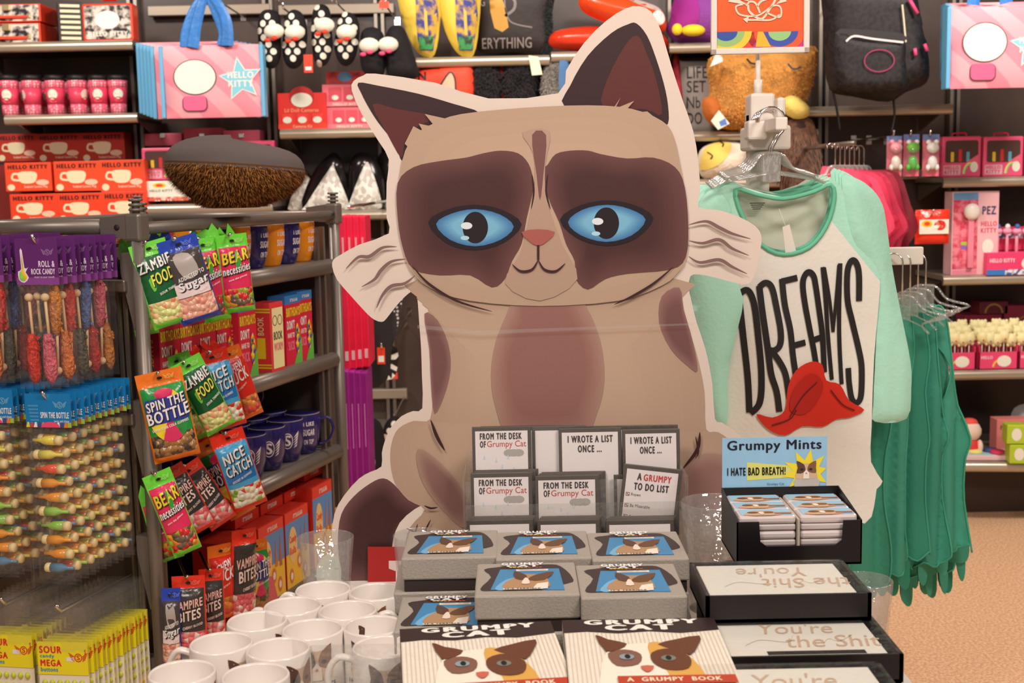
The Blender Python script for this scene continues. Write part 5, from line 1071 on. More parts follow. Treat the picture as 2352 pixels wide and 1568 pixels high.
# ---- cushion lying on top of the rack
t = thing('fur_cushion', 'round cushion with charcoal top and shaggy brown fur underside on top of the rack', 'cushion', Vector((at(540, 470, 2.92).x, 2.92, H+.004)), -.1)
g = G(); prof = []; n = 28; V = []; F = []
def cush(u, v):   # u angle, v 0..1 bottom to rim to top
    rx, ry = .158, .15
    if v < .6: q = v/.6; r = .34+.66*math.sin(q*math.pi/2); z = .088*q**1.2
    else: q = (v-.6)/.4; r = math.cos(q*math.pi/2)**.7; z = .088+.066*math.sin(q*math.pi/2)**.8
    wob = 1+.03*math.sin(3*u+1); return (rx*r*wob*math.cos(u), ry*r*wob*math.sin(u), z+.012*math.cos(u+2.6)*(v > .2)*min(1, v*2))
def grid(v0, v1, nv, mat, name, smooth=True):
    g = G(); V = [cush(2*math.pi*k/36, v0+(v1-v0)*j/nv) for j in range(nv+1) for k in range(36)]
    g.add(V, [(j*36+k, j*36+(k+1) % 36, (j+1)*36+(k+1) % 36, (j+1)*36+k) for j in range(nv) for k in range(36)], mat, smooth); return g.obj(name, t)
grid(0.0, .62, 8, M((92, 58, 26), .9), 'fur_cover'); grid(.6, .999, 8, M((88, 78, 76), .75, bump=.35, bs=12), 'top_cloth')
g = G(); V = []; F = []; FM = [M((150, 98, 44), .75), M((112, 70, 30), .8), M((176, 120, 60), .75)]; mm = []
for k in range(16000):
    u = random.uniform(0, 6.283); v = random.uniform(.02, .61); x, y, z = cush(u, v); a = u+random.uniform(-.5, .5); l = random.uniform(.007, .016); w = .0012; up = random.uniform(-.9, .3)
    tx, ty = -math.sin(u)*w, math.cos(u)*w; V += [(x-tx, y-ty, z), (x+tx, y+ty, z), (x+l*.75*math.cos(a), y+l*.75*math.sin(a), max(.0, z+up*l))]; F.append((3*k, 3*k+1, 3*k+2)); mm.append(FM[random.randrange(3)])
g.add(V, F, mm); g.obj('shaggy_fur', t, kind='stuff')
# glittery packs lying on the rack top grid
for i in range(4):
    p = rk(-.42+.1*i, .3, H-.075); g = G(); g.puff(rect(-.05, 0, .05, .045), .02, .012, .02, M((206, 160, 130), .2, col2=(180, 60, 40), vs=60, bump=.6, bs=60)); tag(g.obj('sweets_bag', None, p, (0, 0, RZ)), 'glossy pack of sweets inside the rack top, %s from the left' % ORD[i], 'bag', 'glossy packs inside the rack top')
# ================================================================ the table
ZT = .770
t = thing('display_table', 'white topped display table under the mugs and boxes', 'table', (0, 1.65, 0)); TW = M((214, 206, 198), .4)
g = G(); top = [(-.47, -.45), (.53, -.45), (.53, .52), (-.30, .52), (-.47, .12)]
V = [(x, y, z) for z in (ZT-.03, ZT) for x, y in top]; g.add(V, [(4, 3, 2, 1, 0), (5, 6, 7, 8, 9)]+[(i, (i+1) % 5, (i+1) % 5+5, i+5) for i in range(5)], TW); g.obj('tabletop', t)
for x, y in ((-.42, -.4), (.48, -.4), (.48, .46), (-.28, .46)): g = G(); g.box(x-.02, x+.02, y-.02, y+.02, 0, ZT-.03, TW, .003); g.obj('leg', t)
# ---------------------------------------------------------------- mugs
CATB = [(-.5, 0), (.5, 0), (.52, .35), (.44, .62), (.52, 1.0), (.2, .84), (-.2, .84), (-.5, 1.0), (-.44, .62), (-.52, .35)]
def cat_art(g, x, z, w, h, put):        # plain generic two-tone cat portrait print
    put(cat([(x+a*w, z+b*h) for a, b in CATB], 2), M((196, 168, 140), .4), 0)
    put(cat([(x+a*w, z+b*h) for a, b in ((-.5, .3), (-.06, .36), (-.08, .7), (-.2, .84), (-.5, .98), (-.44, .6))], 2), M((86, 62, 50), .4), 1)
    put(cat([(x+a*w, z+b*h) for a, b in ((.5, .3), (.5, .6), (.5, .98), (.22, .84), (.1, .7), (.08, .4))], 2), M((122, 86, 56), .4), 1)
    put([(x+a*w, z+b*h) for a, b in ((-.16, 0), (.16, 0), (.14, .34), (0, .5), (-.14, .34))], M((226, 214, 200), .4), 2)
    for s in (-1, 1): put(oval(x+s*.23*w, z+.52*h, w*.09, h*.06, 12), M((40, 34, 34), .3), 3)
    put(oval(x, z+.3*h, w*.05, h*.04, 8), M((190, 110, 100), .4), 3)
def table_mug(label, px, py, hang=None, print_at=None):
    p = atz(px, py, ZT+.095); r = .041; h = .095; t = thing('ceramic_mug', label, 'mug', (p.x, p.y, ZT), 0, 'white mugs on the table'); wm = M((214, 206, 198), .18, coat=.4)
    prof = [(0, .002), (r*.86, .0), (r*.96, .004), (r, .012), (r, h-.003), (r-.0018, h), (r-.004, h-.003), (r-.0045, .01), (r*.6, .006), (0, .006)]
    g = G(); g.lathe(prof, wm, seg=48); g.obj('cup', t)
    if hang is not None:
        c, s = math.cos(hang), math.sin(hang); P = cat([(r-.002, h*.82), (r+.018, h*.86), (r+.031, h*.66), (r+.029, h*.4), (r+.012, h*.2), (r-.002, h*.2)], 5, False); g = G(); g.tube([(x*c, x*s, z) for x, z in P], .0062, wm, 10, .0045); g.obj('handle', t)
    if print_at is not None:
        g = G()
        def put(poly, m, lay):
            V, F, _ = tri2d(poly, .008); g.add([((r+.0005+.0003*lay)*math.sin(u/r+print_at), -(r+.0005+.0003*lay)*math.cos(u/r+print_at), z) for u, z in V], F, m, True)
        cat_art(g, 0, .038, .04, .048, put)
        for s, z, w, hh in (('I HAD FUN ONCE', .027, .052, .007), ('IT WAS', .013, .046, .011), ('AWFUL', .002, .046, .009)):
            V, F = glyphs(s, .06); g.add([((r+.0008)*math.sin((-w/2+u*w)/r+print_at), -(r+.0008)*math.cos((-w/2+u*w)/r+print_at), z+q*hh) for u, q in V], F, BLACK, True)
        g.obj('cat_print', t)
    return t
for px, py, hg, pr, lb in ((418, 1541, None, 1.0, 'nearest mug at the left edge of the mug group'), (587, 1548, None, .9, 'nearest mug of the second file, cut by the lower frame edge'),
    (508, 1474, 3.0, .9, 'white mug with handle to the left beside the rack post'), (639, 1487, None, .9, 'white mug in the middle of the group next to the clear holder'), (590, 1423, 2.3, 1.3, 'white mug left of the cat print mug, next to the rack'),
    (718, 1442, None, .25, 'white mug showing a cat face print and black lettering'), (858, 1434, None, -.2, 'white mug pressed against the grey gift boxes'), (672, 1389, 2.8, 1.2, 'white mug with handle to the rear left behind the cat print mug'),
    (799, 1398, .3, .9, 'white mug with handle towards the gift boxes'), (742, 1351, 2.9, .5, 'rear white mug holding the frosted glass tumbler'), (866, 1356, None, -.1, 'rearmost white mug in front of the red card base'), (882, 1482, 3.2, .1, 'white mug with big loop handle in front of the gift boxes')):
    table_mug(lb, px, py, hg, pr)
def glass(label, px, py, zb, h, r, deco=None, rot=0):
    p = atz(px, py, zb+h); t = thing('glass_tumbler', label, 'glass', (p.x, p.y, zb)); gm = M((240, 244, 240), .02, trans=0) if 0 else clear((240, 246, 240), .03, .3)
    pr = [(0, 0), (r*.74, 0), (r*.78, .004), (r, h-.001), (r-.0012, h), (r-.0022, h-.001), (r*.76-.002, .010), (0, .009)]
    g = G(); g.lathe(pr, gm, seg=40); g.obj('tumbler_body', t)
    if deco:
        g = G()
        def put(poly, m, lay):
            V, F, _ = tri2d(poly, .012); o = []
            for u, z in V: rr = r*(.78+.22*z/h)+.0004+.0003*lay; o.append((rr*math.sin(u/r+rot), -rr*math.cos(u/r+rot), z))
            g.add(o, F, m, True)
        deco(put); g.obj('printed_badge', t)
    return t
glass('clear glass tumbler with frosted oval, nested in a rear mug', 747, 1232, ZT+.045, .10, .0435, lambda put: put(oval(0, .048, .022, .036, 24), M((200, 206, 196), .6, alpha=.75), 0), .25)
def badge(put):
    put(oval(0, .05, .04, .042, 28), M((150, 110, 70), .5), 0); put(oval(0, .05, .03, .032, 28), M((206, 190, 160), .5), 1)
    for s in (-1, 1): put(oval(s*.012, .05, .007, .004, 10), M((60, 44, 36), .5), 2); put([(s*.022-.006, .062), (s*.022+.006, .062), (s*.024, .076)], M((60, 44, 36), .5), 2)
glass('clear glass tumbler with round brown badge, behind the mints display', 1640, 1150, ZT, .175, .052, badge, .3)
glass('clear glass tumbler mostly hidden behind the left rear gift box', 962, 1226, ZT, .12, .042)
glass('clear glass standing behind the black card boxes at the table edge', 1985, 1330, ZT, .11, .04)
# ---------------------------------------------------------------- grey gift boxes
LIDM = M((156, 148, 138), .55, var=.06, vs=300, bump=.15, bs=300); BASEM = M((52, 42, 40), .5)
def giftbox(label, x, y, z, rz=0, art=True, group='grey cat gift boxes'):
    W_, D_ = .1365, .14; t = thing('gift_box', label, 'box', (x, y, z), rz, group)
    g = G(); g.box(-W_/2+.003, W_/2-.003, .003, D_-.003, 0, .03, BASEM, .001); g.obj('box_base', t)
    g = G(); g.box(-W_/2, W_/2, 0, D_, .0175, .05, LIDM, .0025); o = g.obj('lid', t)
    if art:
        g = G(); T = lambda u, v, l=0: (u*W_*.5, v*D_, .0503+.0004*l)
        def put(P, m, l):
            F = g.tess(P); g.add([T(u, v, l) for u, v in P], F, m)
        cl = M((58, 48, 48), .5); put(cat([(-.9, .2), (-.6, .14), (.75, .3), (.9, .5), (.7, .86), (.45, .93), (.1, .9), (-.2, .97), (-.5, .88), (-.85, .8), (-.7, .55)], 3)[::1], cl, 0)
        put([(-.7, .16), (.72, .12), (.66, .78), (-.52, .78)], M((60, 130, 176), .4), 1); put(cat([(-.62, .17), (-.3, .165), (-.1, .5), (-.4, .45)], 3), M((110, 170, 206), .4), 2)
        C = [(-.42, .15), (.36, .15), (.44, .35), (.4, .5), (.56, .66), (.24, .6), (-.08, .62), (-.24, .7), (-.24, .5), (-.42, .36)]
        put(cat(C, 2), M((166, 132, 98), .5), 3); put(cat([(-.24, .7), (-.22, .46), (-.02, .42), (.0, .56)], 2), M((86, 62, 50), .5), 4); put(cat([(.02, .42), (.34, .4), (.55, .66), (.2, .58)], 2), M((100, 68, 44), .5), 4); put(cat([(-.1, .3), (.06, .3), (.02, .46), (-.04, .46)], 2), M((226, 206, 190), .5), 5); put([(.1, .15), (.4, .15), (.42, .34), (.2, .3)], M((226, 214, 200), .5), 4)
        put([(-.2, .71), (.44, .71), (.44, .765), (-.2, .765)], M((226, 220, 206), .5), 2); put([(-.46, .12), (.3, .12), (.3, .155), (-.46, .155)], M((214, 206, 190), .5), 6)
        for s, u0, v0, w, h, c in (('GRUMPY', -.5, .865, .86, .075, (240, 236, 230)), ('CAT', -.4, .80, .66, .065, (240, 236, 230)), ("IT'S TERRIBLE", -.42, .125, .68, .025, (60, 50, 46)), ('THINKING OF YOU', -.16, .72, .56, .035, (70, 60, 60))):
            V, F = glyphs(s, .07); g.add([T(u0+a*w, v0+b*h, 7) for a, b in V], F, M(c, .5))
        for k in range(9): put(rect(-.34+k*.075, .775, -.28+k*.075, .793), M((230, 180, 40) if k < 5 else (206, 90, 40), .5), 7)
        g.obj('printed_front', o)
    return t
def gx(px, py, z): return atz(px, py, z)
zt = [ZT, ZT+.0505, ZT+.101]
for nm, cx, fy in (('left', 1031, 1280), ('middle', 1249, 1282), ('right', 1472, 1284)):
    p = gx(cx, fy, zt[2]+.05)
    for l in range(3):
        giftbox('grey gift box with cat picture, %s of the rear row, %s of its stack' % (nm, ('bottom', 'middle', 'top')[l]), p.x-(.012 if l == 1 and nm == 'left' else 0), p.y, zt[l], (.0, .03, 0)[l], l == 2)
for nm, cx, fy in (('left', 1211, 1366), ('right', 1457, 1370)):
    p = gx(cx, fy, zt[2]+.05)
    for l in range(3):
        giftbox('grey gift box with cat picture, %s of the front row, %s of its stack' % (nm, ('bottom', 'middle', 'top')[l]), p.x+(.012 if nm == 'right' and l == 1 else 0), p.y-.001, zt[l], (0, -.03, 0)[l], l >= 1)
p = gx(1020, 1448, zt[1]+.05); giftbox('lower grey gift box showing its cat picture, left of the front stacks, upper of two', p.x+.002, p.y, zt[1]); giftbox('lower grey gift box, left of the front stacks, underneath another', p.x+.002, p.y, zt[0], 0, False)
# ---------------------------------------------------------------- cat books in front
def book(label, cx, by, zt_, rz, L=.29, W_=.186):
    p = gx(cx, by, zt_); t = thing('picture_book', label, 'book', (p.x, p.y, zt_-.014), rz, 'cat picture books')
    g = G(); g.box(-W_/2+.003, W_/2-.002, -L+.003, -.003, .0015, .0125, M((226, 216, 196), .7)); g.obj('pages', t); g = G(); cm = M((226, 216, 200), .35, var=.05, vs=120)
    g.box(-W_/2, W_/2, -L, 0, .0125, .014, cm); g.box(-W_/2, W_/2, -L, 0, 0, .0015, cm); g.box(-W_/2, -W_/2+.0015, -L, 0, .0, .014, cm); o = g.obj('cover', t)
    g = G()
    def T(u, v, l): return (u*W_*.5, v*W_, .0143+.0004*l)
    def put(P, m, l): g.add([T(u, v, l) for u, v in P], g.tess(P), m)
    for k in range(38): put([(-.99+k*.0525, -L/W_), (-.975+k*.0525, -L/W_), (-.975+k*.0525, 0), (-.99+k*.0525, 0)], M((196, 184, 170), .5), 0)
    put(cat([(-1, 0), (-1, -.24), (-.7, -.22), (-.3, -.26), (.1, -.23), (.5, -.27), (1, -.22), (1, 0)], 1)[::1], M((44, 32, 32), .4), 1)
    for s, u0, v0, w, h in (('GRUMPY', -.72, -.105, 1.5, .09), ('CAT', -.46, -.215, .9, .105)): V, F = glyphs(s, .09); g.add([T(u0+a*w, v0+b*h, 2) for a, b in V], F, M((236, 228, 214), .4))
    wt = M((232, 220, 204), .4); tan = M((206, 158, 76), .4); br = M((96, 56, 36), .4); lt = M((120, 84, 70), .4)
    put(cat([(-.55, -1.5), (.6, -1.5), (.62, -1.0), (.5, -.7), (.3, -.48), (-.1, -.45), (-.4, -.52), (-.58, -.8)], 3), wt, 2)
    put(cat([(-.1, -1.5), (.6, -1.5), (.62, -1.0), (.5, -.68), (.3, -.48), (.05, -.45), (.05, -.75), (.2, -1.0)], 3), tan, 3)
    put(cat([(-.6, -.3), (-.45, -.38), (-.22, -.46), (-.34, -.56), (-.5, -.58)], 2)[::-1], br, 4); put(cat([(.16, -.48), (.4, -.4), (.72, -.34), (.66, -.5), (.52, -.66), (.36, -.58)], 2)[::-1], br, 4)
    put(cat([(-.48, -.62), (-.26, -.56), (-.08, -.64), (-.14, -.8), (-.4, -.82)], 3)[::-1], lt, 4); put(cat([(.06, -.62), (.3, -.56), (.5, -.7), (.44, -.88), (.2, -.9), (.04, -.78)], 3)[::-1], br, 5)
    put(oval(-.26, -.69, .09, .045), M((130, 150, 160), .3), 6); put(oval(-.25, -.69, .035, .035), BLACK, 7); put(oval(.24, -.72, .09, .045), M((110, 120, 110), .3), 6); put(oval(.24, -.72, .035, .035), BLACK, 7)
    put(cat([(-.12, -.84), (.04, -.84), (-.02, -.92), (-.08, -.92)], 2), M((190, 96, 80), .4), 6)
    put([(-.42, -1.12), (.95, -1.12), (.95, -1.0), (-.42, -1.0)], M((176, 60, 36), .4), 8); V, F = glyphs('A  GRUMPY  BOOK', .06); g.add([T(-.32+a*1.1, -1.09+b*.06, 9) for a, b in V], F, M((236, 210, 180), .4))
    g.obj('printed_cover', o); return t
zb = .914
for l in range(9):
    book(('topmost cat picture book of the right hand pile' if l == 0 else 'cat picture book %s from the top of the right pile' % ORD[l]), 1465+l*3, 1422+(4 if l else 0), zb-.0145*l, -.01+.006*(l % 3)) if l < 3 else None
g = None
pr_ = gx(1465, 1422, zb); pl = gx(1100, 1446, zb-.012)
for l in range(3): book('topmost cat picture book of the left hand pile' if l == 0 else 'cat picture book %s from the top of the left pile' % ORD[l], 1092+l*2, 1436+4*l, zb-.004-.0145*l, .10+.02*l)
for x, n_, hh in ((pr_.x, 'right', zb-.0435-.0005), (pl.x+.008, 'left', zb-.0475-.0005)):
    g = G(); g.box(-.082, .082, -.27, -.012, 0, hh-ZT, M((60, 48, 44), .5), .003); tag(g.obj('riser_block', None, (x+(.004 if n_ == 'right' else 0), pr_.y-(0 if n_ == 'right' else .0), ZT)), 'dark riser block under the %s hand pile of cat books' % n_, 'riser')
# ---------------------------------------------------------------- black note card boxes
def cardbox(label, px, py, zt_, W_=.205, D_=.14, H_=.036, rev=False, script=True, rz=0):
    p = gx(px, py, zt_); t = thing('card_box', label, 'box', (p.x, p.y, zt_-H_), rz, 'black note card boxes'); bk = M((30, 24, 24), .4)
    g = G(); g.box(-W_/2, W_/2, 0, D_, 0, .004, bk); g.box(-W_/2, W_/2, 0, .004, 0, H_-.002, bk); g.box(-W_/2, W_/2, D_-.004, D_, 0, H_-.002, bk); g.box(-W_/2, -W_/2+.005, 0, D_, 0, H_-.002, bk); g.box(W_/2-.005, W_/2, 0, D_, 0, H_-.002, bk); g.obj('tray', t)
    g = G(); g.box(-W_/2+.007, W_/2-.015, .006, D_-.008, .004, H_-.0045, M((232, 222, 214), .4), .001); o = g.obj('note_cards', t)
    if script:
        g = G(); gm = M((200, 172, 150), .4)
        def ins(s, u0, v0, w, h):
            V, F = glyphs(s, .0)
            if rev: V = [(1-a, 1-b) for a, b in V]
            g.add([((u0+a*w+b*.06)*W_*.5, (v0+b*h)*D_, H_-.0040) for a, b in V], F, gm)
        ins("You're", -.5, .56, .9, .27); ins('the Shit', -.25, .24, 1.1, .27)
        for k in range(2): c = cat([(-.7+k*.9, .3), (-.5+k*.8, .42), (-.2+k*.6, .36), (-.1+k*.7, .5)], 5, False); V = []; [V.extend([((x)*W_*.5, z*D_, H_-.004), (x*W_*.5, z*D_+.0012, H_-.004)]) for x, z in c]; g.add(V, [(2*i, 2*i+2, 2*i+3, 2*i+1) for i in range(len(c)-1)], gm)
        if not rev: g.add([(x*W_*.5, z*D_, H_-.0041) for x, z in ((-.5, .08), (.62, .08), (.62, .16), (-.5, .16))], [(0, 1, 2, 3)], BLACK)
        g.obj('printed_script', o)
    g = G(); g.box(-W_/2+.001, W_/2-.001, .001, D_-.001, H_-.0018, H_-.0008, clear((250, 250, 250), .03, .02)); g.obj('clear_lid', t); return t
z1 = EYE-.51
zb2 = z1-.0365
cardbox('black note card box with white cards, lifted on the others behind, nearest the mints', 1812, 1362, z1, rev=True)
zz = zb2; k = 0
p1 = gx(1812, 1362, z1)
cardbox('black note card box with looping script below and in front of the top one', 1872, 1502, zb2)
p3 = gx(1880, 1502, zb2)
for l in range(4):
    if zb2-.0365*(l+1)-.036 < ZT-.001 and l > 2: break
    cardbox('hidden lower black card box in the middle pile, %s from the top' % ORD[l], 1872, 1502, zb2, script=False).location.z = zb2-.036-.0365*(l+1)
cardbox('nearest note card box, cut by the lower picture edge', 1878, 1640, zb2+.012, D_=.14)
ob = cardbox('note card box under the nearest one at the lower right', 1888, 1640, zb2+.012, D_=.14, script=False); ob.location.z -= .0365
ob = cardbox('lowest visible note card box under the nearest pile', 1890, 1640, zb2+.012, D_=.14, script=False); ob.location.z -= .073
for i, (x, y, d, zz) in enumerate(((p1.x, p1.y+.075, .15, zb2-.0005), (p3.x+.0, 1.265, .13, zb2+.012-.11))):
    g = G(); g.box(-.09, .09, 0, d if i else .09, 0, zz-ZT-.001, BLACK, .003); tag(g.obj('riser_block', None, (x, y, ZT)), ('black riser under the top card box and mints', 'black riser under the nearest card boxes')[i], 'riser')
# the mints display
pm_ = at(1816, 1283, 1.70); zm = z1-.004; t = thing('mints_display', 'black open tray of cat mint tins with a blue header card', 'display', (pm_.x+.020, 1.735, zb2)); w = .0885; bk = M((22, 18, 18), .35); zf = .006
g = G(); HB = .070
g.box(-w, w, 0, .13, 0, .003, bk); g.prism([(-w, 0), (w, 0), (w, HB-.006), (.062, HB-.006), (.060, HB-.035), (.05, HB-.042), (-.046, HB-.042), (-.055, HB-.035), (-.057, HB-.006), (-w, HB-.006)], 0, .002, bk); 
for s in (-1, 1): V = [(s*w, 0, 0), (s*w, .13, 0), (s*w, .13, HB+.012), (s*w, 0, HB-.006), (s*(w-.002), 0, 0), (s*(w-.002), .13, 0), (s*(w-.002), .13, HB+.012), (s*(w-.002), 0, HB-.006)]; g.add(V, [(0, 1, 2, 3), (7, 6, 5, 4), (3, 2, 6, 7), (0, 3, 7, 4)], bk)
g.box(-w, w, .128, .13, 0, HB+.012, bk); g.box(-.002, .001, .002, .13, 0, HB-.004, M((176, 166, 150), .5)); g.obj('tray', t)
hc = .078; g = G(); g.box(-.0795, .0785, .0, .002, 0, hc, M((140, 184, 212), .4, var=.04, vs=40)); o = g.obj('header_card', t, (-.008, .13, HB+.010))
g = G(); g.text('Grumpy Mints', -.072, hc*.70, .142, hc*.25, .0006, M((30, 26, 44), .4), .035); g.poly([(-.042, hc*.16), (.04, hc*.22), (.04, hc*.42), (-.042, hc*.52)], .0004, M((206, 206, 110), .4))
st = [(.048+(.034 if i % 2 == 0 else .019)*1.1*math.cos(math.radians(9+18*i)), hc*.3+(.036 if i % 2 == 0 else .019)*math.sin(math.radians(9+18*i))) for i in range(20)]; st = [(max(-.079, min(.078, a)), max(.001, b)) for a, b in st]; g.poly(st, .0007, M((232, 206, 50), .4))
g.text('I HATE BAD BREATH!', -.072, hc*.26, .088, hc*.16, .0011, BLACK, .06); g.text('Grumpy Cat', -.012, hc*.05, .026, hc*.06, .0011, M((60, 80, 120), .4), .0)
g.poly(cat([(.03, .001), (.066, .001), (.062, .018), (.034, .018)], 2), .0012, M((176, 172, 168), .4)); cat_art(g, .047, .014, .029, .028, lambda P, m, l: g.poly(P, .0014+.0003*l, m)); g.obj('printed_front', o)
for c in (-1, 1):
    for r_ in range(3):
        for l in range(3):
            if l < 2 or True:
                zz = .004+.0225*l; 
                if l < 2 and r_ > 0: continue
                tt = thing('mint_tin', 'mint tin, %s column, %s row, %s layer of the black tray' % (('left', 'right')[c > 0], ('front', 'middle', 'back')[r_], ('lowest', 'middle', 'top')[l]), 'tin', (pm_.x+.020+c*.0435, 1.7375+.005+.041*r_, zb2+zz+(.004*r_ if l == 3 else 0)), 0, 'mint tins in the black tray'); tt.rotation_euler = (0, 0, 0)
                g = G(); g.box(-.040, .040, 0, .039, 0, .0085, M((206, 196, 194), .25, .3), .002); g.obj('tin_base', tt); g = G(); g.box(-.0405, .0405, 0, .0395, .009, .0215, M((222, 210, 208), .25, .3), .004); o = g.obj('tin_lid', tt)
                if l == 2:
                    g = G(); T = lambda u, v, q=0: (u*.04, v*.0395, .0218+.0003*q)
                    def put(P, m, q): g.add([T(a, b, q) for a, b in P], g.tess(P), m)
                    put([(-.9, .08), (.9, .08), (.9, .92), (-.9, .92)], M((150, 190, 214), .4), 0); put(cat([(-.8, .08), (.5, .08), (.3, .6), (-.1, .7), (-.5, .6)], 3), M((200, 160, 124), .4), 1); put(oval(-.45, .42, .2, .12), M((100, 72, 50), .4), 2); put(oval(.1, .42, .2, .12), M((110, 80, 44), .4), 2); put(oval(-.16, .3, .1, .16), M((232, 214, 200), .4), 3); put([(.3, .2), (.9, .2), (.9, .36), (.3, .36)], M((150, 110, 90), .4), 3)
                    g.obj('printed_front', o)
# ---------------------------------------------------------------- notepads in the acrylic rack
YN = 1.985
NB = M((74, 66, 60), .4); NP = M((226, 216, 216), .4)
def notepad(label, x0, y0, x1, y1, Y, kind, rot=0, lean=-.10, full=None):
    a = at(x0, y1, Y); b = at(x1, y0, Y); w = b.x-a.x; h = full or b.z-a.z; t = thing('notepad', label, 'notepad', ((a.x+b.x)/2, Y, b.z-h), 0, 'magnetic notepads in the clear rack'); t.rotation_euler = (lean, rot, 0)
    g = G(); g.box(-w/2, w/2, 0, .006, 0, h, NB, .0008); o = g.obj('pad_body', t); g = G(); g.poly(rect(-w/2+.005, .005, w/2-.006, h-.007), .0005, NP)
    cl = M((60, 46, 44), .5); rd = M((190, 54, 50), .5); zt_ = h
    if kind == 'desk':
        g.text('FROM THE DESK', -w*.37, zt_-.021, w*.71, .011, .0009, cl, .09); g.text('OF', -w*.37, zt_-.034, w*.10, .011, .0009, cl, .09); g.text('Grumpy Cat', -w*.25, zt_-.036, w*.66, .013, .0009, rd, .0)
        for u, v in ((-.3, .05), (-.1, .055), (.1, .05), (.0, .065), (-.2, .072), (.2, .07)): g.poly([(u*w-.002, zt_-v-.003), (u*w+.002, zt_-v-.003), (u*w, zt_-v+.005)], .0008, M((190, 206, 220), .5))
        for q in (.12, .2, .28): g.poly(oval(w*q, zt_-.043, .009, .006, 12), .0007+q*.0005, M((166, 160, 156), .5))
    elif kind == 'list':
        g.text('I WROTE A LIST', -w*.36, zt_-.024, w*.72, .012, .0009, cl, .09); g.text('ONCE ...', -w*.2, zt_-.040, w*.38, .012, .0009, cl, .09)
    elif kind == 'todo':
        g.text('A', -w*.26, zt_-.024, w*.08, .012, .0009, cl, .09); g.text('GRUMPY', -w*.15, zt_-.024, w*.48, .011, .0009, rd, .06); g.text('TO DO LIST', -w*.3, zt_-.040, w*.6, .012, .0009, cl, .09)
        for k, (s, l) in enumerate((('Frown', .16), ('Be Miserable', .34), ('Go to bed and wait for', .52))):
            z = zt_-.047-k*.018; g.line([(-w*.42, z-.003), (-w*.36, z-.003), (-w*.36, z+.002), (-w*.42, z+.002), (-w*.42, z-.003)], .0008, .0009, cl); g.line([(-w*.41, z+.001), (-w*.37, z-.002)], .0012, .001, rd); g.text(s, -w*.33, z-.003, l*w, .005, .0009, cl, .0)
        g.text('another day', -w*.33, zt_-.091, w*.3, .004, .0009, cl, .0)
    g.obj('printed_front', o)
    g = G(); g.sheet(rect(-w/2, 0, w/2, h), .03, lambda x, z: -.002, clear(a=.07)); g.obj('shrink_film', t); return t
for i in range(6): notepad('notepad edge in the upper left gap, %s from the left' % ORD[i], 1090+24*i+14, 980, 1228+24*i, 1090, YN+.050-.002*i, 'blank', full=.16)
for i in range(3): notepad('notepad behind the others at the upper right, %s back' % ORD[i], 1300+i*60, 980-i, 1440+i*60, 1090, YN+.058-i*.001+.008, 'blank', full=.16)
notepad('notepad with desk heading at the upper left of the clear rack', 1086, 980, 1220, 1090, YN+.030, 'desk', full=.10)
notepad('notepad with a once written list heading, upper middle', 1287, 984, 1429, 1200, YN+.030, 'list', full=.155)
notepad('notepad with a once written list heading, upper right', 1431, 986, 1563, 1100, YN+.030, 'list', full=.10)
for i in range(3):
    notepad('notepad directly behind the lower left desk heading one, %s back' % ORD[i], 1085+5*i, 1085-3*i, 1225+6*i, 1195, YN+.012+.004*i, 'blank', full=.10)
    notepad('notepad directly behind the lower middle desk heading one, %s back' % ORD[i], 1236+5*i, 1090-3*i, 1380+6*i, 1195, YN+.012+.004*i, 'blank', full=.10)
notepad('notepad with desk heading at the lower left of the clear rack', 1083, 1087, 1222, 1195, YN, 'desk', full=.10)
notepad('notepad with desk heading at the lower middle of the clear rack', 1231, 1093, 1376, 1205, YN, 'desk', full=.10)
notepad('notepad standing straight behind the tilted to do list', 1412, 1090, 1560, 1200, YN+.012, 'blank', full=.10)
notepad('tilted notepad with a to do list of ticked boxes', 1418, 1072, 1552, 1200, YN-.008, 'todo', rot=.13, full=.10)
for c, (a, b) in enumerate(((1075, 1232), (1238, 1386), (1396, 1558))):
    for i in range(4): notepad('white edged notepad in the lowest tier, %s column, %s from the front' % (('left', 'middle', 'right')[c], ORD[i]), a-2+3*i, 1196-3*i, b-8+2*i, 1280, YN-.045+.006*i, 'blank', full=.12)
t = thing('acrylic_rack', 'clear stepped acrylic rack holding the notepads', 'rack', (at(1320, 1200, YN).x, YN-.055, ZT)); ac = clear((245, 245, 245), .03, .13)
g = G()
for y, h in ((-.006, .10), (.035, .17), (.068, .20), (.115, .24)): g = G(); g.box(-.175, .172, y, y+.002, 0, h, ac); g.obj('clear_panel', t)
for s in (-.177, .172): g = G(); g.box(s, s+.003, -.006, .117, 0, .22, ac); g.obj('side_panel', t)
g = G(); ac2 = clear((245, 245, 245), .03, .16); p = atz(760, 1568, ZT); g.box(0, .14, 0, .0025, 0, .125, ac2); g.box(0, .0025, -.14, 0, 0, .125, ac2); g.box(.1375, .14, -.14, 0, 0, .125, ac2); g.box(0, .14, -.14, 0, 0, .002, ac2)
q = atz(712, 1483, ZT+.125); tag(g.obj('acrylic_holder', None, (q.x, q.y-.0, ZT)), 'empty clear acrylic holder standing among the nearest mugs', 'holder')
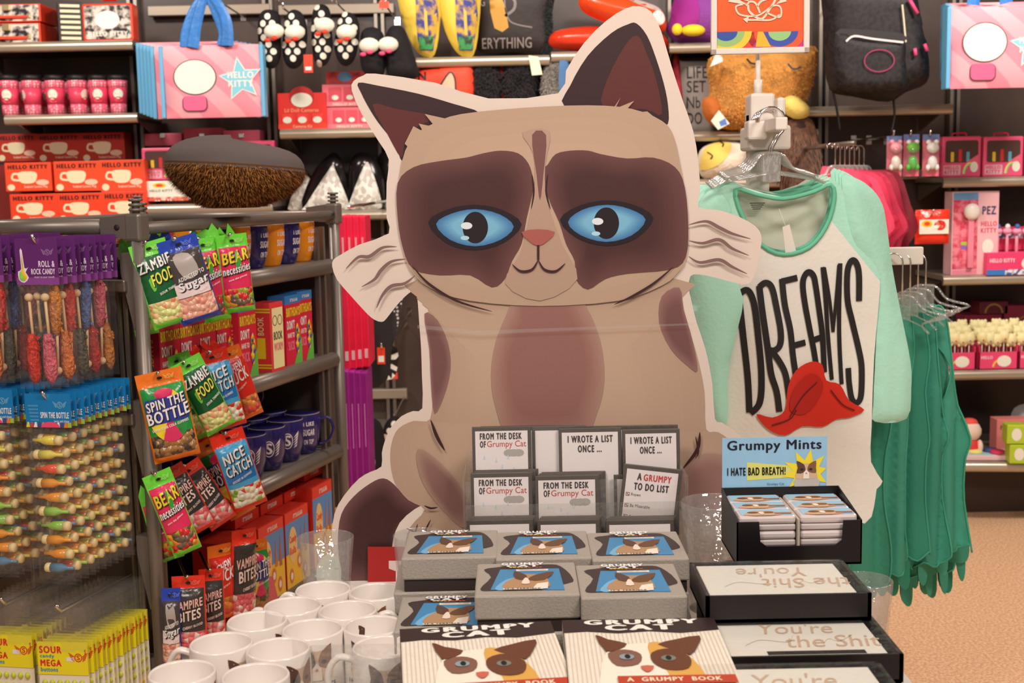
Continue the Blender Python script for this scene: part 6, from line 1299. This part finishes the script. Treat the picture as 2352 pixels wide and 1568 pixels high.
# ================================================================ the cardboard cat (plain generic pointed cat, same board outline)
YC = 2.12
fr = Fr(1240, 1340, YC); fr.o.z = ZT; o0 = at(1240, 1340, YC); dzc = o0.z-ZT
def C(pts): return [(lambda q: (q[0], q[1]+0))(fr.l(*p)) for p in pts]
stand = thing('cardboard_cat', 'large cardboard cutout of a seated cream cat with dark face patches and blue eyes', 'cutout', fr.o)
OUT = [(835, 173), (862, 169), (1000, 190), (1122, 226), (1282, 214), (1300, 162), (1342, 98), (1392, 48), (1438, 19), (1468, 14), (1496, 27), (1518, 70), (1542, 150), (1568, 230), (1592, 300), (1604, 370), (1608, 440), (1604, 476), (1649, 482), (1696, 497), (1735, 519), (1749, 542), (1747, 570), (1737, 618), (1724, 648), (1700, 652), (1642, 637), (1604, 630), (1586, 634), (1582, 660), (1588, 690), (1600, 740), (1620, 800), (1636, 880), (1642, 962), (1660, 972), (1700, 1000), (1732, 1050), (1745, 1110), (1748, 1340), (790, 1340), (772, 1300), (762, 1240), (768, 1180), (790, 1138), (824, 1100), (850, 1085), (876, 1072), (877, 1040), (884, 1012), (896, 984), (921, 957), (948, 945), (970, 938), (969, 861), (967, 797), (963, 743), (960, 700), (956, 674), (946, 669), (929, 682), (908, 705), (887, 732), (877, 739), (860, 734), (841, 718), (803, 676), (774, 642), (763, 612), (766, 596), (782, 585), (824, 562), (893, 536), (888, 500), (888, 420), (893, 366), (870, 325), (830, 260), (808, 208), (812, 186)]
OC = C(cat(OUT, 2))[::-1]; bd = M((206, 190, 178), .55, bump=.02, bs=10)
g = G(); g.prism(OC, 0, .006, bd, M((186, 168, 150), .8)); g.obj('board', stand)
g = G(); g.prism(C([(1180, 700), (1300, 700), (1420, 1338), (1060, 1338)])[::-1], .09, .093, bd); g.add([(*(lambda q: (q[0], .006, q[1]))(fr.l(1240, 700)),), (*(lambda q: (q[0], .093, q[1]))(fr.l(1240, 700)),), (*(lambda q: (q[0], .093, q[1]))(fr.l(1240, 1338)),), (*(lambda q: (q[0], .006, q[1]))(fr.l(1240, 1338)),)], [(0, 1, 2, 3), (3, 2, 1, 0)], bd); g.obj('easel_back', stand)
g = G(); LAY = [0]
def mix(a, b, t): return tuple(int(a[i]+(b[i]-a[i])*t+.5) for i in range(3))
def P(pts, c, n=3, soft=None, steps=10, shrink=.82):
    """painted area; soft=(r,g,b) blends inward to that colour like an airbrush"""
    q = cat(pts, n) if n else pts; LAY[0] += 1
    w = C(q); w = w if sum(w[i-1][0]*w[i][1]-w[i][0]*w[i-1][1] for i in range(len(w))) > 0 else w[::-1]
    g.poly(w, .00005*LAY[0], M(c, .5))
    if soft:
        cx = sum(a for a, _ in q)/len(q); cy = sum(b for _, b in q)/len(q)
        for s in range(1, steps+1):
            k = 1-(1-shrink)*s/steps*2.2; LAY[0] += 1; w = C([(cx+(a-cx)*k, cy+(b-cy)*k) for a, b in q]); w = w if sum(w[i-1][0]*w[i][1]-w[i][0]*w[i-1][1] for i in range(len(w))) > 0 else w[::-1]
            g.poly(w, .00005*LAY[0], M(mix(c, soft, s/steps), .5))
def Ln(pts, w, c, taper=True): LAY[0] += 1; g.line([fr.l(*p) for p in cat(pts, 6, False)], w*YC/FPX, .00005*LAY[0]+.0001, M(c, .5), taper)
CR = (170, 143, 122); CR2 = (150, 112, 100); BR = (88, 52, 50); DB = (48, 26, 28); LN = (56, 26, 28)
# tail and ears
P([(792, 1338), (780, 1290), (776, 1235), (784, 1180), (812, 1140), (850, 1110), (880, 1098), (905, 1112), (935, 1145), (972, 1168), (935, 1200), (918, 1240), (914, 1290), (924, 1338)], (100, 66, 66), soft=(60, 32, 32))
P([(906, 1338), (900, 1262), (918, 1200), (968, 1160), (985, 1172), (960, 1200), (940, 1240), (938, 1338)], (212, 200, 188))
P([(823, 190), (870, 197), (960, 215), (1040, 238), (1100, 258), (1040, 268), (985, 300), (948, 332), (926, 372), (905, 328), (868, 280), (846, 245), (830, 214)], DB)
P([(856, 240), (910, 250), (1000, 268), (960, 290), (930, 325), (922, 362), (890, 308)], (84, 36, 34))
P([(1297, 244), (1310, 196), (1350, 128), (1404, 76), (1442, 56), (1462, 54), (1486, 82), (1506, 132), (1524, 190), (1534, 240), (1534, 284), (1510, 280), (1420, 258)], DB)
P([(1464, 82), (1484, 120), (1506, 180), (1520, 262), (1480, 250), (1385, 246), (1396, 180), (1436, 104)], (84, 36, 34))
# body
P([(968, 640), (982, 700), (992, 780), (994, 880), (988, 962), (950, 966), (915, 984), (900, 1016), (897, 1060), (908, 1110), (938, 1148), (975, 1170), (942, 1210), (930, 1260), (934, 1338), (1735, 1338), (1732, 1120), (1716, 1060), (1690, 1022), (1650, 992), (1622, 985), (1618, 900), (1602, 820), (1580, 750), (1560, 690), (1552, 640)], (168, 141, 121), soft=(180, 153, 131), shrink=.8)
P([(975, 720), (1005, 735), (1030, 790), (1035, 850), (1020, 910), (998, 950), (990, 880), (986, 800)], (134, 98, 92), soft=(108, 72, 70))
P([(1560, 660), (1520, 680), (1514, 740), (1540, 800), (1580, 840), (1602, 850), (1590, 780), (1570, 710)], (134, 98, 92), soft=(108, 72, 70))
P([(1185, 640), (1300, 640), (1345, 700), (1378, 780), (1388, 870), (1370, 950), (1330, 1010), (1180, 1010), (1140, 940), (1128, 860), (1140, 780), (1172, 700)], (158, 124, 110), soft=(138, 96, 88), shrink=.86)
P([(960, 1030), (1010, 1060), (1060, 1120), (1090, 1190), (1060, 1210), (1000, 1150), (965, 1090)], (156, 126, 112), soft=(132, 96, 88))
P([(1560, 1080), (1620, 1040), (1690, 1060), (1700, 1140), (1620, 1200), (1560, 1160)], (156, 126, 112), soft=(138, 102, 94))
# head
for f in ([(930, 330), (950, 290), (972, 302), (962, 284), (1000, 292), (976, 262), (1040, 276), (1040, 310), (960, 360)], [(1400, 262), (1425, 224), (1412, 250), (1456, 232), (1430, 262), (1486, 256), (1530, 292), (1440, 290)]):
    P(f, (170, 143, 121), 0)
P([(924, 370), (952, 312), (1000, 282), (1060, 262), (1200, 248), (1350, 242), (1450, 250), (1520, 278), (1546, 312), (1562, 380), (1574, 450), (1580, 530), (1574, 596), (1556, 626), (1520, 655), (1420, 690), (1240, 702), (1080, 690), (990, 662), (944, 620), (924, 560), (914, 480)], (170, 144, 122), soft=(176, 150, 128), steps=3)
P([(914, 420), (950, 384), (1010, 370), (1070, 362), (1110, 352), (1150, 346), (1190, 352), (1214, 376), (1224, 410), (1224, 440), (1210, 500), (1198, 560), (1176, 600), (1160, 640), (1130, 660), (1080, 632), (1010, 632), (950, 618), (926, 570), (914, 500)], (96, 60, 58), soft=(66, 36, 36))
P([(1258, 378), (1276, 354), (1310, 346), (1350, 346), (1380, 354), (1440, 364), (1500, 362), (1550, 384), (1572, 430), (1580, 520), (1574, 590), (1540, 618), (1440, 628), (1390, 640), (1350, 664), (1322, 640), (1320, 600), (1300, 560), (1284, 510), (1258, 450), (1250, 390)], (96, 60, 58), soft=(66, 36, 36))
P([(1200, 305), (1262, 302), (1252, 380), (1256, 460), (1290, 560), (1326, 640), (1240, 690), (1160, 650), (1196, 580), (1216, 500), (1228, 420), (1224, 350)], (166, 138, 120))
P([(1222, 310), (1254, 310), (1248, 400), (1240, 460), (1232, 400)], (110, 74, 70))
Ln([(1222, 400), (1226, 440), (1220, 480)], 4, DB); Ln([(1258, 400), (1254, 440), (1264, 480)], 4, DB)
# generic open almond eyes
for cx, cy, s in ((1092, 520, 1), (1392, 510, -1)):
    P([(cx-s*108, cy-10), (cx-s*62, cy-40), (cx, cy-50), (cx+s*62, cy-38), (cx+s*106, cy-6), (cx+s*66, cy+36), (cx, cy+54), (cx-s*66, cy+38)], (28, 18, 26))
    P([(cx-s*90, cy-6), (cx-s*54, cy-30), (cx, cy-40), (cx+s*56, cy-28), (cx+s*88, cy), (cx+s*58, cy+30), (cx, cy+45), (cx-s*58, cy+30)], (62, 112, 160), soft=(110, 168, 196))
    P(oval(cx, cy+2, 29, 36), (28, 18, 24)); P(oval(cx-20, cy-2, 13, 8), (206, 214, 218)); P(oval(cx-24, cy+26, 10, 5), (160, 200, 214))
P([(1198, 532), (1236, 526), (1274, 532), (1258, 552), (1236, 564), (1214, 552)], (156, 84, 78), n=2); Ln([(1236, 562), (1236, 596)], 5, LN, False)
Ln([(1176, 606), (1196, 622), (1222, 618), (1236, 596)], 6, LN); Ln([(1236, 596), (1250, 618), (1276, 622), (1298, 604)], 6, LN)
for a in (([(890, 562), (862, 570), (838, 588), (820, 592), (790, 618)]), ([(922, 596), (884, 616), (866, 638), (840, 660)]), ([(946, 628), (924, 650), (890, 664), (868, 708)])): pass
Ln([(912, 566), (880, 568), (850, 588), (824, 590), (796, 616)], 8, (118, 90, 86)); Ln([(934, 594), (900, 600), (876, 620), (862, 640), (832, 658)], 8, (118, 90, 86)); Ln([(954, 632), (930, 650), (900, 656), (880, 676), (866, 706)], 8, (118, 90, 86))
Ln([(1580, 516), (1620, 508), (1650, 522), (1680, 536), (1722, 548)], 8, (118, 90, 86)); Ln([(1580, 552), (1612, 558), (1650, 550), (1680, 570), (1718, 586)], 8, (118, 90, 86)); Ln([(1580, 588), (1606, 602), (1650, 596), (1680, 612), (1714, 628)], 8, (118, 90, 86))
# line work
Ln([(948, 610), (985, 650), (1050, 690), (1130, 714)], 6, LN); Ln([(1545, 612), (1500, 650), (1450, 680), (1410, 698)], 6, LN); Ln([(990, 962), (1004, 1000), (1022, 1032)], 8, LN); Ln([(1000, 985), (1008, 1006), (1014, 1020)], 5, LN); Ln([(1606, 990), (1600, 1030), (1568, 1072)], 8, LN); Ln([(1596, 1000), (1602, 1030), (1600, 1046)], 5, LN)
for pts in (([(935, 1210), (960, 1225), (972, 1260)]), ([(960, 1200), (952, 1230), (944, 1256)]), ([(990, 1190), (976, 1220), (972, 1240)]), ([(975, 1158), (990, 1164), (1006, 1162)])): Ln(pts, 5, LN)
P([(846, 1252), (960, 1252), (960, 1336), (846, 1336)], (160, 30, 26), 0); P([(894, 1284), (960, 1284), (960, 1310), (924, 1310), (924, 1336), (910, 1336), (910, 1308), (894, 1302)], (206, 190, 184), 0)
g.obj('printed_art', stand)
g = G(); g.sheet([fr.l(*p) for p in ((960, 752), (1100, 766), (1590, 744), (1592, 740), (1100, 757), (960, 744))][::1], .02, lambda x, z: -.012, clear(a=.25)); g.obj('clear_tape', stand)
# ================================================================ clothes
MINT = M((168, 224, 202), .75, bump=.12, bs=120); SW = M((238, 226, 214), .75, bump=.12, bs=120); JADE = M((66, 158, 134), .7, bump=.12, bs=90)
YT = 2.62
def tee(label, Y, dx=0, dy=0, prints=False, gain=1):
    s = lambda L: [(x+dx, y+dy) for x, y in L]
    body = s([(1640, 440), (1680, 424), (1712, 432), (1790, 452), (1870, 432), (1905, 412), (1935, 450), (1975, 530), (2012, 620), (2018, 660), (2008, 820), (2002, 980), (2000, 1060), (2026, 1104), (2012, 1122), (2006, 1160), (1984, 1200), (1900, 1170), (1780, 1150), (1700, 1160), (1625, 1130), (1600, 1000), (1596, 840), (1600, 700), (1590, 640), (1620, 540)])
    frt = Fr(1800+dx, 420+dy, Y); Pp = C_ = [frt.l(*p) for p in cat(body, 2)]; Pp = Pp[::-1]
    t = thing('raglan_top', label, 'shirt', frt.o, 0, 'raglan tops on the white stand')
    def fn(x, z): d = max(0, -z); return .016*min(1, d/.3)*math.sin(19*x+1.2*math.sin(3.5*z)+dx*.3)+.008*min(1, d/.2)*noise.noise(Vector((x*7, z*4, dx)))-.035*math.cos(min(1.5, abs(x)*6.5))
    NECK = s([(1684, 436), (1700, 500), (1740, 560), (1790, 582), (1850, 566), (1890, 520), (1908, 460), (1900, 424), (1860, 440), (1790, 456), (1730, 446)])
    hole = [frt.l(*p) for p in cat(NECK, 3)]
    slL = lambda x, z: (x, z)
    seamR = s([(1905, 500), (1950, 540), (2000, 610), (2030, 660)]); 
    def mf(x, z):
        # raglan panels: mint over the shoulders
        r0 = frt.l(*s([(1902, 505)])[0]); r1 = frt.l(*s([(2022, 650)])[0]); l0 = frt.l(*s([(1690, 520)])[0]); l1 = frt.l(*s([(1596, 640)])[0])
        if x > r0[0]-.004 and z > r0[1]+(x-r0[0])/(r1[0]-r0[0])*(r1[1]-r0[1]): return MINT
        if x < l0[0] and z > l0[1]+(x-l0[0])/(l1[0]-l0[0])*(l1[1]-l0[1]): return MINT
        return SW
    g = G(); nb = s([(1700, 432), (1790, 452), (1870, 432), (1905, 412)])
    cr0, cr1, cl0, cl1 = [frt.l(*s([q])[0]) for q in ((1902, 505), (2022, 650), (1690, 520), (1596, 640))]; V, F, _ = tri2d(Pp, .013, [hole[::-1]], [[(cr0[0]-.004, cr0[1]+.004*(cr1[1]-cr0[1])/(cr0[0]-cr1[0])), cr1], [cl0, cl1]])
    g.add([(x, fn(x, z), z) for x, z in V], F, [mf(sum(V[i][0] for i in f)/3, sum(V[i][1] for i in f)/3) for f in F], True); g.obj('front_panel', t)
    g = G(); V, F, _ = tri2d(Pp, .03); g.add([(x, -fn(x, z)*.2+.05, z-.004) for x, z in V], F, M((206, 206, 188), .8), True); g.obj('back_panel', t)
    g = G(); c = hole+[hole[0], hole[1]]; g.tube([(x, fn(x, z)-.001, z) for x, z in c[:]], .0048, M((104, 186, 154), .75), 6); g.obj('collar', t)
    # sleeves
    for nm, pts, yy in (('sleeve', [(1925, 406), (1965, 414), (2004, 434), (2030, 470), (2040, 520), (2052, 610), (2072, 720), (2092, 830), (2094, 890), (2084, 962), (2010, 968), (2006, 930), (2012, 800), (2014, 680), (1990, 600), (1950, 540)], .01), ('sleeve', [(1640, 436), (1610, 450), (1592, 500), (1582, 640), (1590, 800), (1602, 900), (1640, 975), (1664, 960), (1666, 850), (1690, 740), (1700, 690), (1690, 650), (1660, 560), (1672, 480)], -.012)):
        q = [frt.l(*p) for p in cat(s(pts), 3)]; q = q if sum(q[i-1][0]*q[i][1]-q[i][0]*q[i-1][1] for i in range(len(q))) > 0 else q[::-1]; cx = frt.l(*s([pts[0]])[0])[0]
        g = G(); f3 = lambda x, z: fn(x, z)+yy+.010*math.sin(38*x+6*z); V, F, ring = tri2d(q, .014)
        hh = {i: math.sqrt(max(0, 1-(1-min(.03, dist(p, ring))/.03)**2)) for i, p in enumerate(V)}
        g.add([(x, f3(x, z)-.012*hh[i], z) for i, (x, z) in enumerate(V)], F, MINT, True); g.add([(x, f3(x, z)+.018*hh[i]+.002, z) for i, (x, z) in enumerate(V)], [f[::-1] for f in F], MINT, True); g.obj(nm, t)
    if prints:
        g = G(); bl = M((34, 30, 30), .6)
        lets = [('D', 1700, 965, 1690, 655, 44), ('R', 1748, 940, 1728, 640, 60), ('E', 1812, 900, 1778, 635, 56), ('A', 1866, 905, 1832, 618, 52), ('M', 1912, 905, 1875, 604, 58), ('S', 1950, 930, 1926, 592, 50)]
        for ch, bx, by, tx, ty, w in lets:
            continue
            a = frt.l(bx, by); b = frt.l(tx, ty); g.text(ch, a[0], a[1], w*Y/FPX, b[1]-a[1], .0025, bl, .045 if ch != 'M' else .03, skew=b[0]-a[0], fn=fn, rise=.012)
        for pts, sm in (([(1690, 674), (1699, 760), (1710, 860), (1714, 940)], 1), ([(1690, 672), (1708, 662), (1722, 690), (1731, 760), (1739, 850), (1736, 915), (1716, 942)], 1), ([(1734, 652), (1742, 720), (1752, 790), (1760, 850), (1772, 890), (1778, 935)], 1), ([(1734, 655), (1748, 645), (1762, 656), (1772, 700), (1781, 755), (1779, 785), (1766, 797), (1754, 795)], 1), ([(1762, 800), (1778, 822), (1792, 852), (1800, 905)], 1),
            ([(1785, 636), (1791, 694), (1803, 751), (1809, 809), (1818, 870)], 1), ([(1784, 642), (1821, 634)], 0), ([(1806, 787), (1839, 780)], 0), ([(1868, 850), (1860, 800), (1850, 751), (1838, 688), (1834, 648), (1840, 628), (1850, 622), (1860, 631), (1865, 652), (1873, 703), (1882, 767), (1886, 850)], 1), ([(1855, 777), (1880, 770)], 0),
            ([(1882, 611), (1890, 690), (1897, 780), (1905, 868)], 1), ([(1924, 603), (1923, 690), (1925, 783), (1930, 880)], 1), ([(1886, 612), (1900, 690), (1909, 760)], 1), ([(1909, 760), (1915, 690), (1921, 606)], 1),
            ([(1970, 690), (1968, 626), (1960, 600), (1949, 599), (1941, 626), (1943, 688), (1956, 739), (1972, 802), (1979, 845), (1977, 908), (1966, 924), (1955, 914), (1949, 879), (1947, 844)], 1)):
            q = cat(pts, 6, False) if sm else [(pts[0][0]+(pts[1][0]-pts[0][0])*k/5, pts[0][1]+(pts[1][1]-pts[0][1])*k/5) for k in range(6)]
            g.line([frt.l(*p) for p in q], (8 if pts[0] in ((1886, 612), (1909, 760)) else 10.5 if pts[0] in ((1882, 611), (1924, 603)) else 14)*Y/FPX, .003, bl, fn=fn)
        rd = M((204, 46, 30), .55); rd2 = M((176, 34, 24), .55)
        for pts, c, l in (([(1728, 942), (1762, 948), (1790, 930), (1796, 880), (1815, 842), (1850, 824), (1880, 832), (1890, 868), (1925, 880), (1948, 918), (1984, 940), (1950, 956), (1915, 958), (1880, 972), (1830, 968), (1790, 988), (1752, 974)], rd, .005), ([(1800, 930), (1812, 880), (1850, 850), (1880, 870), (1872, 905), (1836, 940)], rd2, .0075)):
            q = [frt.l(*p) for p in cat(pts, 3)]; q = q if sum(q[i-1][0]*q[i][1]-q[i][0]*q[i-1][1] for i in range(len(q))) > 0 else q[::-1]; g.poly(q, l, c, fn, .012)
        for pts in ([(1800, 945), (1830, 900), (1865, 870)], [(1900, 890), (1930, 925), (1960, 940)], [(1760, 965), (1800, 950), (1815, 930)]): g.line([frt.l(*p) for p in cat(pts, 5, False)], .0025, .009, M((90, 20, 20), .6), fn=fn)
        g.obj('printed_lettering', t)
        g = G(); a = frt.l(1745, 466)
        for k in range(4): g.poly(rect(a[0]-.014+.002*k, a[1]-.004*k-.002, a[0]+.018-.003*k, a[1]-.004*k), -.035, M((70, 70, 70), .6))
        g.obj('size_print', t)
        g = G(); q = [frt.l(*p) for p in ((1790, 520), (1806, 514), (1822, 578), (1798, 588))]; g.prism(q[::-1], -.03, -.029, M((226, 216, 204), .5)); g.line([frt.l(1782, 478), frt.l(1797, 518)], .0008, .031, WHITE); g.obj('size_strip', t)
    return t
tee('front mint and white raglan top with tall black lettering and a red swirl', YT, prints=True)
tee('mint and white raglan top, second on the white stand', YT+.06, -6, -6)
tee('mint and white raglan top, third on the white stand', YT+.12, -14, -9)
tee('mint and white raglan top, rearmost on the white stand', YT+.18, -24, -12)
for i in range(5): hanger('clear plastic hanger on the white stand, %s from the front' % ORD[i], YT-.04+.04*i, 1772-5*i, 246+2*i, 366-2*i, .13, .055, mat=clear((248, 240, 232), .04, 1.0), group='clear hangers on the white stand', yaw=.25, hk=True)
# white stand
p = at(1740, 400, YT+.12); t = thing('clothing_stand', 'white metal clothing stand with sign holder and hanging arms', 'rack', (p.x, YT+.12, 0)); wm = M((222, 214, 204), .4)
z1_ = at(1740, 260, YT+.12).z; zr = p.z
g = G(); g.box(-.022, .022, -.02, .02, .02, z1_, wm, .004); g.box(-.035, .05, -.1, .02, z1_-.08, z1_-.03, wm, .006); g.obj('upright', t)
g = G(); g.box(-.022, .03, -.035, .03, z1_-.03, z1_+.04, wm, .006); g.obj('arm_head', t); g = G(); g.box(.014, .032, -.13, -.09, z1_-.045, z1_+.025, wm, .006); g.obj('arm_end', t); g = G(); g.box(-.045, -.005, -.13, -.08, z1_-.06, z1_-.02, wm, .006); g.obj('arm_end', t)
g = G(); g.box(-.012, .012, -.24, .0, z1_-.045, z1_-.02, wm, .003); g.obj('hanging_arm', t)
g = G(); g.tube([(0, 0, z1_+.02), (0, 0, at(1748, 240, YT+.12).z+.06), (0, 0, at(1748, 120, YT+.12).z)], [.009, .006, .005], wm, 12); g.lathe([(.009, 0), (.009, .03)], wm, (0, 0, z1_+.04), 12); g.obj('sign_pole', t)
g = G(); g.box(-.25, .25, -.02, .02, 0, .03, wm, .004); g.box(-.02, .02, -.25, .25, 0, .03, wm, .004); g.obj('foot', t)
za = at(2080, 606, 2.95).z; xe = at(2112, 600, 2.95).x-p.x
g = G(); g.box(.0, xe, .18, .2, za, at(2080, 566, 2.95).z, wm, .003); g.box(-.01, .01, .0, .2, za, za+.04, wm); g.obj('side_arm', t)
fs = Fr(1745, 124, YT+.10); t = thing('sign_frame', 'white framed orange sign with a white winged heart emblem', 'sign', fs.o, -.03)
q = lambda *a: [fs.l(*b) for b in a]
x0, zb_ = fs.l(1633, 126); x1, zt_ = fs.l(1859, -70)
g = G(); b = .0125
for r_ in ((x0, x1, zb_, zb_+b), (x0, x1, zt_-b, zt_), (x0, x0+b, zb_, zt_), (x1-b, x1, zb_, zt_)): g.box(r_[0], r_[1], -.008, .006, r_[2], r_[3], M((226, 218, 208), .4), .002)
g.obj('frame', t); g = G(); g.box(x0+.005, x1-.005, -.001, .004, zb_+.005, zt_-.005, M((226, 92, 28), .45)); o = g.obj('poster', t)
g = G(); wv = M((240, 214, 190), .5); zs = fs.l(1745, 73)[1]; zf_ = zb_+b; sc = FPX/(YT+.1); g.poly(rect(x0+b, zf_, x1-b, zs), .0016, M((222, 60, 80), .5))
for cx, cols in ((1668, ((230, 70, 50), (236, 200, 60), (150, 190, 120), (50, 80, 160))), (1790, ((190, 50, 130), (230, 90, 40), (60, 80, 170), (150, 200, 130)))):
    for k, c in enumerate(cols):
        r = (.055-.012*k); c0 = fs.l(cx, 73); pts = [(max(x0+b, min(x1-b, c0[0]+r*1.25*math.cos(math.radians(a)))), max(zf_, c0[1]+r*math.sin(math.radians(a)))) for a in range(180, 361, 10)]; g.poly(pts, .002+.0003*k, M(c, .5))
g.poly(q((1735, 108), (1770, 108), (1752, 73), (1740, 73)), .0034, M((236, 180, 50), .5))
def sl(pts, w): g.line(cat(q(*pts), 6, False), w, .0030, wv)
sl([(1718, 12), (1722, 28), (1748, 44), (1768, 20), (1780, -4), (1750, 2), (1738, 16)], .0045); sl([(1745, 30), (1735, 8), (1722, 4), (1714, 14)], .004)
sl([(1760, 30), (1790, 40), (1792, 18), (1775, 14), (1740, 36), (1700, 34), (1690, 16), (1706, 10)], .0035); sl([(1790, 34), (1770, 46), (1735, 46), (1712, 46)], .0035); g.poly(q((1706, 44), (1720, 38), (1716, 53))[::1], .0031, wv)
for s_ in ((1718, 12, 1672, 4, 1682, -10), (1722, 4, 1680, -6, 1690, -20), (1782, 10, 1806, 4, 1800, -8), (1784, 2, 1800, -8, 1792, -22)): P3 = q((s_[0], s_[1]), (s_[2], s_[3]), (s_[4], s_[5])); P3 = P3 if (P3[1][0]-P3[0][0])*(P3[2][1]-P3[0][1])-(P3[1][1]-P3[0][1])*(P3[2][0]-P3[0][0]) > 0 else P3[::-1]; g.poly(P3, .0030, wv)
g.obj('printed_emblem', o)
# jade tank tops on the side arm
JD = [JADE, M((54, 146, 122), .7, bump=.12, bs=90), M((74, 166, 142), .7, bump=.12, bs=90)]
for i in range(9):
    Y = 2.90+.03*((i*5) % 9); c = 1996+i*23; st = 2044+i*13; h = 1352-(i*37) % 50-i*5; q = (i*29) % 17
    body = [(st-18, 760), (st-6, 716-q*.5), (st+12, 708-q*.5), (st+24, 730), (st+24+q, 820), ((st+c)/2+30, 900), (c+44, 990+q), (c+36, 1050), (c+34, 1150), (c+46, 1250+q), (c+42, h-20), (c+16, h), (c-16, h-12), (c-38, h+8), (c-46, h-40), (c-36, 1150), (c-30, 1060-q), (c-44, 1010), (c-22, 930), (c-4+q*.3, 840)]
    t, fr2, PP, fnn = cloth('tank_top', 'jade green tank top on the side arm, %s from the left' % ORD[i], 'shirt', body, Y, JD[i % 3], .022, 92+9*(i % 4), i*1.7, thick=.03, cell=.014, group='jade tank tops on the side arm', part='body_panel', sharp=True)
    g = G(); g.tube([(x, fnn(x, z)-.0015, z) for x, z in PP+PP[:1]], .0022, M((70, 170, 142), .7), 6); g.obj('edge_highlight', t)  # lighter jade tube added round the outline as a painted seam highlight
    for k in range(2 if i % 2 else 1):
        x = c-22+k*30; y1_ = h+46+(i*23+k*19) % 34; L_ = [fr2.l(x, h-40), fr2.l(x+20, h-36), fr2.l(x+23, y1_-18), fr2.l(x+11, y1_), fr2.l(x-3, y1_-26)]; w_ = cat(L_, 3)[::-1]; g = G(); g.sheet(w_, .014, lambda x, z: .012*math.sin(60*x+i)+.01, JD[i % 3], thick=.008); g.obj('hem_tie', t)
    if i in (0, 2, 4, 6): hanger('clear hanger carrying jade tank tops, %s from the left' % ORD[i // 2], Y-.012, 2072+i*9, 572, 690-i*4, .062, .075, mat=clear((240, 240, 236), .04, .4), group='clear hangers on the side arm', yaw=-.5)
t, fr2, PP, fnn = cloth('tank_top', 'widest jade tank top with pointed armhole, farthest right of the row', 'shirt', [(2112, 720), (2132, 708), (2160, 716), (2172, 760), (2176, 840), (2196, 920), (2223, 990), (2206, 1030), (2196, 1060), (2206, 1150), (2222, 1240), (2216, 1285), (2180, 1290), (2172, 1310), (2130, 1318), (2110, 1290), (2116, 1100), (2126, 900), (2118, 780)], 3.1, JADE, .03, 60, 2.2, sharp=True, thick=.02, cell=.02, group='jade tank tops on the side arm', part='body_panel')
for (x, y, l) in ((2130, 1310, 60), (2165, 1300, 64), (2205, 1285, 50)): g = G(); q = [fr2.l(x-8, y-30), fr2.l(x+10, y-30), fr2.l(x+12, y+l-20), fr2.l(x+4, y+l), fr2.l(x-6, y+l-30)]; g.sheet(cat(q, 3)[::-1], .015, lambda x, z: .0, JADE, thick=.006); g.obj('hem_tie', t)
